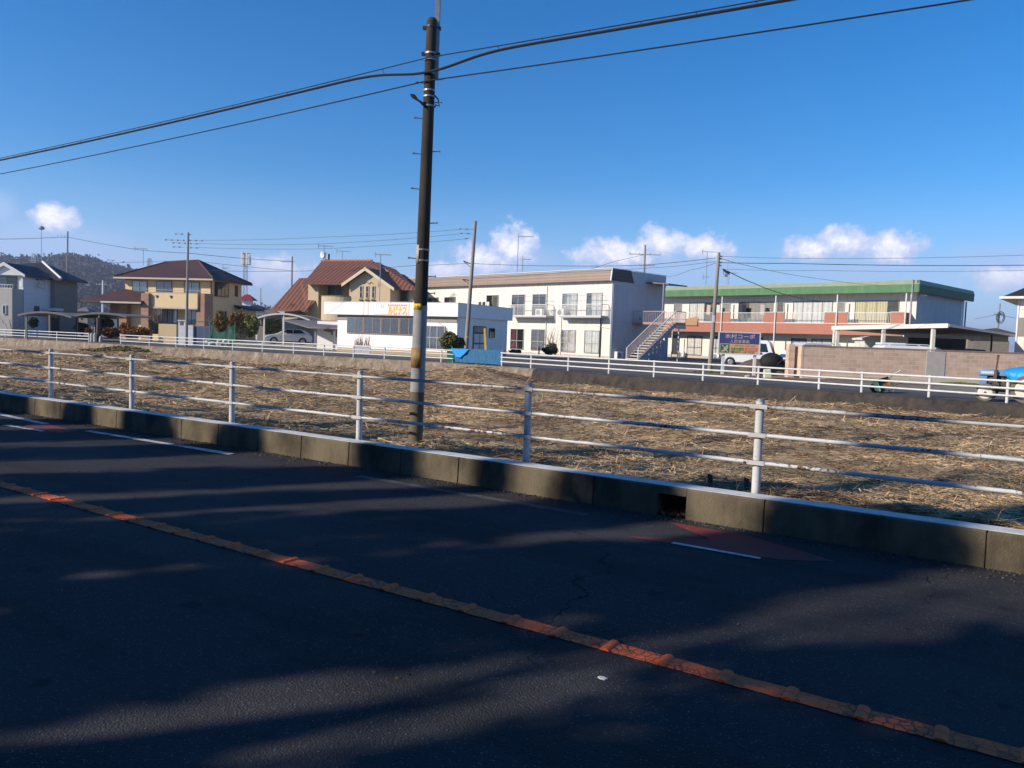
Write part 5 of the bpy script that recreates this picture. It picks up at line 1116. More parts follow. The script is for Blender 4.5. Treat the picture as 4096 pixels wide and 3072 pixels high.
def signboard():
    a = G(2895, 1497, FZ); c = G(3018, 1504, FZ); d = c - a; ang = 0.0
    Y = 37.3; p0 = PX(2875, 1325, Y); p1 = PX(3044, 1327, Y); q0 = PX(2875, 1416, Y)
    W = p1.x - p0.x; H = p0.z - q0.z; t = thing('signboard', 'white framed roadside signboard, navy above and orange below, on two white posts', 'signboard', (p0.x, Y, FZ), 0)
    z0 = q0.z - FZ; z1 = z0 + H
    for x in (PX(2893, 1450, Y).x - p0.x, PX(3020, 1450, Y).x - p0.x): obj('post', MB().box(x - .065, x + .065, .03, .13, -.05, z1 - .1), M_WHITEMET, t)
    fr = MB(); w = .055; fr.box(0, W, -.03, .028, z0, z0 + w).box(0, W, -.03, .028, z1 - w, z1).box(0, w, -.03, .028, z0 + w, z1 - w).box(W - w, W, -.03, .028, z0 + w, z1 - w); obj('frame', fr, M_WHITEMET, t)
    zm = z0 + H * .475
    up = obj('upper_panel', MB().box(w, W - w, -.015, .02, zm, z1 - w), M_NAVY, t); lo = obj('lower_panel', MB().box(w, W - w, -.015, .02, z0 + w, zm - .002), M_SORANGE, t)
    yy = -.0165
    def T(s_, sz, x0, x1, z, m, par, b_=.0): return text(s_, sz, par, m, (x0, yy, z), 'lettering', .002, x1 - x0, b_)
    T('木村コーポ', .25, W * .15, W * .86, z1 - .31, M_SPINKT, up, .003); T('入居者募集', .185, W * .27, W * .74, zm + .05, M_SPINKT, up, .0)
    e = obj('emblem_panel', MB().box(W * .055, W * .265, -.022, -.0155, z0 + w + .03, zm - .03), M_SGREEN, lo)
    zc = (z0 + w + zm) / 2; xc = W * .16
    obj('emblem_shape', MB().prism([(xc - .17, zc - .16), (xc - .05, zc - .17), (xc + .05, zc - .12), (xc + .13, zc - .02), (xc + .17, zc + .10), (xc + .14, zc + .17), (xc + .09, zc + .16), (xc + .04, zc + .08), (xc - .05, zc + .0), (xc - .07, zc - .08), (xc - .16, zc - .12)], 'y', -.026, -.0225), M_SORANGE, e)
    obj('emblem_stroke', MB().prism([(xc - .16, zc + .16), (xc - .13, zc + .17), (xc + .17, zc - .15), (xc + .13, zc - .17)], 'y', -.0275, -.0265), M_SPINKT, e)
    T('お問い合わせ・お申し込みは', .085, W * .38, W * .88, zm - .115, M_STEXT, lo)
    T('光和空間館', .155, W * .30, W * .62, z0 + w + .155, M_STEXTG, lo, .003)
    r = obj('red_patch', MB().box(W * .635, W * .93, -.021, -.0155, z0 + w + .125, z0 + w + .30), M_SRED, lo); T('太田店', .12, W * .68, W * .90, z0 + w + .155, M_SPINKT, r).location.y = -.0225
    T('☎0276-25-3232', .13, W * .30, W * .87, z0 + w + .02, M_STEXT, lo, .003)
signboard()

# ---------------------------------------------------------------- vehicles
def wheel(t, x, y, r=.31, w=.2, side=-1, rim=None, tyre=None):
    o = obj('wheel', MB().cone((0, -w / 2, 0), (0, w / 2, 0), r, r, 24), tyre or M_TYRE, t, smooth=True, bevel=.02); o.location = (x, y, r)
    s = -1 if side < 0 else 1
    obj('rim', MB().cone((0, s * (w / 2 + .003), 0), (0, s * (w / 2 + .02), 0), r * (.74 if rim else .66), r * (.66 if rim else .55), 20), rim or M_RIM, o); return o
def arc(cx, r, n=8, z=.0): return [(cx + r * math.cos(math.pi * (1 - k / n)), z + r * math.sin(math.pi * (1 - k / n))) for k in range(n + 1)]
def vehicle(name, label, cat, loc, ang, L, Wd, low, cabin, paint, wx, wr=.31, inset=.16, glass=None, group=None, belt=None, cabin_paint=None):
    """low: body outline above the sills from front (x=0) to rear; cabin: greenhouse outline; wx: wheel centres"""
    t = thing(name, label, cat, loc, ang, group); hw = Wd / 2
    sill = .22; outline = [(0.02, sill)] + low + [(L - .02, sill)]
    under = []
    for c in sorted(wx, reverse=True): under += [(a, max(b, sill)) for a, b in arc(c, wr + .05, 8, wr - .02)][::-1]
    body = outline + under
    obj('body', MB().prism(body, 'y', -hw, hw), paint, t, bevel=.06)
    obj('underbody', MB().box(.3, L - .3, -hw + .12, hw - .12, .16, .5), M_BLACKM, t)
    n = len(cabin); mx = sum(a for a, _ in cabin) / n; zmin = min(b for _, b in cabin); zmax = max(b for _, b in cabin)
    def y_at(z): return hw - .03 - inset * max(0, (z - zmin)) / (zmax - zmin)
    vs = [(a, -y_at(z), z) for a, z in cabin] + [(a, y_at(z), z) for a, z in cabin]
    obj('cabin', MB().add(vs, [tuple(range(n)), tuple(range(n, 2 * n))[::-1]] + [(i, n + i, n + (i + 1) % n, (i + 1) % n) for i in range(n)]), cabin_paint or paint, t, bevel=.05)
    for poly in (glass or []):
        for s in (-1, 1):
            if poly[0] == 'side':
                p = poly[1]; vs = [(a, s * (y_at(z) + .006), z) for a, z in p]; k = len(vs); vs += [(a, s * (y_at(z) - .02), z) for a, z in p]
                obj('side_window', MB().add(vs, [tuple(range(k)), tuple(range(k, 2 * k))[::-1]] + [(i, (i + 1) % k, k + (i + 1) % k, k + i) for i in range(k)]), M_CGLASS, t)
        if poly[0] == 'front':
            (x0, z0), (x1, z1) = poly[1]; d = Vector((z1 - z0, 0, -(x1 - x0))).normalized() * .012 * poly[2]
            def q(a, z, yy, k): return (a + d.x * k, yy, z + d.z * k)
            ya, yb = y_at(z0) - .08, y_at(z1) - .08
            vs = [q(x0, z0, -ya, 1), q(x0, z0, ya, 1), q(x1, z1, yb, 1), q(x1, z1, -yb, 1), q(x0, z0, -ya, -1), q(x0, z0, ya, -1), q(x1, z1, yb, -1), q(x1, z1, -yb, -1)]
            obj('windscreen' if poly[2] < 0 else 'rear_window', MB().hexa(vs), M_CGLASS, t)
    for c in wx:
        for s in (-1, 1): wheel(t, c, s * (hw - .11), wr, .2, s)
    for s in (-1, 1):
        zb = [b for a, b in low if a < .3]; zh = min(.72, max(zb) - .08) if zb else .65
        obj('headlight', MB().box(-.012, .16, s * hw * .62 - .17, s * hw * .62 + .17, zh - .07, zh + .05), M_LAMP, t, bevel=.02)
        obj('tail_light', MB().box(L - .10, L + .012, s * hw * .8 - .1, s * hw * .8 + .1, zh, zh + .2), M_SRED, t)
        obj('mirror', MB().box(mx - .95, mx - .80, s * (hw + .08) - .08, s * (hw + .08) + .08, zmin + .02, zmin + .15), paint, t, bevel=.03)
    obj('number_plate', MB().box(-.02, -.003, -.165, .165, .36, .52), M_WHITEMET, t)
    obj('grille', MB().box(-.012, .05, -hw * .35, hw * .35, .55, .66), M_BLACKM, t)
    return t
# silver-grey hatchback under the arched carport, nose towards the left
c0 = PX(1054, 1382, 71.0); cz = 0.72
t = vehicle('parked_car', 'silver-white hatchback parked under the arched ivory carport', 'car', (c0.x, c0.y, cz - .05), 22, 4.3, 1.75,
        [(0, .45), (.05, .68), (.35, .82), (1.2, .95), (3.9, .98), (4.25, .85), (4.28, .5)], [(1.0, .93), (1.85, 1.38), (2.3, 1.45), (3.3, 1.42), (3.85, 1.2), (4.15, .93)], M_CARG, (.85, 3.4),
        glass=[('side', [(1.5, 1.0), (1.95, 1.33), (2.5, 1.38), (2.5, 1.0)]), ('side', [(2.56, 1.0), (2.56, 1.38), (3.25, 1.34), (3.6, 1.05)]), ('front', ((1.08, .97), (1.82, 1.36)), -1), ('front', ((4.1, .97), (3.86, 1.2)), 1)])
struct('carport_slab', MB().box(-27, -14, 68.5, 78, FZ + .001, cz - .05), M_PLAINC)
# white minivan behind the signboard
c0 = PX(3098, 1440, 53.2)
vehicle('parked_van', 'small white cab-over van parked behind the signboard, windscreen facing right', 'van', (c0.x, c0.y, FZ), 155, 3.4, 1.48,
        [(.0, .45), (.0, .95), (3.38, .98), (3.4, .5)], [(.02, .93), (.30, 1.72), (.5, 1.86), (3.2, 1.86), (3.36, 1.6), (3.38, .95)], M_CARW, (.55, 2.85), wr=.29, inset=.10,
        glass=[('side', [(.35, 1.05), (.52, 1.62), (1.15, 1.66), (1.15, 1.05)]), ('side', [(1.6, 1.08), (1.6, 1.66), (3.1, 1.64), (3.15, 1.08)]), ('front', ((.05, 1.0), (.28, 1.66)), -1), ('front', ((3.385, 1.1), (3.36, 1.6)), 1)])
c0 = PX(3122, 1430, 50.5)
vehicle('parked_van', 'dark blue and white van half hidden behind the left end of the block wall', 'van', (c0.x, c0.y, FZ), 12, 4.2, 1.6,
        [(0, .5), (.03, .80), (.55, 1.0), (4.15, 1.05), (4.2, .6)], [(.5, .98), (1.15, 1.66), (1.4, 1.80), (3.9, 1.80), (4.15, 1.02)], mat('deep_blue_van_paint', (.035, .06, .14), .3, coat=.6), (.8, 3.4), wr=.30, inset=.1, cabin_paint=M_CARW,
        glass=[('side', [(.95, 1.08), (1.3, 1.64), (2.1, 1.66), (2.1, 1.08)]), ('side', [(2.18, 1.08), (2.18, 1.66), (3.7, 1.64), (3.8, 1.1)]), ('front', ((.58, 1.04), (1.12, 1.62)), -1)])
# white tall van with roof rack behind the wall (only the roof shows), and a dark car further right
def behind_wall():
    c = PX(3500, 1395, 41.5); h = c.z - FZ
    t = vehicle('parked_van', 'white van with roof rails of which only the roof shows above the block wall', 'van', (c.x, c.y + .8, FZ), -2, 4.5, 1.7, [(0, .5), (.02, .9), (.4, 1.02), (4.45, 1.02), (4.5, .6)],
        [(.15, 1.0), (.35, h - .1), (.6, h + .22), (3.2, h + .22), (4.0, h - .02), (4.4, 1.0)], M_CARW, (.8, 3.6), glass=[('side', [(.5, 1.1), (.6, h - .12), (3.3, h - .12), (3.8, 1.1)])])
    for s in (-1, 1): obj('roof_rail', MB().tube([(.8, s * .6, h + .2), (1.0, s * .6, h + .3), (2.9, s * .6, h + .3), (3.2, s * .6, h + .2)], .025, 6), M_WHITEMET, t)
    obj('roof_box', MB().box(.5, 1.9, -.35, .35, h + .235, h + .36), M_CARW, t, bevel=.05)
    c = PX(3735, 1398, 43)
    vehicle('parked_car', 'dark car whose roof just shows over the wall beside the white van', 'car', (c.x, c.y, FZ), 0, 3.6, 1.6, [(0, .5), (.05, .8), (.6, .95), (3.5, .95), (3.6, .6)], [(.5, .93), (.9, c.z - FZ - .0), (1.3, c.z - FZ + .12), (2.5, c.z - FZ + .08), (3.3, .93)], mat('dark_car_paint', (.03, .03, .032), .3, coat=.6), (.7, 2.9))
behind_wall()

# tractor on the far road
def tractor():
    w = G(3955, 1603, FZ); Y = w.y; t = thing('tractor', 'small faded blue tractor under a bright blue tarpaulin, parked beside the guard rail', 'tractor', (w.x, w.y, FZ), -36)
    def X(px): return (PX(px, 1500, Y).x - w.x) / 1.16
    def Z(py): return PX(3990, py, Y).z - FZ
    x0, x1 = X(3915), X(4030)
    obj('hood', MB().prism([(x0, Z(1503)), (x0 + .02, Z(1483)), (x0 + .10, Z(1478)), (x1 + .25, Z(1481)), (x1 + .25, Z(1503))], 'y', -.26, .26), M_TRBLUE, t, bevel=.025)
    obj('hood_stripe', MB().box(x0 + .07, X(3978), -.268, -.261, Z(1496.5), Z(1485)), mat('pale_hood_stripe', (.45, .52, .60), .5), t)
    mb = MB()
    for k in range(7): a = x0 + .13 + k * .042; mb.box(a, a + .026, -.273, -.269, Z(1494), Z(1488))
    obj('worn_lettering', mb, M_WHITEMET, t)
    obj('radiator_case', MB().box(x0 + .04, X(3953), -.23, .23, Z(1541), Z(1504)), M_TRBLUE, t, bevel=.02)
    eng = MB().box(X(3953) + .01, X(4070), -.16, .16, Z(1546), Z(1504))
    rr = random.Random(2)
    for k in range(22): a = rr.uniform(X(3956), X(4062)); z = rr.uniform(Z(1545), Z(1512)); eng.box(a, a + rr.uniform(.04, .1), -.16 - rr.uniform(.02, .07), -.15, z, z + rr.uniform(.03, .09))
    obj('engine', eng, M_TRGREY, t)
    obj('axle_frame', MB().box(X(3960), X(4090), -.1, .1, Z(1566), Z(1546.5)), M_BLACKM, t)
    obj('muffler', MB().box(X(3979), X(3991), -.36, -.27, Z(1516), Z(1481)), mat('muffler', (.11, .09, .085), .9), t)
    ex = obj('exhaust_pipe', MB().cone((X(3986), -.31, Z(1481)), (X(3990), -.31, Z(1428)), .022, .022, 8).cone((X(3989.4), -.31, Z(1429)), (X(3990.2), -.31, Z(1419)), .035, .035, 8), M_RUST, t)
    r = .27
    for s, nm in ((-1, ''), (1, '')):
        o = wheel(t, X(3952), s * .44, r, .17, s, rim=M_TRRIM, tyre=M_TRTYRE); obj('hub', MB().cone((0, s * .09, 0), (0, s * .13, 0), .04, .03, 8), M_TRGREY, o)
    for s in (-1, 1): wheel(t, X(4112), s * .55, .42, .26, s, rim=M_TRRIM, tyre=M_TRTYRE)
    tp = MB(); vs = []; xs = np.linspace(X(4012), X(4170), 18)
    for i, x in enumerate(xs):
        u = i / 17; top = Z(1480) + (Z(1464) - Z(1480)) * min(1, u * 2.2) ** .8; bot = Z(1482) - (Z(1482) - Z(1538)) * min(1, u * 3.0) + .05 * math.sin(i * 1.9)
        if u > .55: bot = Z(1526) + .05 * math.sin(i * 1.7)
        for k in range(11):
            a = math.pi * k / 10; hw_ = .30 + .22 * min(1, u * 2); yy = -hw_ * math.cos(a) * (1 + .06 * math.sin(i * 2.1 + k)); zz = bot + (top - bot) * min(1, math.sin(a) ** .45 * 1.02) + .012 * math.sin(i * 3 + k * 2.2)
            vs.append((x, yy, zz))
    tp.add(vs, [(i * 11 + k, i * 11 + k + 1, (i + 1) * 11 + k + 1, (i + 1) * 11 + k) for i in range(17) for k in range(10)]); o = obj('tarpaulin', tp, M_TARP, t, smooth=True); o.modifiers.new('s', 'SOLIDIFY').thickness = .01
tractor()
def wheelbarrow():
    w = G(3528, 1572, FZ); Y = w.y; t = thing('wheelbarrow', 'rusty orange and green wheelbarrow tipped on its side behind the guard rail', 'wheelbarrow', (w.x, Y, FZ), 0)
    def P(px, py, dy=0): q = PX(px, py, Y + dy); return (q.x - w.x, dy, q.z - FZ)
    rim = [P(3488, 1522, .0), P(3513, 1517, .35), P(3552, 1506, .45), P(3579, 1540, .15), P(3556, 1558, -.1), P(3516, 1574, -.2)]
    bot = [P(3492, 1534, .22), P(3512, 1530, .5), P(3546, 1524, .55), P(3566, 1543, .4), P(3548, 1553, .22), P(3524, 1556, .1)]
    obj('tray_inside', MB().add(rim + bot, [(6, 7, 8, 9, 10, 11)] + [(i, (i + 1) % 6, 6 + (i + 1) % 6, 6 + i) for i in range(1, 5)]), M_WBO, t)
    out = [tuple(np.array(p) + np.array((-.004, .02, .0))) for p in rim]
    bo2 = [tuple(np.array(p) + np.array((-.01, .04, -.01))) for p in bot]
    obj('tray_outside', MB().add(out + bo2, [(11, 10, 9, 8, 7, 6)] + [(i, 6 + i, 6 + (i + 1) % 6, (i + 1) % 6) for i in range(6)]), M_WBG, t)
    obj('green_side', MB().add([P(3486, 1524, -.03), P(3508, 1520, -.03), P(3524, 1560, -.24), P(3518, 1576, -.26), P(3508, 1570, -.2), P(3491, 1545, -.1)], [(0, 1, 2, 3, 4, 5)]), M_WBG, t)
    obj('handle', MB().tube([P(3560, 1510, .4), P(3572, 1500, .3), P(3602, 1482, .2)], .02, 6), M_GALV, t); obj('handle', MB().tube([P(3578, 1541, .15), P(3600, 1533, .0), P(3618, 1529, -.1)], .02, 6), M_RUST, t)
    obj('leg', MB().tube([P(3582, 1544, .1), P(3578, 1556, .0), P(3572, 1568, -.1)], .018, 6), M_GALV, t); obj('leg', MB().tube([P(3554, 1556, .1), P(3557, 1563, .1), P(3560, 1568, .1)], .018, 6), M_GALV, t)
    q = P(3500, 1562, .15); obj('wheel', MB().cone((q[0], q[1] - .04, .17), (q[0], q[1] + .04, .17), .17, .17, 16), M_TYRE, t)
wheelbarrow()
def mounds():
    rr = random.Random(8)
    for nm, lb, px, py, Y, r, h, m in (('soil_mound', 'grey-brown soil heap behind the right signboard post', 3035, 1492, 39.5, (1.15, .8), .78, M_SOIL), ('soil_mound', 'lower dark soil heap reaching the end of the block wall', 3120, 1500, 38.6, (1.35, .8), .55, M_SOIL), ('soil_mound', 'small low soil heap left of the signboard post', 2975, 1485, 40.0, (.7, .5), .30, M_SOIL)):
        p = G(px, py, FZ); p = PX(px, 1450, Y); o = obj(nm, MB().blob((0, 0, 0), r[0], r[1], h, rr, .10, 18, 10), m, smooth=True); o.location = (p.x, Y, FZ); tag(o, lb, 'soil heap')
    p = PX(3078, 1440, 39.3); o = obj('black_sheet', MB().blob((0, 0, 0), .62, .5, .50, rr, .06, 18, 12), M_BTARP, smooth=True); o.location = (p.x, 39.0, FZ + .62); o.rotation_euler = (0, R(8), 0); tag(o, 'crumpled black plastic sheet thrown over the soil heap', 'plastic sheet')
    p = PX(3127, 1460, 38.4); o = obj('timber_sheet', MB().add([(-.5, 0, .25), (0, 0, .82), (.55, -.1, .12), (.1, .6, .7), (-.4, .5, .3), (.5, .4, .2)], [(0, 1, 4), (1, 3, 4), (1, 2, 5), (1, 5, 3)]), M_BRSOIL); o.modifiers.new('s', 'SOLIDIFY').thickness = .03; o.location = (p.x, 38.3, FZ); tag(o, 'propped brown board standing over the dark soil heap beside the wall end', 'board')
    p = G(3069, 1513, FZ)
    o = obj('rubble_bag', MB().hexa([(-.17, -.12, 0), (.19, -.12, 0), (.18, .12, 0), (-.16, .12, 0), (-.21, -.1, .40), (.12, -.1, .42), (.12, .08, .42), (-.18, .08, .40)]), mat('white_yellow_bag', (.74, .72, .56), .7, (.68, .62, .16), 4, .9), bevel=.04); o.location = (p.x, p.y, FZ); tag(o, 'small yellow-white bag standing on the verge right of the signboard', 'bag')
    for i, (px, py, s, lb) in enumerate(((3078, 1480, .22, 'pale flat stone lying on the soil heap under the black sheet'), (2990, 1500, .14, 'small grey stone beside the right signboard post'), (3035, 1503, .12, 'dark stone at the foot of the right signboard post'))):
        p = G(px, py + 10, FZ); o = obj('stone', MB().blob((0, 0, 0), s, s * .7, s * .6, rr, .2, 8, 6), M_PLAINC if i < 2 else M_SOIL); o.location = (p.x, p.y, FZ + s * .3); tag(o, lb, 'stone')
mounds()
tuft_sheet('grass_tuft', 'yellow-green grass tuft around the foot of the leaning street pole', G(2835, 1490, FZ).x, G(2835, 1490, FZ).y - .2, .9, .35, .10, 1800, M_GRASS, zf=FGZ, size=.05)

# ---------------------------------------------------------------- left side carports, gates, hedges
def arched_carport(name_label, pxs, Y, ztop, zed, depth, posts, m=M_CPROOF, pm=M_GALV, rise=None, base=FZ):
    a = PX(pxs[0], zed[0], Y); c = PX(pxs[1], zed[1], Y); top = PX((pxs[0] + pxs[1]) / 2, ztop, Y)
    t = thing('carport', name_label, 'carport', (a.x, Y, base), 0); L = c.x - a.x; rise = top.z - (a.z + c.z) / 2
    n = 14; poly = []
    for k in range(n + 1): u = k / n; poly.append((L * u, a.z - base + (c.z - a.z) * u + rise * 4 * u * (1 - u)))
    lower = [(x, z - .07) for x, z in poly][::-1]
    obj('roof', MB().prism(poly + lower, 'y', .08, depth), m, t, smooth=False)
    e = [(x, z + .015) for x, z in poly] + [(x, z - .13) for x, z in poly][::-1]
    obj('edge_beam', MB().prism(e, 'y', 0, .079), pm, t); obj('edge_beam', MB().prism(e, 'y', depth + .001, depth + .08), pm, t)
    for px in posts:
        x = PX(px, 1330, Y).x - a.x; u = max(0, min(1, x / L)); zt = a.z - base + (c.z - a.z) * u + rise * 4 * u * (1 - u) - .1
        obj('post', MB().box(x - .06, x + .06, .1, .22, 0, zt), pm, t)
    return t
arched_carport('dark arched carport in front of the white house at the left', (70, 285), 60.5, 1246, (1258, 1266), 5, (101, 194), pm=mat('grey_bronze', (.20, .19, .17), .5))
arched_carport('second dark arched carport beside the brick annex of the yellow house', (275, 505), 61.5, 1250, (1266, 1264), 5, (302, 303, 392), pm=mat('grey_bronze', (.20, .19, .17), .5))
arched_carport('arched ivory carport over the silver hatchback', (1029, 1239), 69.0, 1253, (1269, 1279), 5, (1054, 1132), pm=M_IVORY)
def tilted_carport():
    t = thing('carport', 'flat brown-grey lean-to carport between the silver car and the white shop', 'carport', PX(1240, 1400, 60).xy.to_3d() + Vector((0, 0, FZ)), 0); o = Vector(t.location)
    pts = [PX(1135, 1279, 64), PX(1235, 1308, 59), PX(1352, 1311, 58), PX(1345, 1283, 66)]
    obj('roof', MB().slab([tuple(p - o) for p in pts], .1), M_CPROOF, t)
    for px, Y in ((1261, 59.2), (1337, 58.4)): p = PX(px, 1330, Y); obj('post', MB().box(p.x - o.x - .08, p.x - o.x + .08, p.y - o.y, p.y - o.y + .12, 0, PX(px, 1310, Y).z - FZ), M_GALV, t)
    b = Bld('annex_wall', 'white wall with a stepped grey panel beneath the lean-to carport', 'wall', PX(1352, 1400, 61).xy, -10)
    x0 = b.f(1268, 1360)[0]; b.P('wall', MB().box(x0, 0, 0, .15, 0, b.f(1300, 1300)[1] + .3), M_CLINIC); b.P('stair_panel', MB().prism([(x0 + .6, b.f(1300, 1305)[1]), (-.01, b.f(1300, 1305)[1]), (-.01, b.f(1345, 1350)[1]), (-.6, b.f(1330, 1338)[1]), (-.6, b.f(1330, 1330)[1]), (-1.2, b.f(1330, 1325)[1])], 'y', -.05, -.002), M_GREYH)
tilted_carport()
def shrub(name, label, cat, blobs, n, size, m, stem=None, group=None, seed=1):
    cx = sum(b[0] for b in blobs) / len(blobs); cy = sum(b[1] for b in blobs) / len(blobs); z0 = min(b[2] - b[5] for b in blobs)
    t = thing(name, label, cat, (cx, cy, z0), 0, group); rng = np.random.default_rng(seed)
    bb = [(x - cx, y - cy, z - z0, a, b_, c) for x, y, z, a, b_, c in blobs]
    me = quads_mesh('foliage', crown_pts(rng, bb, n), size, rng); link_mesh('foliage', me, t, m)
    core = MB(); rr = random.Random(seed)
    for x, y, z, a, b_, c in bb: core.blob((x, y, z), a * .55, b_ * .55, c * .6, rr, .12, 10, 7)
    obj('inner_foliage', core, m, t, smooth=True)
    obj('stem', MB().cone((0, 0, -.1), (0, 0, max(b[2] for b in bb)), .06, .03, 6), M_BARK, t); return t
def bl(px0, py0, px1, py1, Y, dy=.8):
    a = PX(px0, py0, Y); c = PX(px1, py1, Y); return ((a.x + c.x) / 2, Y, (a.z + c.z) / 2, (c.x - a.x) / 2, abs(c.x - a.x) / 2 * dy, (a.z - c.z) / 2)
g = 'conifers beside the yellow house'
shrub('conifer', 'bronze conifer nearest the blue-grey gate', 'conifer', [bl(858, 1255, 908, 1330, 62), bl(866, 1246, 902, 1290, 62)], 3800, .13, M_LEAFO, group=g, seed=1)
shrub('conifer', 'bronze conifer in the middle of the row, half in shade', 'conifer', [bl(918, 1250, 956, 1335, 63), bl(950, 1248, 978, 1330, 64)], 4200, .13, M_LEAFO, group=g, seed=2)
shrub('conifer', 'olive green rounded conifer left of the ivory carport post', 'conifer', [bl(970, 1262, 1034, 1345, 63), bl(985, 1258, 1022, 1300, 63.2)], 4600, .13, M_LEAFG, group=g, seed=3)
shrub('hedge', 'olive green hedge behind the silver car', 'hedge', [bl(1058, 1272, 1102, 1350, 75), bl(1090, 1265, 1125, 1350, 76)], 3800, .15, M_LEAFG, seed=4)
shrub('round_shrub', 'dark round clipped shrub in front of the white shop', 'shrub', [bl(1762, 1332, 1832, 1404, 47.6, 1), bl(1775, 1325, 1815, 1370, 47.6), bl(1825, 1350, 1858, 1404, 47.8)], 7000, .085, M_LEAFS, seed=5)
shrub('dry_shrub', 'orange-brown dry shrub bank by the yellow house driveway', 'shrub', [bl(492, 1305, 600, 1345, 60), bl(487, 1318, 560, 1350, 59.5), bl(480, 1290, 520, 1330, 62)], 3500, .12, M_LEAFY, seed=6)
shrub('dry_shrub', 'orange-brown dry shrubs under the second arched carport', 'shrub', [bl(405, 1310, 478, 1350, 60.5), bl(340, 1312, 366, 1335, 61)], 2200, .12, M_LEAFY, seed=7)
shrub('dark_shrub', 'dark shrub under the second arched carport', 'shrub', [bl(300, 1290, 352, 1340, 64), bl(385, 1270, 450, 1330, 66)], 2600, .14, M_LEAFD, seed=8)
shrub('dark_shrub', 'rounded shrub against the white house wall under the first carport', 'shrub', [bl(116, 1270, 150, 1310, 66)], 1200, .12, M_LEAFD, seed=9)
shrub('low_shrub', 'low dark shrub at the foot of the cream apartment wall', 'shrub', [bl(2036, 1398, 2085, 1416, 55.5), bl(2170, 1385, 2230, 1420, 55), bl(2190, 1372, 2226, 1400, 56)], 2600, .10, M_LEAFD, seed=10)
def bare(name, label, px0, px1, pyb, pyt, Y, n, m=M_TWIG, seed=0, r0=.018, cat='bare shrub'):
    rr = random.Random(seed); a = PX(px0, pyb, Y); c = PX(px1, pyb, Y); t_ = PX(px0, pyt, Y); cx = (a.x + c.x) / 2; W = (c.x - a.x); H = t_.z - a.z; mb = MB()
    for k in range(n):
        x = rr.uniform(-.3, .3) * W; lean = rr.uniform(-.35, .35) * W; h = H * rr.uniform(.55, 1.0); y = rr.uniform(-.3, .3)
        p0 = Vector((x, y, 0)); p1 = Vector((x + lean * .4, y, h * .5)); p2 = Vector((x + lean, y + rr.uniform(-.2, .2), h)); mb.tube([p0, p1, p2], r0, 4, r0 * .35)
        for j in range(5):
            f = rr.uniform(.3, .9); q = p0.lerp(p2, f); mb.tube([q, q + Vector((rr.uniform(-.3, .3) * h * .5, rr.uniform(-.2, .2), h * rr.uniform(.12, .3)))], r0 * .45, 3, r0 * .2)
    o = obj(name, mb, m); o.location = (cx, Y, a.z); tag(o, label, cat); return o
bare('bare_shrub', 'leafless shrub in front of the cream apartment windows', 2172, 2245, 1412, 1298, 55.3, 16, seed=1)
bare('bare_shrub', 'grey-brown leafless shrub beside the left brick pillar of the yellow house', 598, 650, 1335, 1232, 65, 45, seed=2, r0=.03)
bare('bare_shrub', 'reddish leafless shrub in front of the brick pillar near the gate', 812, 868, 1320, 1262, 64, 26, seed=3, r0=.015)
bare('bare_shrub', 'brown dry stems below the bronze conifers', 945, 985, 1350, 1306, 61, 22, m=M_BARK, seed=4)
bare('bare_shrub', 'thin dead stems at the left edge by the white house', 15, 95, 1315, 1270, 61, 7, m=M_BARK, seed=5)
def planter():
    Y = 51.5; a = PX(1414, 1387, Y); c = PX(1480, 1387, Y); t = thing('planter', 'white planter box with dry red-brown plants below the shop window', 'planter', (a.x, Y, a.z - .15), 0)
    W = c.x - a.x; obj('box', MB().box(0, W, 0, .3, -.3, .28), M_WHITEMET, t); rr = random.Random(4); mb = MB()
    for k in range(70): x = rr.uniform(.03, W - .03); h = rr.uniform(.2, .75); mb.tube([(x, .15 + rr.uniform(-.1, .1), .26), (x + rr.uniform(-.1, .1), .15, .26 + h)], .014, 3, .006)
    obj('dry_stems', mb, mat('dry_red_stems', (.28, .12, .07), .9), t)
planter()
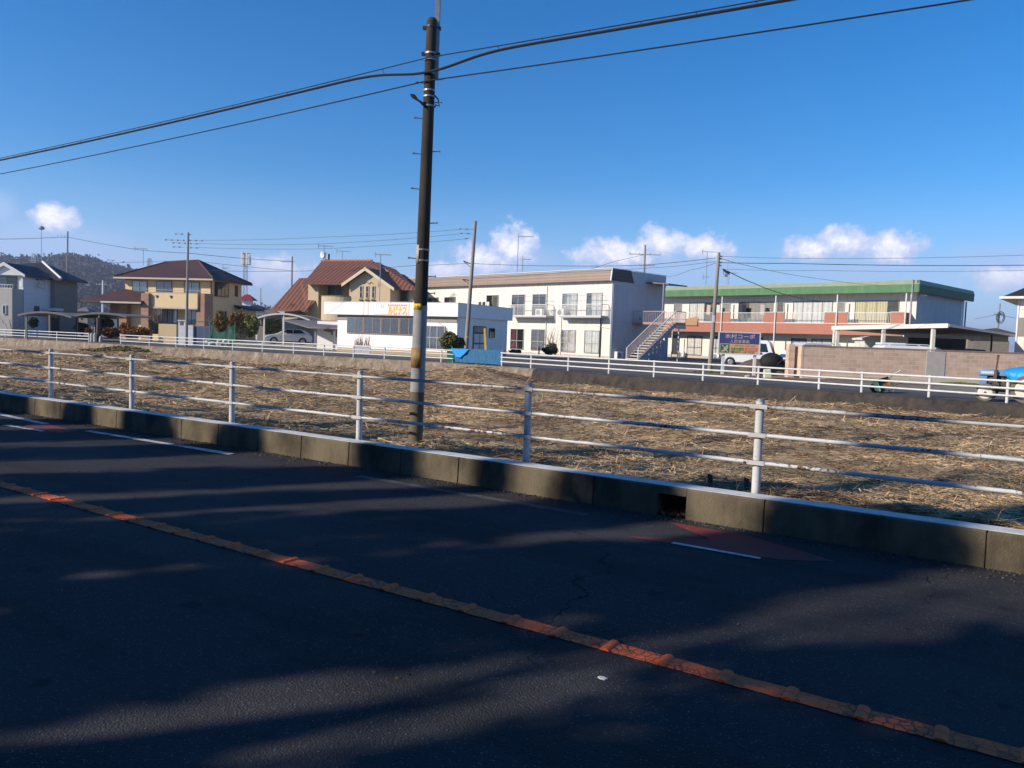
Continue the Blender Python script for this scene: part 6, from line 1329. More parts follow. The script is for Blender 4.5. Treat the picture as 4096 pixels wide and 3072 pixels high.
def gate():
    Y = 58.5; a = PX(712, 1380, Y); t = thing('gate', 'white gate pillars and blue-grey double gate in front of the yellow house', 'gate', (a.x, Y, FZ), 0)
    X = lambda p: PX(p, 1330, Y).x - a.x; Z = lambda p: PX(760, p, Y).z - FZ
    obj('pillar', MB().box(X(713), X(740), 0, .4, 0, Z(1303)).box(X(713), X(718), 0, .4, Z(1303), Z(1285)).box(X(735), X(740), 0, .4, Z(1303), Z(1285)), M_WHITEH, t); obj('pillar_cap', MB().box(X(710), X(745), -.05, .45, Z(1285), Z(1281)), M_WHITEH, t)
    obj('pillar', MB().box(X(750), X(772), 0, .4, 0, Z(1301)), M_WHITEH, t)
    for p, q in ((774, 811), (813, 839)): obj('gate_leaf', MB().box(X(p), X(q), .1, .16, .1, Z(1303)), mat('gate_blue_grey', (.10, .14, .22), .6, (.07, .1, .17), 3, .5, fn=stripes(0, .15, .8, .5)), t, bevel=.01)
    obj('top_bar', MB().box(X(772), X(841), .08, .18, Z(1287), Z(1285)), M_BLACKM, t)
    b = PX(634, 1350, Y + 1.5); c = PX(705, 1350, Y + 1.5); o = obj('low_wall', MB().box(0, c.x - b.x, 0, .2, 0, PX(670, 1296, Y + 1.5).z - FZ), M_YELLOWH); o.location = (b.x, Y + 1.5, FZ); tag(o, 'low yellow stucco garden wall left of the white gate pillars', 'wall')
    y = Y - .3; n0 = PX(838, 1370, y); obj_ = thing('garden_net', 'green garden net sagging between poles around the bronze conifer', 'net', (n0.x, y, FZ), 0); Xn = lambda p: PX(p, 1330, y).x - n0.x; Zn = lambda p: PX(880, p, y).z - FZ
    tops = [(840, 1287), (850, 1308), (862, 1324), (880, 1330), (900, 1326), (915, 1315), (927, 1304), (940, 1292)]; vs = []
    for p, q in tops: vs += [(Xn(p), .04 * math.sin(p), 0), (Xn(p), .05 * math.sin(p * 2), Zn(q))]
    obj('net', MB().add(vs, [(2 * i, 2 * i + 2, 2 * i + 3, 2 * i + 1) for i in range(len(tops) - 1)]), M_NET2, obj_)
    for p in (840, 940): obj('pole', MB().cone((Xn(p), 0, -.0), (Xn(p), 0, Zn(1286)), .02, .02, 6), mat('net_pole_green', (.05, .35, .22), .6), obj_)
    rr = random.Random(9)
    for i, (p, lb) in enumerate(((875, 'pale rocks piled under the garden net'), )):
        q = PX(p, 1350, 56); mb = MB()
        for k in range(9): mb.blob((rr.uniform(-.9, .9), rr.uniform(-.2, .2), rr.uniform(.1, .5)), .22, .18, .17, rr, .2, 8, 5)
        o = obj('rock_pile', mb, M_PLAINC); o.location = (q.x, 56, FZ); tag(o, lb, 'rocks', kind='stuff')
    # small posts at the driveway
    for i, (p, lb) in enumerate(((367, 'pale concrete bollard left of the pair by the driveway'), (380, 'pale concrete bollard right of the pair by the driveway'), (403, 'single rounded concrete bollard at the driveway edge'))):
        q = PX(p, 1365, 59.5); o = obj('bollard', MB().cone((0, 0, 0), (0, 0, .6 if i < 2 else .38), .13, .11, 12).cone((0, 0, .6 if i < 2 else .38), (0, 0, .66 if i < 2 else .44), .11, .05, 12), M_PLAINC, smooth=True); o.location = (q.x, 59.5, FZ); tag(o, lb, 'bollard')
    q = PX(393, 1350, 59.8); o = obj('log_post', MB().cone((0, 0, 0), (.02, 0, PX(393, 1240, 59.8).z - FZ - .6), .19, .14, 10), M_BARK, smooth=True); o.location = (q.x, 59.8, FZ); tag(o, 'thick dark trunk-like post between the concrete bollards', 'post')
gate()
def leaning_board():
    a = PX(1940, 1405, 51.0); o = obj('yellow_board', MB().hexa([(0, 0, 0), (.14, 0, 0), (.14, .05, 0), (0, .05, 0), (-.16, .35, 2.0), (-.03, .35, 2.0), (-.03, .4, 2.0), (-.16, .4, 2.0)]), M_YPLATE); o.location = (a.x - .0, 51.0, FZ); 
    tag(o, 'narrow yellow board leaning against the shop door', 'board')
leaning_board()

# ---------------------------------------------------------------- poles, antennas and cables
def main_pole():
    base = G(1660, 1785, .15); t = thing('utility_pole', 'tall dark utility pole with pale cover sheet standing just behind the near fence', 'utility pole', (base.x, base.y, 0)); Y = base.y
    lean = .012
    def Z(py): return PX(1690, py, Y).z
    zt = Z(85); r = lambda z: .118 - .036 * z / zt
    def seg(n, z0, z1, m, dr=0.0, **k): return obj(n, MB().cone((z0 * lean, 0, z0), (z1 * lean, 0, z1), r(z0) + dr, r(z1) + dr, 24), m, t, smooth=True, **k)
    zc0, zc1 = Z(1568 + 0), Z(1222)
    seg('foot', -.1, zc0, M_POLEB); seg('shaft', zc1, zt, M_POLE); seg('cover_sheet', zc0 + .001, zc1 - .001, M_POLEC, .004)
    obj('top_cap', MB().cone((zt * lean, 0, zt), (zt * lean, 0, zt + .05), r(zt), r(zt) * .7, 20), M_POLE, t, smooth=True)
    zd = Vector((-.55, -.83, 0)).normalized()
    def plate(n, py0, py1, w, m, az, dr=.012):
        z0, z1 = Z(py1), Z(py0); vs = []
        for k in range(7):
            a = az + (k / 6 - .5) * w / .11; R_ = r((z0 + z1) / 2) + dr; x = R_ * math.sin(a); y = -R_ * math.cos(a)
            vs += [(x + z0 * lean, y, z0), (x + z1 * lean, y, z1)]
        o = obj(n, MB().add(vs, [(2 * i, 2 * i + 2, 2 * i + 3, 2 * i + 1) for i in range(6)]), m, t, smooth=True); o.modifiers.new('s', 'SOLIDIFY').thickness = .004; return o
    plate('yellow_plate', 1216, 1238, .15, M_YPLATE, -.45); plate('tan_plate', 1391, 1470, .19, M_BPLATE, -.35, .016); plate('number_plate', 982, 1055, .065, M_GREYP, -.75)
    zz = Z(1236); n = text('146', .07, t, M_INK, (-.075 + zz * lean, -r(zz) - .024, zz + .008), 'plate_digits', .002, .07); n.rotation_euler = (R(90), 0, R(-24))
    for py in (108, 214, 240, 295, 363, 387, 425, 1000, 1043, 1236, 1400, 1469): z = Z(py); obj('band', MB().cone((z * lean, 0, z - .012), (z * lean, 0, z + .012), r(z) + .008, r(z) + .008, 20), M_GALV if py > 200 else M_BLACKM, t)
    for py in (112, 216): z = Z(py); obj('bolt_clamp', MB().box(z * lean - r(z) - .055, z * lean + r(z) + .065, -.03, .03, z - .022, z + .022), M_BLACKM, t)
    steps = [(476, -1), (607, 1), (618, -1), (758, -1), (893, 1), (1036, -1), (1107, 1), (1174, 1), (319, 1), (334, -1), (411, 1)]
    for py, s in steps:
        z = Z(py); o = obj('step_bolt', MB().cone((z * lean + s * r(z) * .9, -.02, z), (z * lean + s * (r(z) + .11), -.03, z + .01), .009, .009, 8).cone((z * lean + s * (r(z) + .105), -.03, z + .01), (z * lean + s * (r(z) + .125), -.03, z + .01), .018, .018, 8), M_GALV, t)
    z = Z(412); x = z * lean
    obj('bracket_box', MB().hexa([(x - .08, -.12, z - .02), (x - .06, -.12, z - .09), (x - .06, .03, z - .09), (x - .08, .03, z - .02), (x - .33, -.16, z + .13), (x - .30, -.16, z + .06), (x - .30, .05, z + .06), (x - .33, .05, z + .13)][0:4] + [(x - .28, -.16, z + .09), (x - .20, -.16, z + .08), (x - .20, .05, z + .08), (x - .28, .05, z + .09)]), M_BLACKM, t)
    obj('cable_loop', MB().tube([(x + .09, -.02, z + .12), (x + .15, -.02, z + .06), (x + .17, -.03, z - .05), (x + .12, -.03, z - .03), (x + .10, -.03, z - .07)], .012, 6), M_CABLE, t)
    # extension arm above the top
    obj('extension_arm', MB().box(zt * lean + .045, zt * lean + .12, -.03, .005, zt - .9, zt + 2.2).box(zt * lean + .115, zt * lean + .125, .005, .04, zt - .9, zt + 2.2), M_GALV, t)
    return t, base, Z
MP, MPB, MZ = main_pole()
UD = -U2  # along the road to the left
def copies():
    for k, d in ((-1, 36.0), (1, 34.0)):
        c = copy_tree(MP); p = MPB + U2 * (k * d); c.location = (p.x, p.y, 0); c['label'] = ('dark utility pole further left along the near fence, outside the view' if k < 0 else 'dark utility pole further right along the near fence, outside the view')
copies()
def cable(name, label, pts, r, m=M_CABLE, group=None, seg=1):
    o = obj(name, MB().tube(pts, r, 6), m, smooth=True); return tag(o, label, 'cable', group)
def sagpts(a, b, sag, n=24): return [a.lerp(b, k / n) - Vector((0, 0, sag * 4 * (k / n) * (1 - k / n))) for k in range(n + 1)]
def zof(px, py, y): return PX(px, py, y).z
def cables():
    Y = MPB.y; gr = 'cables strung along the near pole line'
    att = Vector((MPB.x + .06, MPB.y - .12, 0))
    def z(py): return MZ(py)
    L = MPB - U2 * 36; Rr = MPB + U2 * 34; L.z = Rr.z = 0
    def span(py0, dl, dr, offz, label, r, sagL, sagR, name='cable', m=M_CABLE):
        c = Vector((att.x, att.y, z(py0))); a = Vector((L.x, L.y - .1, z(py0) + dl)); b = Vector((Rr.x, Rr.y - .1, z(py0) + dr))
        pts = sagpts(a, c, sagL)[:-1] + sagpts(c, b, sagR); return cable(name, label, pts, r, m, gr)
    span(240, 0, 0, 0, 'thin messenger wire directly above the thick telephone cable', .008, .28, .30)
    # thick cable hanging below the messenger, dipping at the pole
    c = Vector((att.x, att.y, z(295))); a = Vector((L.x, L.y - .1, z(240) - .05)); b = Vector((Rr.x, Rr.y - .1, z(240) - .05))
    pl_ = sagpts(a, Vector((att.x, att.y, z(240) - .05)), .28, 30); pr_ = sagpts(Vector((att.x, att.y, z(240) - .05)), b, .30, 30)
    def dip(p): d = (p.xy - c.xy).length; return p - Vector((0, 0, (z(240) - .05 - z(297)) * math.exp(-(d / .85) ** 2)))
    dn = [Vector(p) for p in pl_[:-1]] + [Vector(p) for p in pr_]
    fine = []
    for i in range(len(dn) - 1):
        m_ = 8 if (dn[i].xy - c.xy).length < 4 else 1
        for k in range(m_): fine.append(dn[i].lerp(dn[i + 1], k / m_))
    fine.append(dn[-1]); cable('cable', 'thick black telephone cable dipping where it passes the dark pole', [dip(p) for p in fine], .020, M_CABLE, gr)
    mb = MB(); rr = random.Random(4)
    for i in range(0, 60):
        for p0, lst in ((0, dn),): pass
    k = 0
    L_tot = sum((dn[i + 1] - dn[i]).length for i in range(len(dn) - 1)); s_ = 0; nxt = .6
    for i in range(len(dn) - 1):
        d = (dn[i + 1] - dn[i]).length
        while nxt < s_ + d:
            p = dn[i].lerp(dn[i + 1], (nxt - s_) / d)
            if (p.xy - c.xy).length > .8: mb.tube([p + Vector((0, 0, .06)), p + Vector((.015, 0, .0)), p + Vector((.03, 0, -.02))], .005, 3)
            nxt += .75
        s_ += d
    tag(obj('cable_hanger', mb, M_CABLE), 'row of little wire hangers between messenger wire and thick cable', 'cable hangers', gr, kind='stuff')
    c2 = z(332)
    span(332, -.05, 0, 0, 'thin lower cable passing the dark pole below the thick one', .010, .30, .34)
cables()

def street_pole(label, px, pyb, pyt, Y, r, lean_px=0, arms=(), m=M_CONC, gz=FZ, extras=None, name='utility_pole', group=None):
    b = PX(px, pyb, Y); top = PX(px + lean_px, pyt, Y); t = thing(name, label, 'utility pole', (b.x, Y, gz), 0, group); H = top.z - gz; dx = top.x - b.x
    obj('shaft', MB().cone((0, 0, -.1), (dx, 0, H), r, r * .62, 14), m, t, smooth=True)
    for (py, w0, w1) in arms:
        z = PX(px, py, Y).z - gz; x = dx * z / H; a = MB().box(x + w0, x + w1, -.06, .02, z - .04, z + .04); o = obj('crossarm', a, M_GALV, t)
        k = 0
        for xx in np.linspace(w0, w1, 4): obj('insulator', MB().cone((x + xx, -.02, z + .04), (x + xx, -.02, z + .22), .045, .035, 8), M_GALV, o)
    return t, H, dx
# pole before the yellow house, with three levels of dead-end insulators
t, H, dx = street_pole('slim grey utility pole standing in front of the yellow house', 745, 1392, 930, 54.5, .105, 8, gz=FZ)
def insul(t, px, Y, rows, gz=FZ):
    b = Vector(t.location)
    for n, (x0, x1, py) in enumerate(rows):
        z = PX(px, py, Y).z - gz; a = PX(x0, py, Y).x - b.x; c = PX(x1, py, Y).x - b.x; mb = MB().cone((a, 0, z), (c, 0, z), .015, .015, 5)
        k = a
        while k < c: mb.cone((k, 0, z), (k + .10, 0, z), .05, .05, 8); k += .42
        obj('insulator_string', mb, M_GALV, t)
insul(t, 750, 54.5, [(660, 740, 962), (690, 738, 973), (692, 738, 989), (757, 812, 961), (760, 797, 974), (760, 797, 990), (700, 736, 937), (755, 768, 938)])
for i, (x0, y0, x1, y1, lb) in enumerate(((0, 955, 1240, 960, 'upper'), )): pass
# leaning pole in front of the shop
t, H, dx = street_pole('concrete utility pole leaning right, beside the round shrub at the shop corner', 1862, 1400, 884, 48.8, .15, 40, gz=FZ)
def bracket(t, H, dx, Y, px, py, ex, ey):
    b = Vector(t.location); p = PX(px, py, Y) - b; q = PX(ex, ey, Y) - b; obj('bracket', MB().tube([p, q], .03, 5).tube([p - Vector((0, 0, .25)), q], .02, 5), M_BLACKM, t)
bracket(t, H, dx, 48.8, 1888, 1057, 1853, 1044); bracket(t, H, dx, 48.8, 1882, 1122, 1850, 1118)
insul(t, 1890, 48.8, [(1838, 1893, 917), (1842, 1888, 935), (1862, 1878, 955)])
obj('yellow_band', MB().cone((dx * .2, 0, H * .155), (dx * .2, 0, H * .165), .145, .145, 12), M_YPLATE, t)
# leaning pole by the signboard
t, H, dx = street_pole('concrete utility pole leaning right, standing just left of the signboard', 2838, 1486, 1010, 41.8, .13, 38, gz=FZ)
t['label'] = 'concrete utility pole leaning right, standing just left of the signboard'; P3 = t; P3H = H; P3dx = dx
bb = Vector(t.location); q = PX(2907, 1082, 41.8) - bb
obj('cable_closure', MB().hexa([tuple(q + Vector(v)) for v in ((-.22, -.06, .10), (-.18, -.06, -.02), (-.18, .06, -.02), (-.22, .06, .10), (.16, -.06, -.10), (.14, -.06, -.22), (.14, .06, -.22), (.16, .06, -.10))]), M_BLACKM, t)
obj('junction_box', MB().box(q.x - .1, q.x + .06, -.05, .05, q.z - .34, q.z - .18), M_GALV, t)
for py in (1025, 1035, 1050, 1062): z = PX(2870, py, 41.8).z - FZ; x = dx * z / H; obj('insulator', MB().cone((x, 0, z), (x + .2, 0, z), .045, .03, 8), M_GALV, t)
obj('white_plate', MB().box(dx * .42 - .115, dx * .42 + .02, -.16, -.12, H * .41, H * .47), M_WHITEMET, t)
for lb, px, pyb, pyt, Y, r, lp, arms, m in (
    ('thin pole rising behind the black roof of the white house', 266, 1110, 925, 95, .13, 5, ((950, -1.2, .1),), M_CONC),
    ('short pale pole between the white house and the yellow house annex', 411, 1180, 1122, 120, .2, 1, ((1138, -1.0, .6),), M_WHITEH),
    ('distant pole between the yellow house and the brown roofed house', 1167, 1150, 1026, 110, .16, 2, ((1048, -1.6, .3),), M_CONC),
    ('small far pole left of the low brown roof', 1043, 1235, 1152, 150, .14, 0, (), M_GALV),
    ('pale pole with crossarms rising behind the cream apartment roof', 2578, 1110, 980, 95, .17, 3, ((1018, -1.9, 1.9), (1062, -.6, 1.2)), M_CONC),
    ('distant pole with coiled cable left of the house at the right edge', 3989, 1330, 1214, 100, .15, 11, ((1258, -.6, .6),), M_CONC)):
    street_pole(lb, px, pyb, pyt, Y, r, lp, arms, m)
p = PX(4002, 1270, 99.8); o = obj('cable_coil', MB().tube([(.55 * math.cos(a * .5), 0, .75 * math.sin(a * .5)) for a in range(14)], .06, 5).tube([(.4 * math.cos(a * .5), .02, .55 * math.sin(a * .5)) for a in range(14)], .05, 5), M_CABLE2); o.location = p; tag(o, 'coil of cable hanging on the distant pole by the right edge', 'cable coil')

def antenna(label, px, pyb, pyt, Y, bars, rx=.03):
    b = PX(px, pyb, Y); H = PX(px, pyt, Y).z - b.z; t = thing('tv_antenna', label, 'antenna', b, 0); obj('mast', MB().cone((0, 0, 0), (0, 0, H), rx, rx, 6), M_GALV, t)
    for py, w0, w1, n in bars:
        z = PX(px, py, Y).z - b.z; mb = MB().box(w0, w1, -.02, .02, z - .02, z + .02)
        for x in np.linspace(w0, w1, n): mb.box(x - .012, x + .012, -.35, .35, z - .012, z + .012)
        mb.box(w0 - .02, w0 + .02, -.02, .02, z - .28, z + .28); obj('element_boom', mb, M_GALV, t)
    return t
antenna('tv antenna above the satellite dish of the brown roofed house', 1296, 1045, 984, 80, [(984, -.6, .9, 9), (1012, -.15, .25, 3)])
antenna('tv antenna standing over the middle of the brown tiled roof', 1369, 1042, 1005, 95, [(1005, -.7, 1.0, 8)])
antenna('tall antenna mast on the right slope of the brown roofed house', 1518, 1210, 1018, 74, [(1018, -.5, 1.0, 9), (1140, -.15, .15, 2)], .035)
antenna('long tv antenna over the cream apartment roof, beside the first cloud', 2069, 1085, 945, 70, [(945, .0, 1.35, 10)])
antenna('lower tv antenna over the cream apartment roof', 2089, 1085, 1037, 72, [(1037, .0, .75, 7)])
antenna('tv antenna left of the signboard pole over the green roof', 2823, 1140, 1007, 80, [(1007, -.5, 1.0, 8), (1108, -.3, .3, 4)])
antenna('tv antenna right of the signboard pole over the green roof', 2914, 1140, 1085, 82, [(1092, -.6, .8, 8)])
antenna('thin tv antenna mast left of the yellow house roof', 573, 1062, 995, 90, [(995, -1.0, .4, 7)])
antenna('small antenna on the black roof edge between the two brown roofs', 900, 1080, 1072, 78, [(1072, -.2, .3, 3)])
def cell_tower(label, px, pyb, pyt, Y, w, ring=True):
    b = PX(px, pyb, Y); H = PX(px, pyt, Y).z - b.z; t = thing('lattice_mast', label, 'mast', b, 0); mb = MB()
    for sx, sy in ((-1, -1), (1, -1), (1, 1), (-1, 1)): mb.tube([(sx * w, sy * w, 0), (sx * w * .6, sy * w * .6, H)], .09, 4)
    n = 9
    for k in range(n):
        a, c = H * k / n, H * (k + 1) / n; mb.tube([(-w * .9, -w * .9, a), (w * .85, -w * .85, c)], .05, 3).tube([(w * .9, -w * .9, a), (-w * .85, -w * .85, c)], .05, 3)
    obj('lattice', mb, M_GALV, t)
    if ring:
        r_ = w * 2.4; [obj('antenna_ring', MB().tube([(r_ * math.cos(a * .524), r_ * math.sin(a * .524), h_) for a in range(13)], .09, 4), M_GALV, t) for h_ in (H, H - 3.2)]
        for a in range(6): x, y = r_ * math.cos(a * 1.047), r_ * math.sin(a * 1.047); obj('panel_antenna', MB().box(x - .22, x + .22, y - .1, y + .1, H - 3.4, H + .3), M_WHITEH, t)
    return t
cell_tower('lattice telephone mast with antenna ring behind the yellow house', 980, 1215, 1014, 230, .55)
cell_tower('squat lattice mast behind the black roof of the white house', 139, 1060, 1014, 260, .8, False)
cell_tower('small lattice mast left of the yellow house ridge', 599, 1065, 1034, 250, .6, False)
b = PX(166, 1050, 240); o = obj('lamp_mast', MB().cone((0, 0, 0), (0, 0, PX(165, 912, 240).z - b.z), .12, .08, 6).blob((0, 0, PX(165, 912, 240).z - b.z), .9, .9, .6, random.Random(1), .05, 10, 6), M_GALV); o.location = b; tag(o, 'very thin tall mast with a round head at the upper left', 'mast')
# distant cables
def dc(label, pts, r, g='distant overhead cables'):
    P = [PX(*p) for p in pts]; out = []
    for a, c in zip(P[:-1], P[1:]): out += sagpts(a, c, (c - a).length * .006, 8)[:-1]
    out.append(P[-1]); cable('cable', label, out, r, M_CABLE2, g)
dc('cable from the left edge to the thin pole behind the black roof', [(-60, 957, 95), (262, 948, 95)], .03)
dc('cable falling right from the thin pole behind the black roof towards the yellow house', [(270, 948, 95), (560, 1000, 92), (750, 1012, 90), (1167, 1045, 110)], .03)
dc('bundle cable crossing behind the yellow house roof', [(-60, 1040, 130), (300, 1048, 130), (750, 1040, 110), (1167, 1083, 110)], .03)
dc('upper wire between the slim pole and the leaning shop pole', [(808, 961, 54.5), (1300, 948, 51), (1840, 918, 48.8)], .011)
dc('middle wire between the slim pole and the leaning shop pole', [(795, 974, 54.5), (1300, 975, 51), (1845, 935, 48.8)], .011)
dc('lower wire between the slim pole and the leaning shop pole', [(795, 990, 54.5), (1300, 995, 51), (1865, 955, 48.8)], .011)
dc('low cable from the slim pole past the brown roof to the leaning shop pole', [(750, 1080, 54.5), (1167, 1085, 54), (1660, 1062, 50), (1886, 1052, 48.8)], .014)
dc('cable from the leaning shop pole to the signboard pole across both apartment roofs', [(1890, 1054, 48.8), (2300, 1064, 46), (2578, 1060, 44), (2862, 1032, 41.8)], .016)
dc('thin cable from the leaning shop pole to the signboard pole, drooping lower', [(1890, 1115, 48.8), (2300, 1085, 46), (2700, 1065, 43), (2862, 1045, 41.8)], .011)
dc('upper wire running right from the signboard pole to the edge', [(2880, 1025, 41.8), (3300, 1034, 40), (4160, 1018, 37)], .010)
dc('thick cable running right from the signboard pole to the edge', [(2880, 1050, 41.8), (3150, 1053, 41), (4160, 1060, 37)], .020)
dc('thin wire below the thick cable right of the signboard pole', [(2880, 1076, 41.8), (3300, 1082, 40), (4160, 1080, 37)], .009)
dc('sloping drop cable from the closure on the signboard pole to the green building corner', [(2912, 1085, 41.8), (3020, 1135, 46), (3150, 1180, 54), (3290, 1206, 63)], .022)
dc('thin sloping cable over the green roof from the signboard pole', [(2880, 1032, 41.8), (2980, 1060, 45), (3300, 1118, 55), (3560, 1140, 70)], .012)
dc('cable from the signboard pole down to the back of the cream apartment', [(2868, 1050, 41.8), (2760, 1080, 50), (2670, 1108, 60)], .012)
dc('wire from the distant pole at the right to the right edge', [(4000, 1260, 100), (4160, 1290, 100)], .025); dc('wire from the distant pole at the right behind the green building', [(3990, 1258, 100), (3900, 1275, 100)], .025)
dc('high thin wire above the cream apartment meeting the pale pole', [(2578, 1018, 95), (2460, 1045, 95), (2330, 1085, 95)], .025)

# ---------------------------------------------------------------- far houses, hill, mountains
def far_house(label, px0, px1, pyw, pyr, Y, m, mr, ang=0):
    a = PX(px0, pyw, Y); c = PX(px1, pyw, Y); W = c.x - a.x; t = thing('distant_house', label, 'house', (a.x, Y, FZ), ang); H = a.z - FZ; Z = PX(px0, pyr, Y).z - FZ
    obj('wall', MB().box(0, W, 0, W * .8, 0, H), m, t); e = .6
    obj('roof', MB().add([(-e, -e, H), (W + e, -e, H), (W + e, W * .8 + e, H), (-e, W * .8 + e, H), (W * .3, W * .4, Z), (W * .7, W * .4, Z)], [(0, 1, 5, 4), (1, 2, 5), (2, 3, 4, 5), (3, 0, 4), (3, 2, 1, 0)]), mr, t)
    obj('window', MB().box(W * .2, W * .4, -.05, -.002, H * .6, H * .85), M_ALUD, t)
far_house('distant white house with a bright red roof right of the yellow house', 968, 1003, 1200, 1176, 120, M_WHITEH, M_ROOFRED)
far_house('distant dark roofed house right of the yellow house lean-to', 985, 1045, 1240, 1218, 105, M_WHITEH, M_ROOFK)
far_house('distant grey roofed house left of the yellow house annex', 316, 350, 1245, 1228, 110, M_GREYH, M_CPROOF)
far_house('grey roofed house seen between the lean-to and the low brown roof', 1030, 1110, 1262, 1236, 95, M_GREYH, M_CPROOF)
def hill():
    # wooded hill to the left, about a kilometre away
    prof = [(-500, 1120), (-200, 1075), (0, 1046), (119, 1046), (199, 1040), (278, 1031), (318, 1029), (348, 1033), (398, 1058), (438, 1072), (497, 1088), (560, 1110), (640, 1140), (760, 1180), (900, 1215), (1080, 1260)]
    Y0 = 800.0; rr = np.random.default_rng(3); xs = np.linspace(-500, 1080, 230); hs = np.interp(xs, [p[0] for p in prof], [p[1] for p in prof]); vs = []; nv = 40
    for i, (px, py) in enumerate(zip(xs, hs)):
        top = PX(px, py, Y0); dirx = top.x / Y0
        for j in range(nv + 1):
            v = j / nv; d = Y0 - 380 * (1 - v); bump = (3.2 * math.sin(i * 1.7 + j * 2.3) * math.sin(j * 1.1 + i * .6) + 2.5 * rr.normal()) * (.6 if j == nv else 1)
            z = FZ + (top.z - FZ) * (v ** 1.15) * 1.0 + bump * min(1, v * 3); vs.append((dirx * d + 2 * rr.normal(), d + 3 * rr.normal(), z))
        for j in range(6): d = Y0 + 80 * (j + 1); vs.append((dirx * d, d, FZ + (top.z - FZ) * max(0, 1 - (j + 1) / 6)))
    n = nv + 7; fs = [(i * n + j, (i + 1) * n + j, (i + 1) * n + j + 1, i * n + j + 1) for i in range(len(xs) - 1) for j in range(n - 1)]
    o = struct('hill', MB().add(vs, fs), M_HILL)
    # crowns of the wood on it
    N = 80000; ii = rr.integers(0, len(xs) - 1, N); jj = rr.random(N) ** .8; A = np.array(vs).reshape(len(xs), n, 3); j0 = (jj * (nv - 1)).astype(int); P = A[ii, j0] + (A[ii, j0 + 1] - A[ii, j0]) * rr.random((N, 1)) + rr.normal(size=(N, 3)) * [2, 3, 1] + [0, 0, 2.5]
    me = quads_mesh('woodland', P, 2.3, rr); tag(link_mesh('woodland', me, None, mat('winter_wood', (.062, .048, .052), .95, (.030, .030, .034), .03, 1.0)), 'dense winter woodland covering the distant hill', 'woodland', kind='stuff')
    # far mountains
    Y1 = 4200.0; vs = []; xs = np.linspace(-1200, 5200, 260)
    for i, px in enumerate(xs):
        hz = 1353.1 + .0349 * (px - 2048); h = 60 + 18 * math.sin(px * .004 + 1) + 9 * math.sin(px * .017) + 5 * math.sin(px * .05) + rr.normal() * 1.5; h = max(10, h); top = PX(px, hz - h, Y1)
        vs += [(top.x * .9, Y1 * .9, 0), (top.x * .95, Y1 * .95, top.z * .45 + rr.normal() * 3), (top.x, Y1, top.z), (top.x * 1.05, Y1 * 1.05, 0)]
    struct('mountains', MB().add(vs, [(i * 4 + j, i * 4 + 4 + j, i * 4 + 5 + j, i * 4 + 1 + j) for i in range(len(xs) - 1) for j in range(3)]), M_FARMT, smooth=True)
hill()
def haze():
    m = bpy.data.materials.new('haze'); m.use_nodes = True; t = NT(m.node_tree); t.n.remove(t.n['Principled BSDF'])
    v = t.a('ShaderNodeVolumePrincipled'); v.inputs['Color'].default_value = (.72, .80, 1, 1); v.inputs['Density'].default_value = HAZE_D; v.inputs['Anisotropy'].default_value = 0.1
    t.l.new(v.outputs[0], t.n['Material Output'].inputs['Volume'])
    o = obj('haze', MB().box(-5200, 5200, -400, 5000, -1.6, 128), m, kind='stuff')
HAZE_D = 0.00032
haze()

# ---------------------------------------------------------------- roadside trees outside the view, whose shadows fall on the road
def shade_trees():
    rng = np.random.default_rng(21); protos = []
    for v in range(3):
        t = thing('roadside_tree', 'tall narrow evergreen tree in the row along the camera side of the road', 'tree', (0, 0, 0), 0, 'roadside trees along the camera side'); rr = random.Random(v)
        H = 12.0; obj('trunk', MB().tube([(0, 0, -.2), (.05, 0, 2), (0, .05, 5), (.03, 0, H * .85)], .16, 8, .04), M_BARK, t)
        n = 6500; z = .5 + (H - .5) * rng.random(n) ** .85; a = rng.random(n) * 6.283
        prof = 1.0 * (1 - np.clip((z / H - .45) / .55, 0, 1) ** 1.7) * np.clip((z + .1) / 1.4, .3, 1)
        wob = 1 + .14 * np.sin(3 * a + z * 2.1 + v) + .10 * np.sin(5 * a - z * 3.7) + .12 * np.sin(z * 2.6 + v * 2)
        r = prof * wob * (.45 + .55 * rng.random(n) ** .5); me = quads_mesh('crown', np.stack([r * np.cos(a), r * np.sin(a), z + .15 * rng.normal(size=n)], 1), .17, rng); link_mesh('crown', me, t, M_LEAFD)
        core = MB(); ring = []
        for j in range(15):
            zz = .6 + (H - 1.6) * j / 14; pr = .34 * (1 - max(0, (zz / H - .45) / .55) ** 1.7) * min(1, (zz + .1) / 1.4) * (1 + .1 * math.sin(zz * 2.6 + v * 2)); ring.append((zz, pr))
        for (z0, p0), (z1, p1) in zip(ring[:-1], ring[1:]): core.cone((0, 0, z0), (0, 0, z1), p0, p1, 12, caps=False)
        obj('inner_foliage', core, M_LEAFD, t, kind=None); protos.append(t)
    rr = random.Random(12)
    for k, (u, n, R_, H) in enumerate(SHADE_TREES):
        p = un(u, n); o = protos[k] if k < 3 else copy_tree(protos[k % 3]); o.location = (p.x, p.y, .1); o.rotation_euler = (0, 0, rr.uniform(0, 6.28)); o.scale = (R_, R_, H / 12.0)
        if n < -8: o['label'] = 'dense evergreen tree of the unseen belt added behind the roadside row to block sky light'; o['group'] = 'trees of the belt added behind the row to block sky light'  # belt added out of view to cut sky light and deepen the shadows
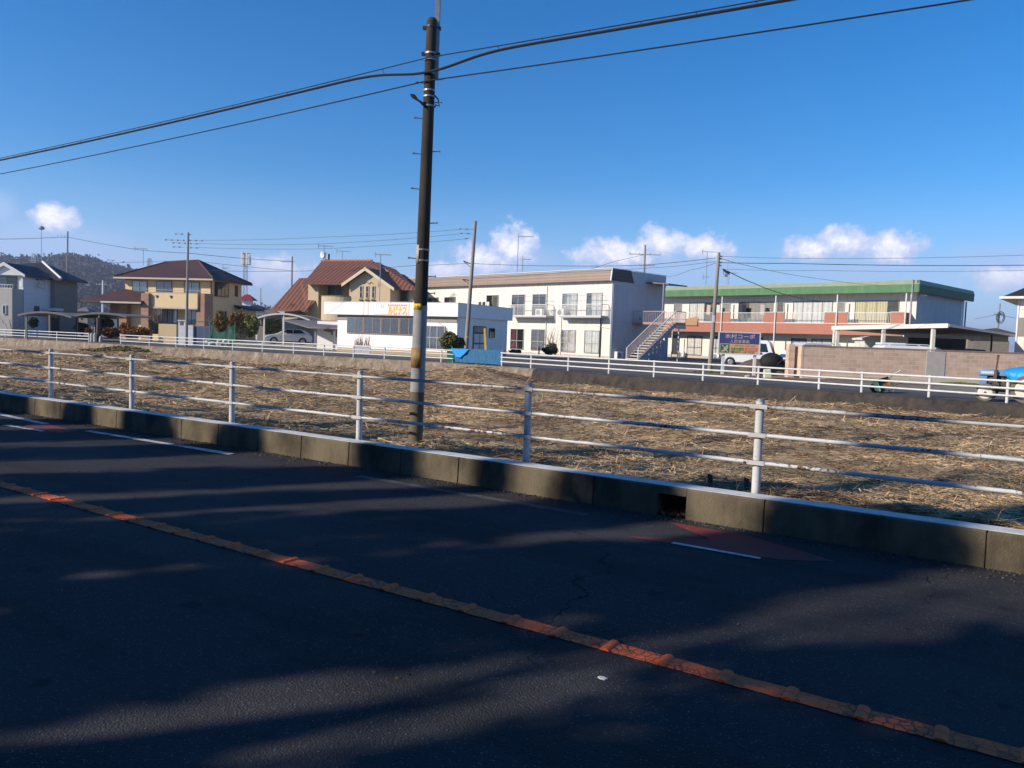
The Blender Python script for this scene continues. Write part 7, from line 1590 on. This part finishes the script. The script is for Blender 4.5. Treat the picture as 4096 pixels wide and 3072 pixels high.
SHADE_TREES = [(-6.6, -5.4, 1.2, 13), (-10.4, -5.4, 1.28, 10.5), (-13.0, -5.4, .85, 11.5), (-14.9, -5.4, .45, 10.5), (-16.7, -5.4, .75, 12), (-19.8, -5.4, .8, 10.8), (-22.4, -5.4, .9, 12), (-24.8, -5.4, .8, 10.5), (-27.5, -5.4, 1.1, 11.5),
               (-30.2, -5.4, 1.0, 12), (-33.2, -5.4, 1.1, 11), (-35.8, -5.4, 1.0, 12.5), (-38.9, -5.4, 1.1, 11), (-42, -5.4, 1.2, 12.5), (-45.5, -5.4, 1.1, 11), (-49, -5.4, 1.1, 12), (-53, -5.4, 1.3, 12.5), (-3.6, -5.4, 1.3, 13.5), (-.8, -5.4, 1.1, 12), (2.2, -5.6, 1.3, 12), (-8.3, -5.3, .42, 5.2)] + [(-5 + 3.1 * k, -9.5 - (k % 2) * 1.5, 1.7, 13) for k in range(12)] + [(-8 - 3.2 * k, -10.5 - (k % 2), 1.9, 5.6) for k in range(13)]
shade_trees()

def bare_trees():
    t0 = None
    def grow(mb, p, d, L, r, lv, rr):
        q = p + d * L; mb.tube([p, p.lerp(q, .5) + Vector((rr.uniform(-.06, .06), rr.uniform(-.06, .06), 0)) * L, q], r, 6, r * .7)
        if lv == 0: return
        for k in range(3 if lv > 2 else 2):
            v = (d + Vector((rr.uniform(-.75, .75), rr.uniform(-.75, .75), rr.uniform(.0, .5)))).normalized(); grow(mb, p.lerp(q, rr.uniform(.55, 1.0)), v, L * rr.uniform(.62, .82), r * .58, lv - 1, rr)
    for k, (u, n, s, sd) in enumerate(((-8.55, -6.2, 1.0, 1), (-12.1, -7.0, .9, 2), (-15.7, -6.4, 1.0, 3), (-21.1, -6.8, 1.0, 5), (-26.2, -7.0, 1.1, 6))):
        rr = random.Random(sd); t = thing('bare_tree', 'leafless roadside tree standing between the evergreens on the camera side', 'tree', tuple(un(u, n, .1)), 0, 'leafless trees between the roadside evergreens')
        mb = MB(); grow(mb, Vector((0, 0, 2.6)), Vector((.05, .05, 1)).normalized(), 2.4, .085, 5, rr)
        obj('trunk', MB().tube([(0, 0, -.2), (.03, 0, 1.3), (0, 0, 2.65)], .12, 8, .09), M_BARK, t); obj('crown', mb, M_BARK, t)
bare_trees()

def roadside_litter():
    rng = np.random.default_rng(77); n = 2600; u = rng.uniform(-22, 4, n); w = 8.21 - np.abs(rng.normal(0, .16, n)) ; w = np.where(rng.random(n) < .06, rng.uniform(3, 8.2, n), w)
    c = np.stack([u, w, np.full(n, .006)], 1); d = rng.normal(size=(n, 3)); d[:, 2] *= .15
    o = link_mesh('grit', quads_mesh('grit', c, .018, rng, dirs=d), None, mat('grit', (.12, .10, .07), .95, (.05, .04, .03), 30, 1.0)); o.rotation_euler = (0, 0, R(RAILANG)); tag(o, 'fine grit and leaf crumbs gathered along the foot of the kerb', 'grit', kind='stuff')
roadside_litter()

def stalks():
    rr = random.Random(31); mb = MB()
    for k in range(240):
        u = rr.uniform(-22, 8); n = 8.75 + abs(rr.gauss(0, .9)); p = un(u, n); z = hf(p.x, p.y); h = rr.uniform(.08, .3); dx, dy = rr.uniform(-.12, .12), rr.uniform(-.12, .12)
        mb.tube([(p.x, p.y, z), (p.x + dx * .4, p.y + dy * .4, z + h * .7), (p.x + dx, p.y + dy, z + h)], .003, 3, .0015)
        if rr.random() < .4: mb.tube([(p.x + dx * .3, p.y + dy * .3, z + h * .5), (p.x - dx, p.y - dy, z + h * .8)], .0022, 3, .001)
    tag(obj('dry_stalks', mb, M_STRAW), 'thin dry weed stalks standing along the field edge behind the near fence', 'weeds', kind='stuff')
stalks()
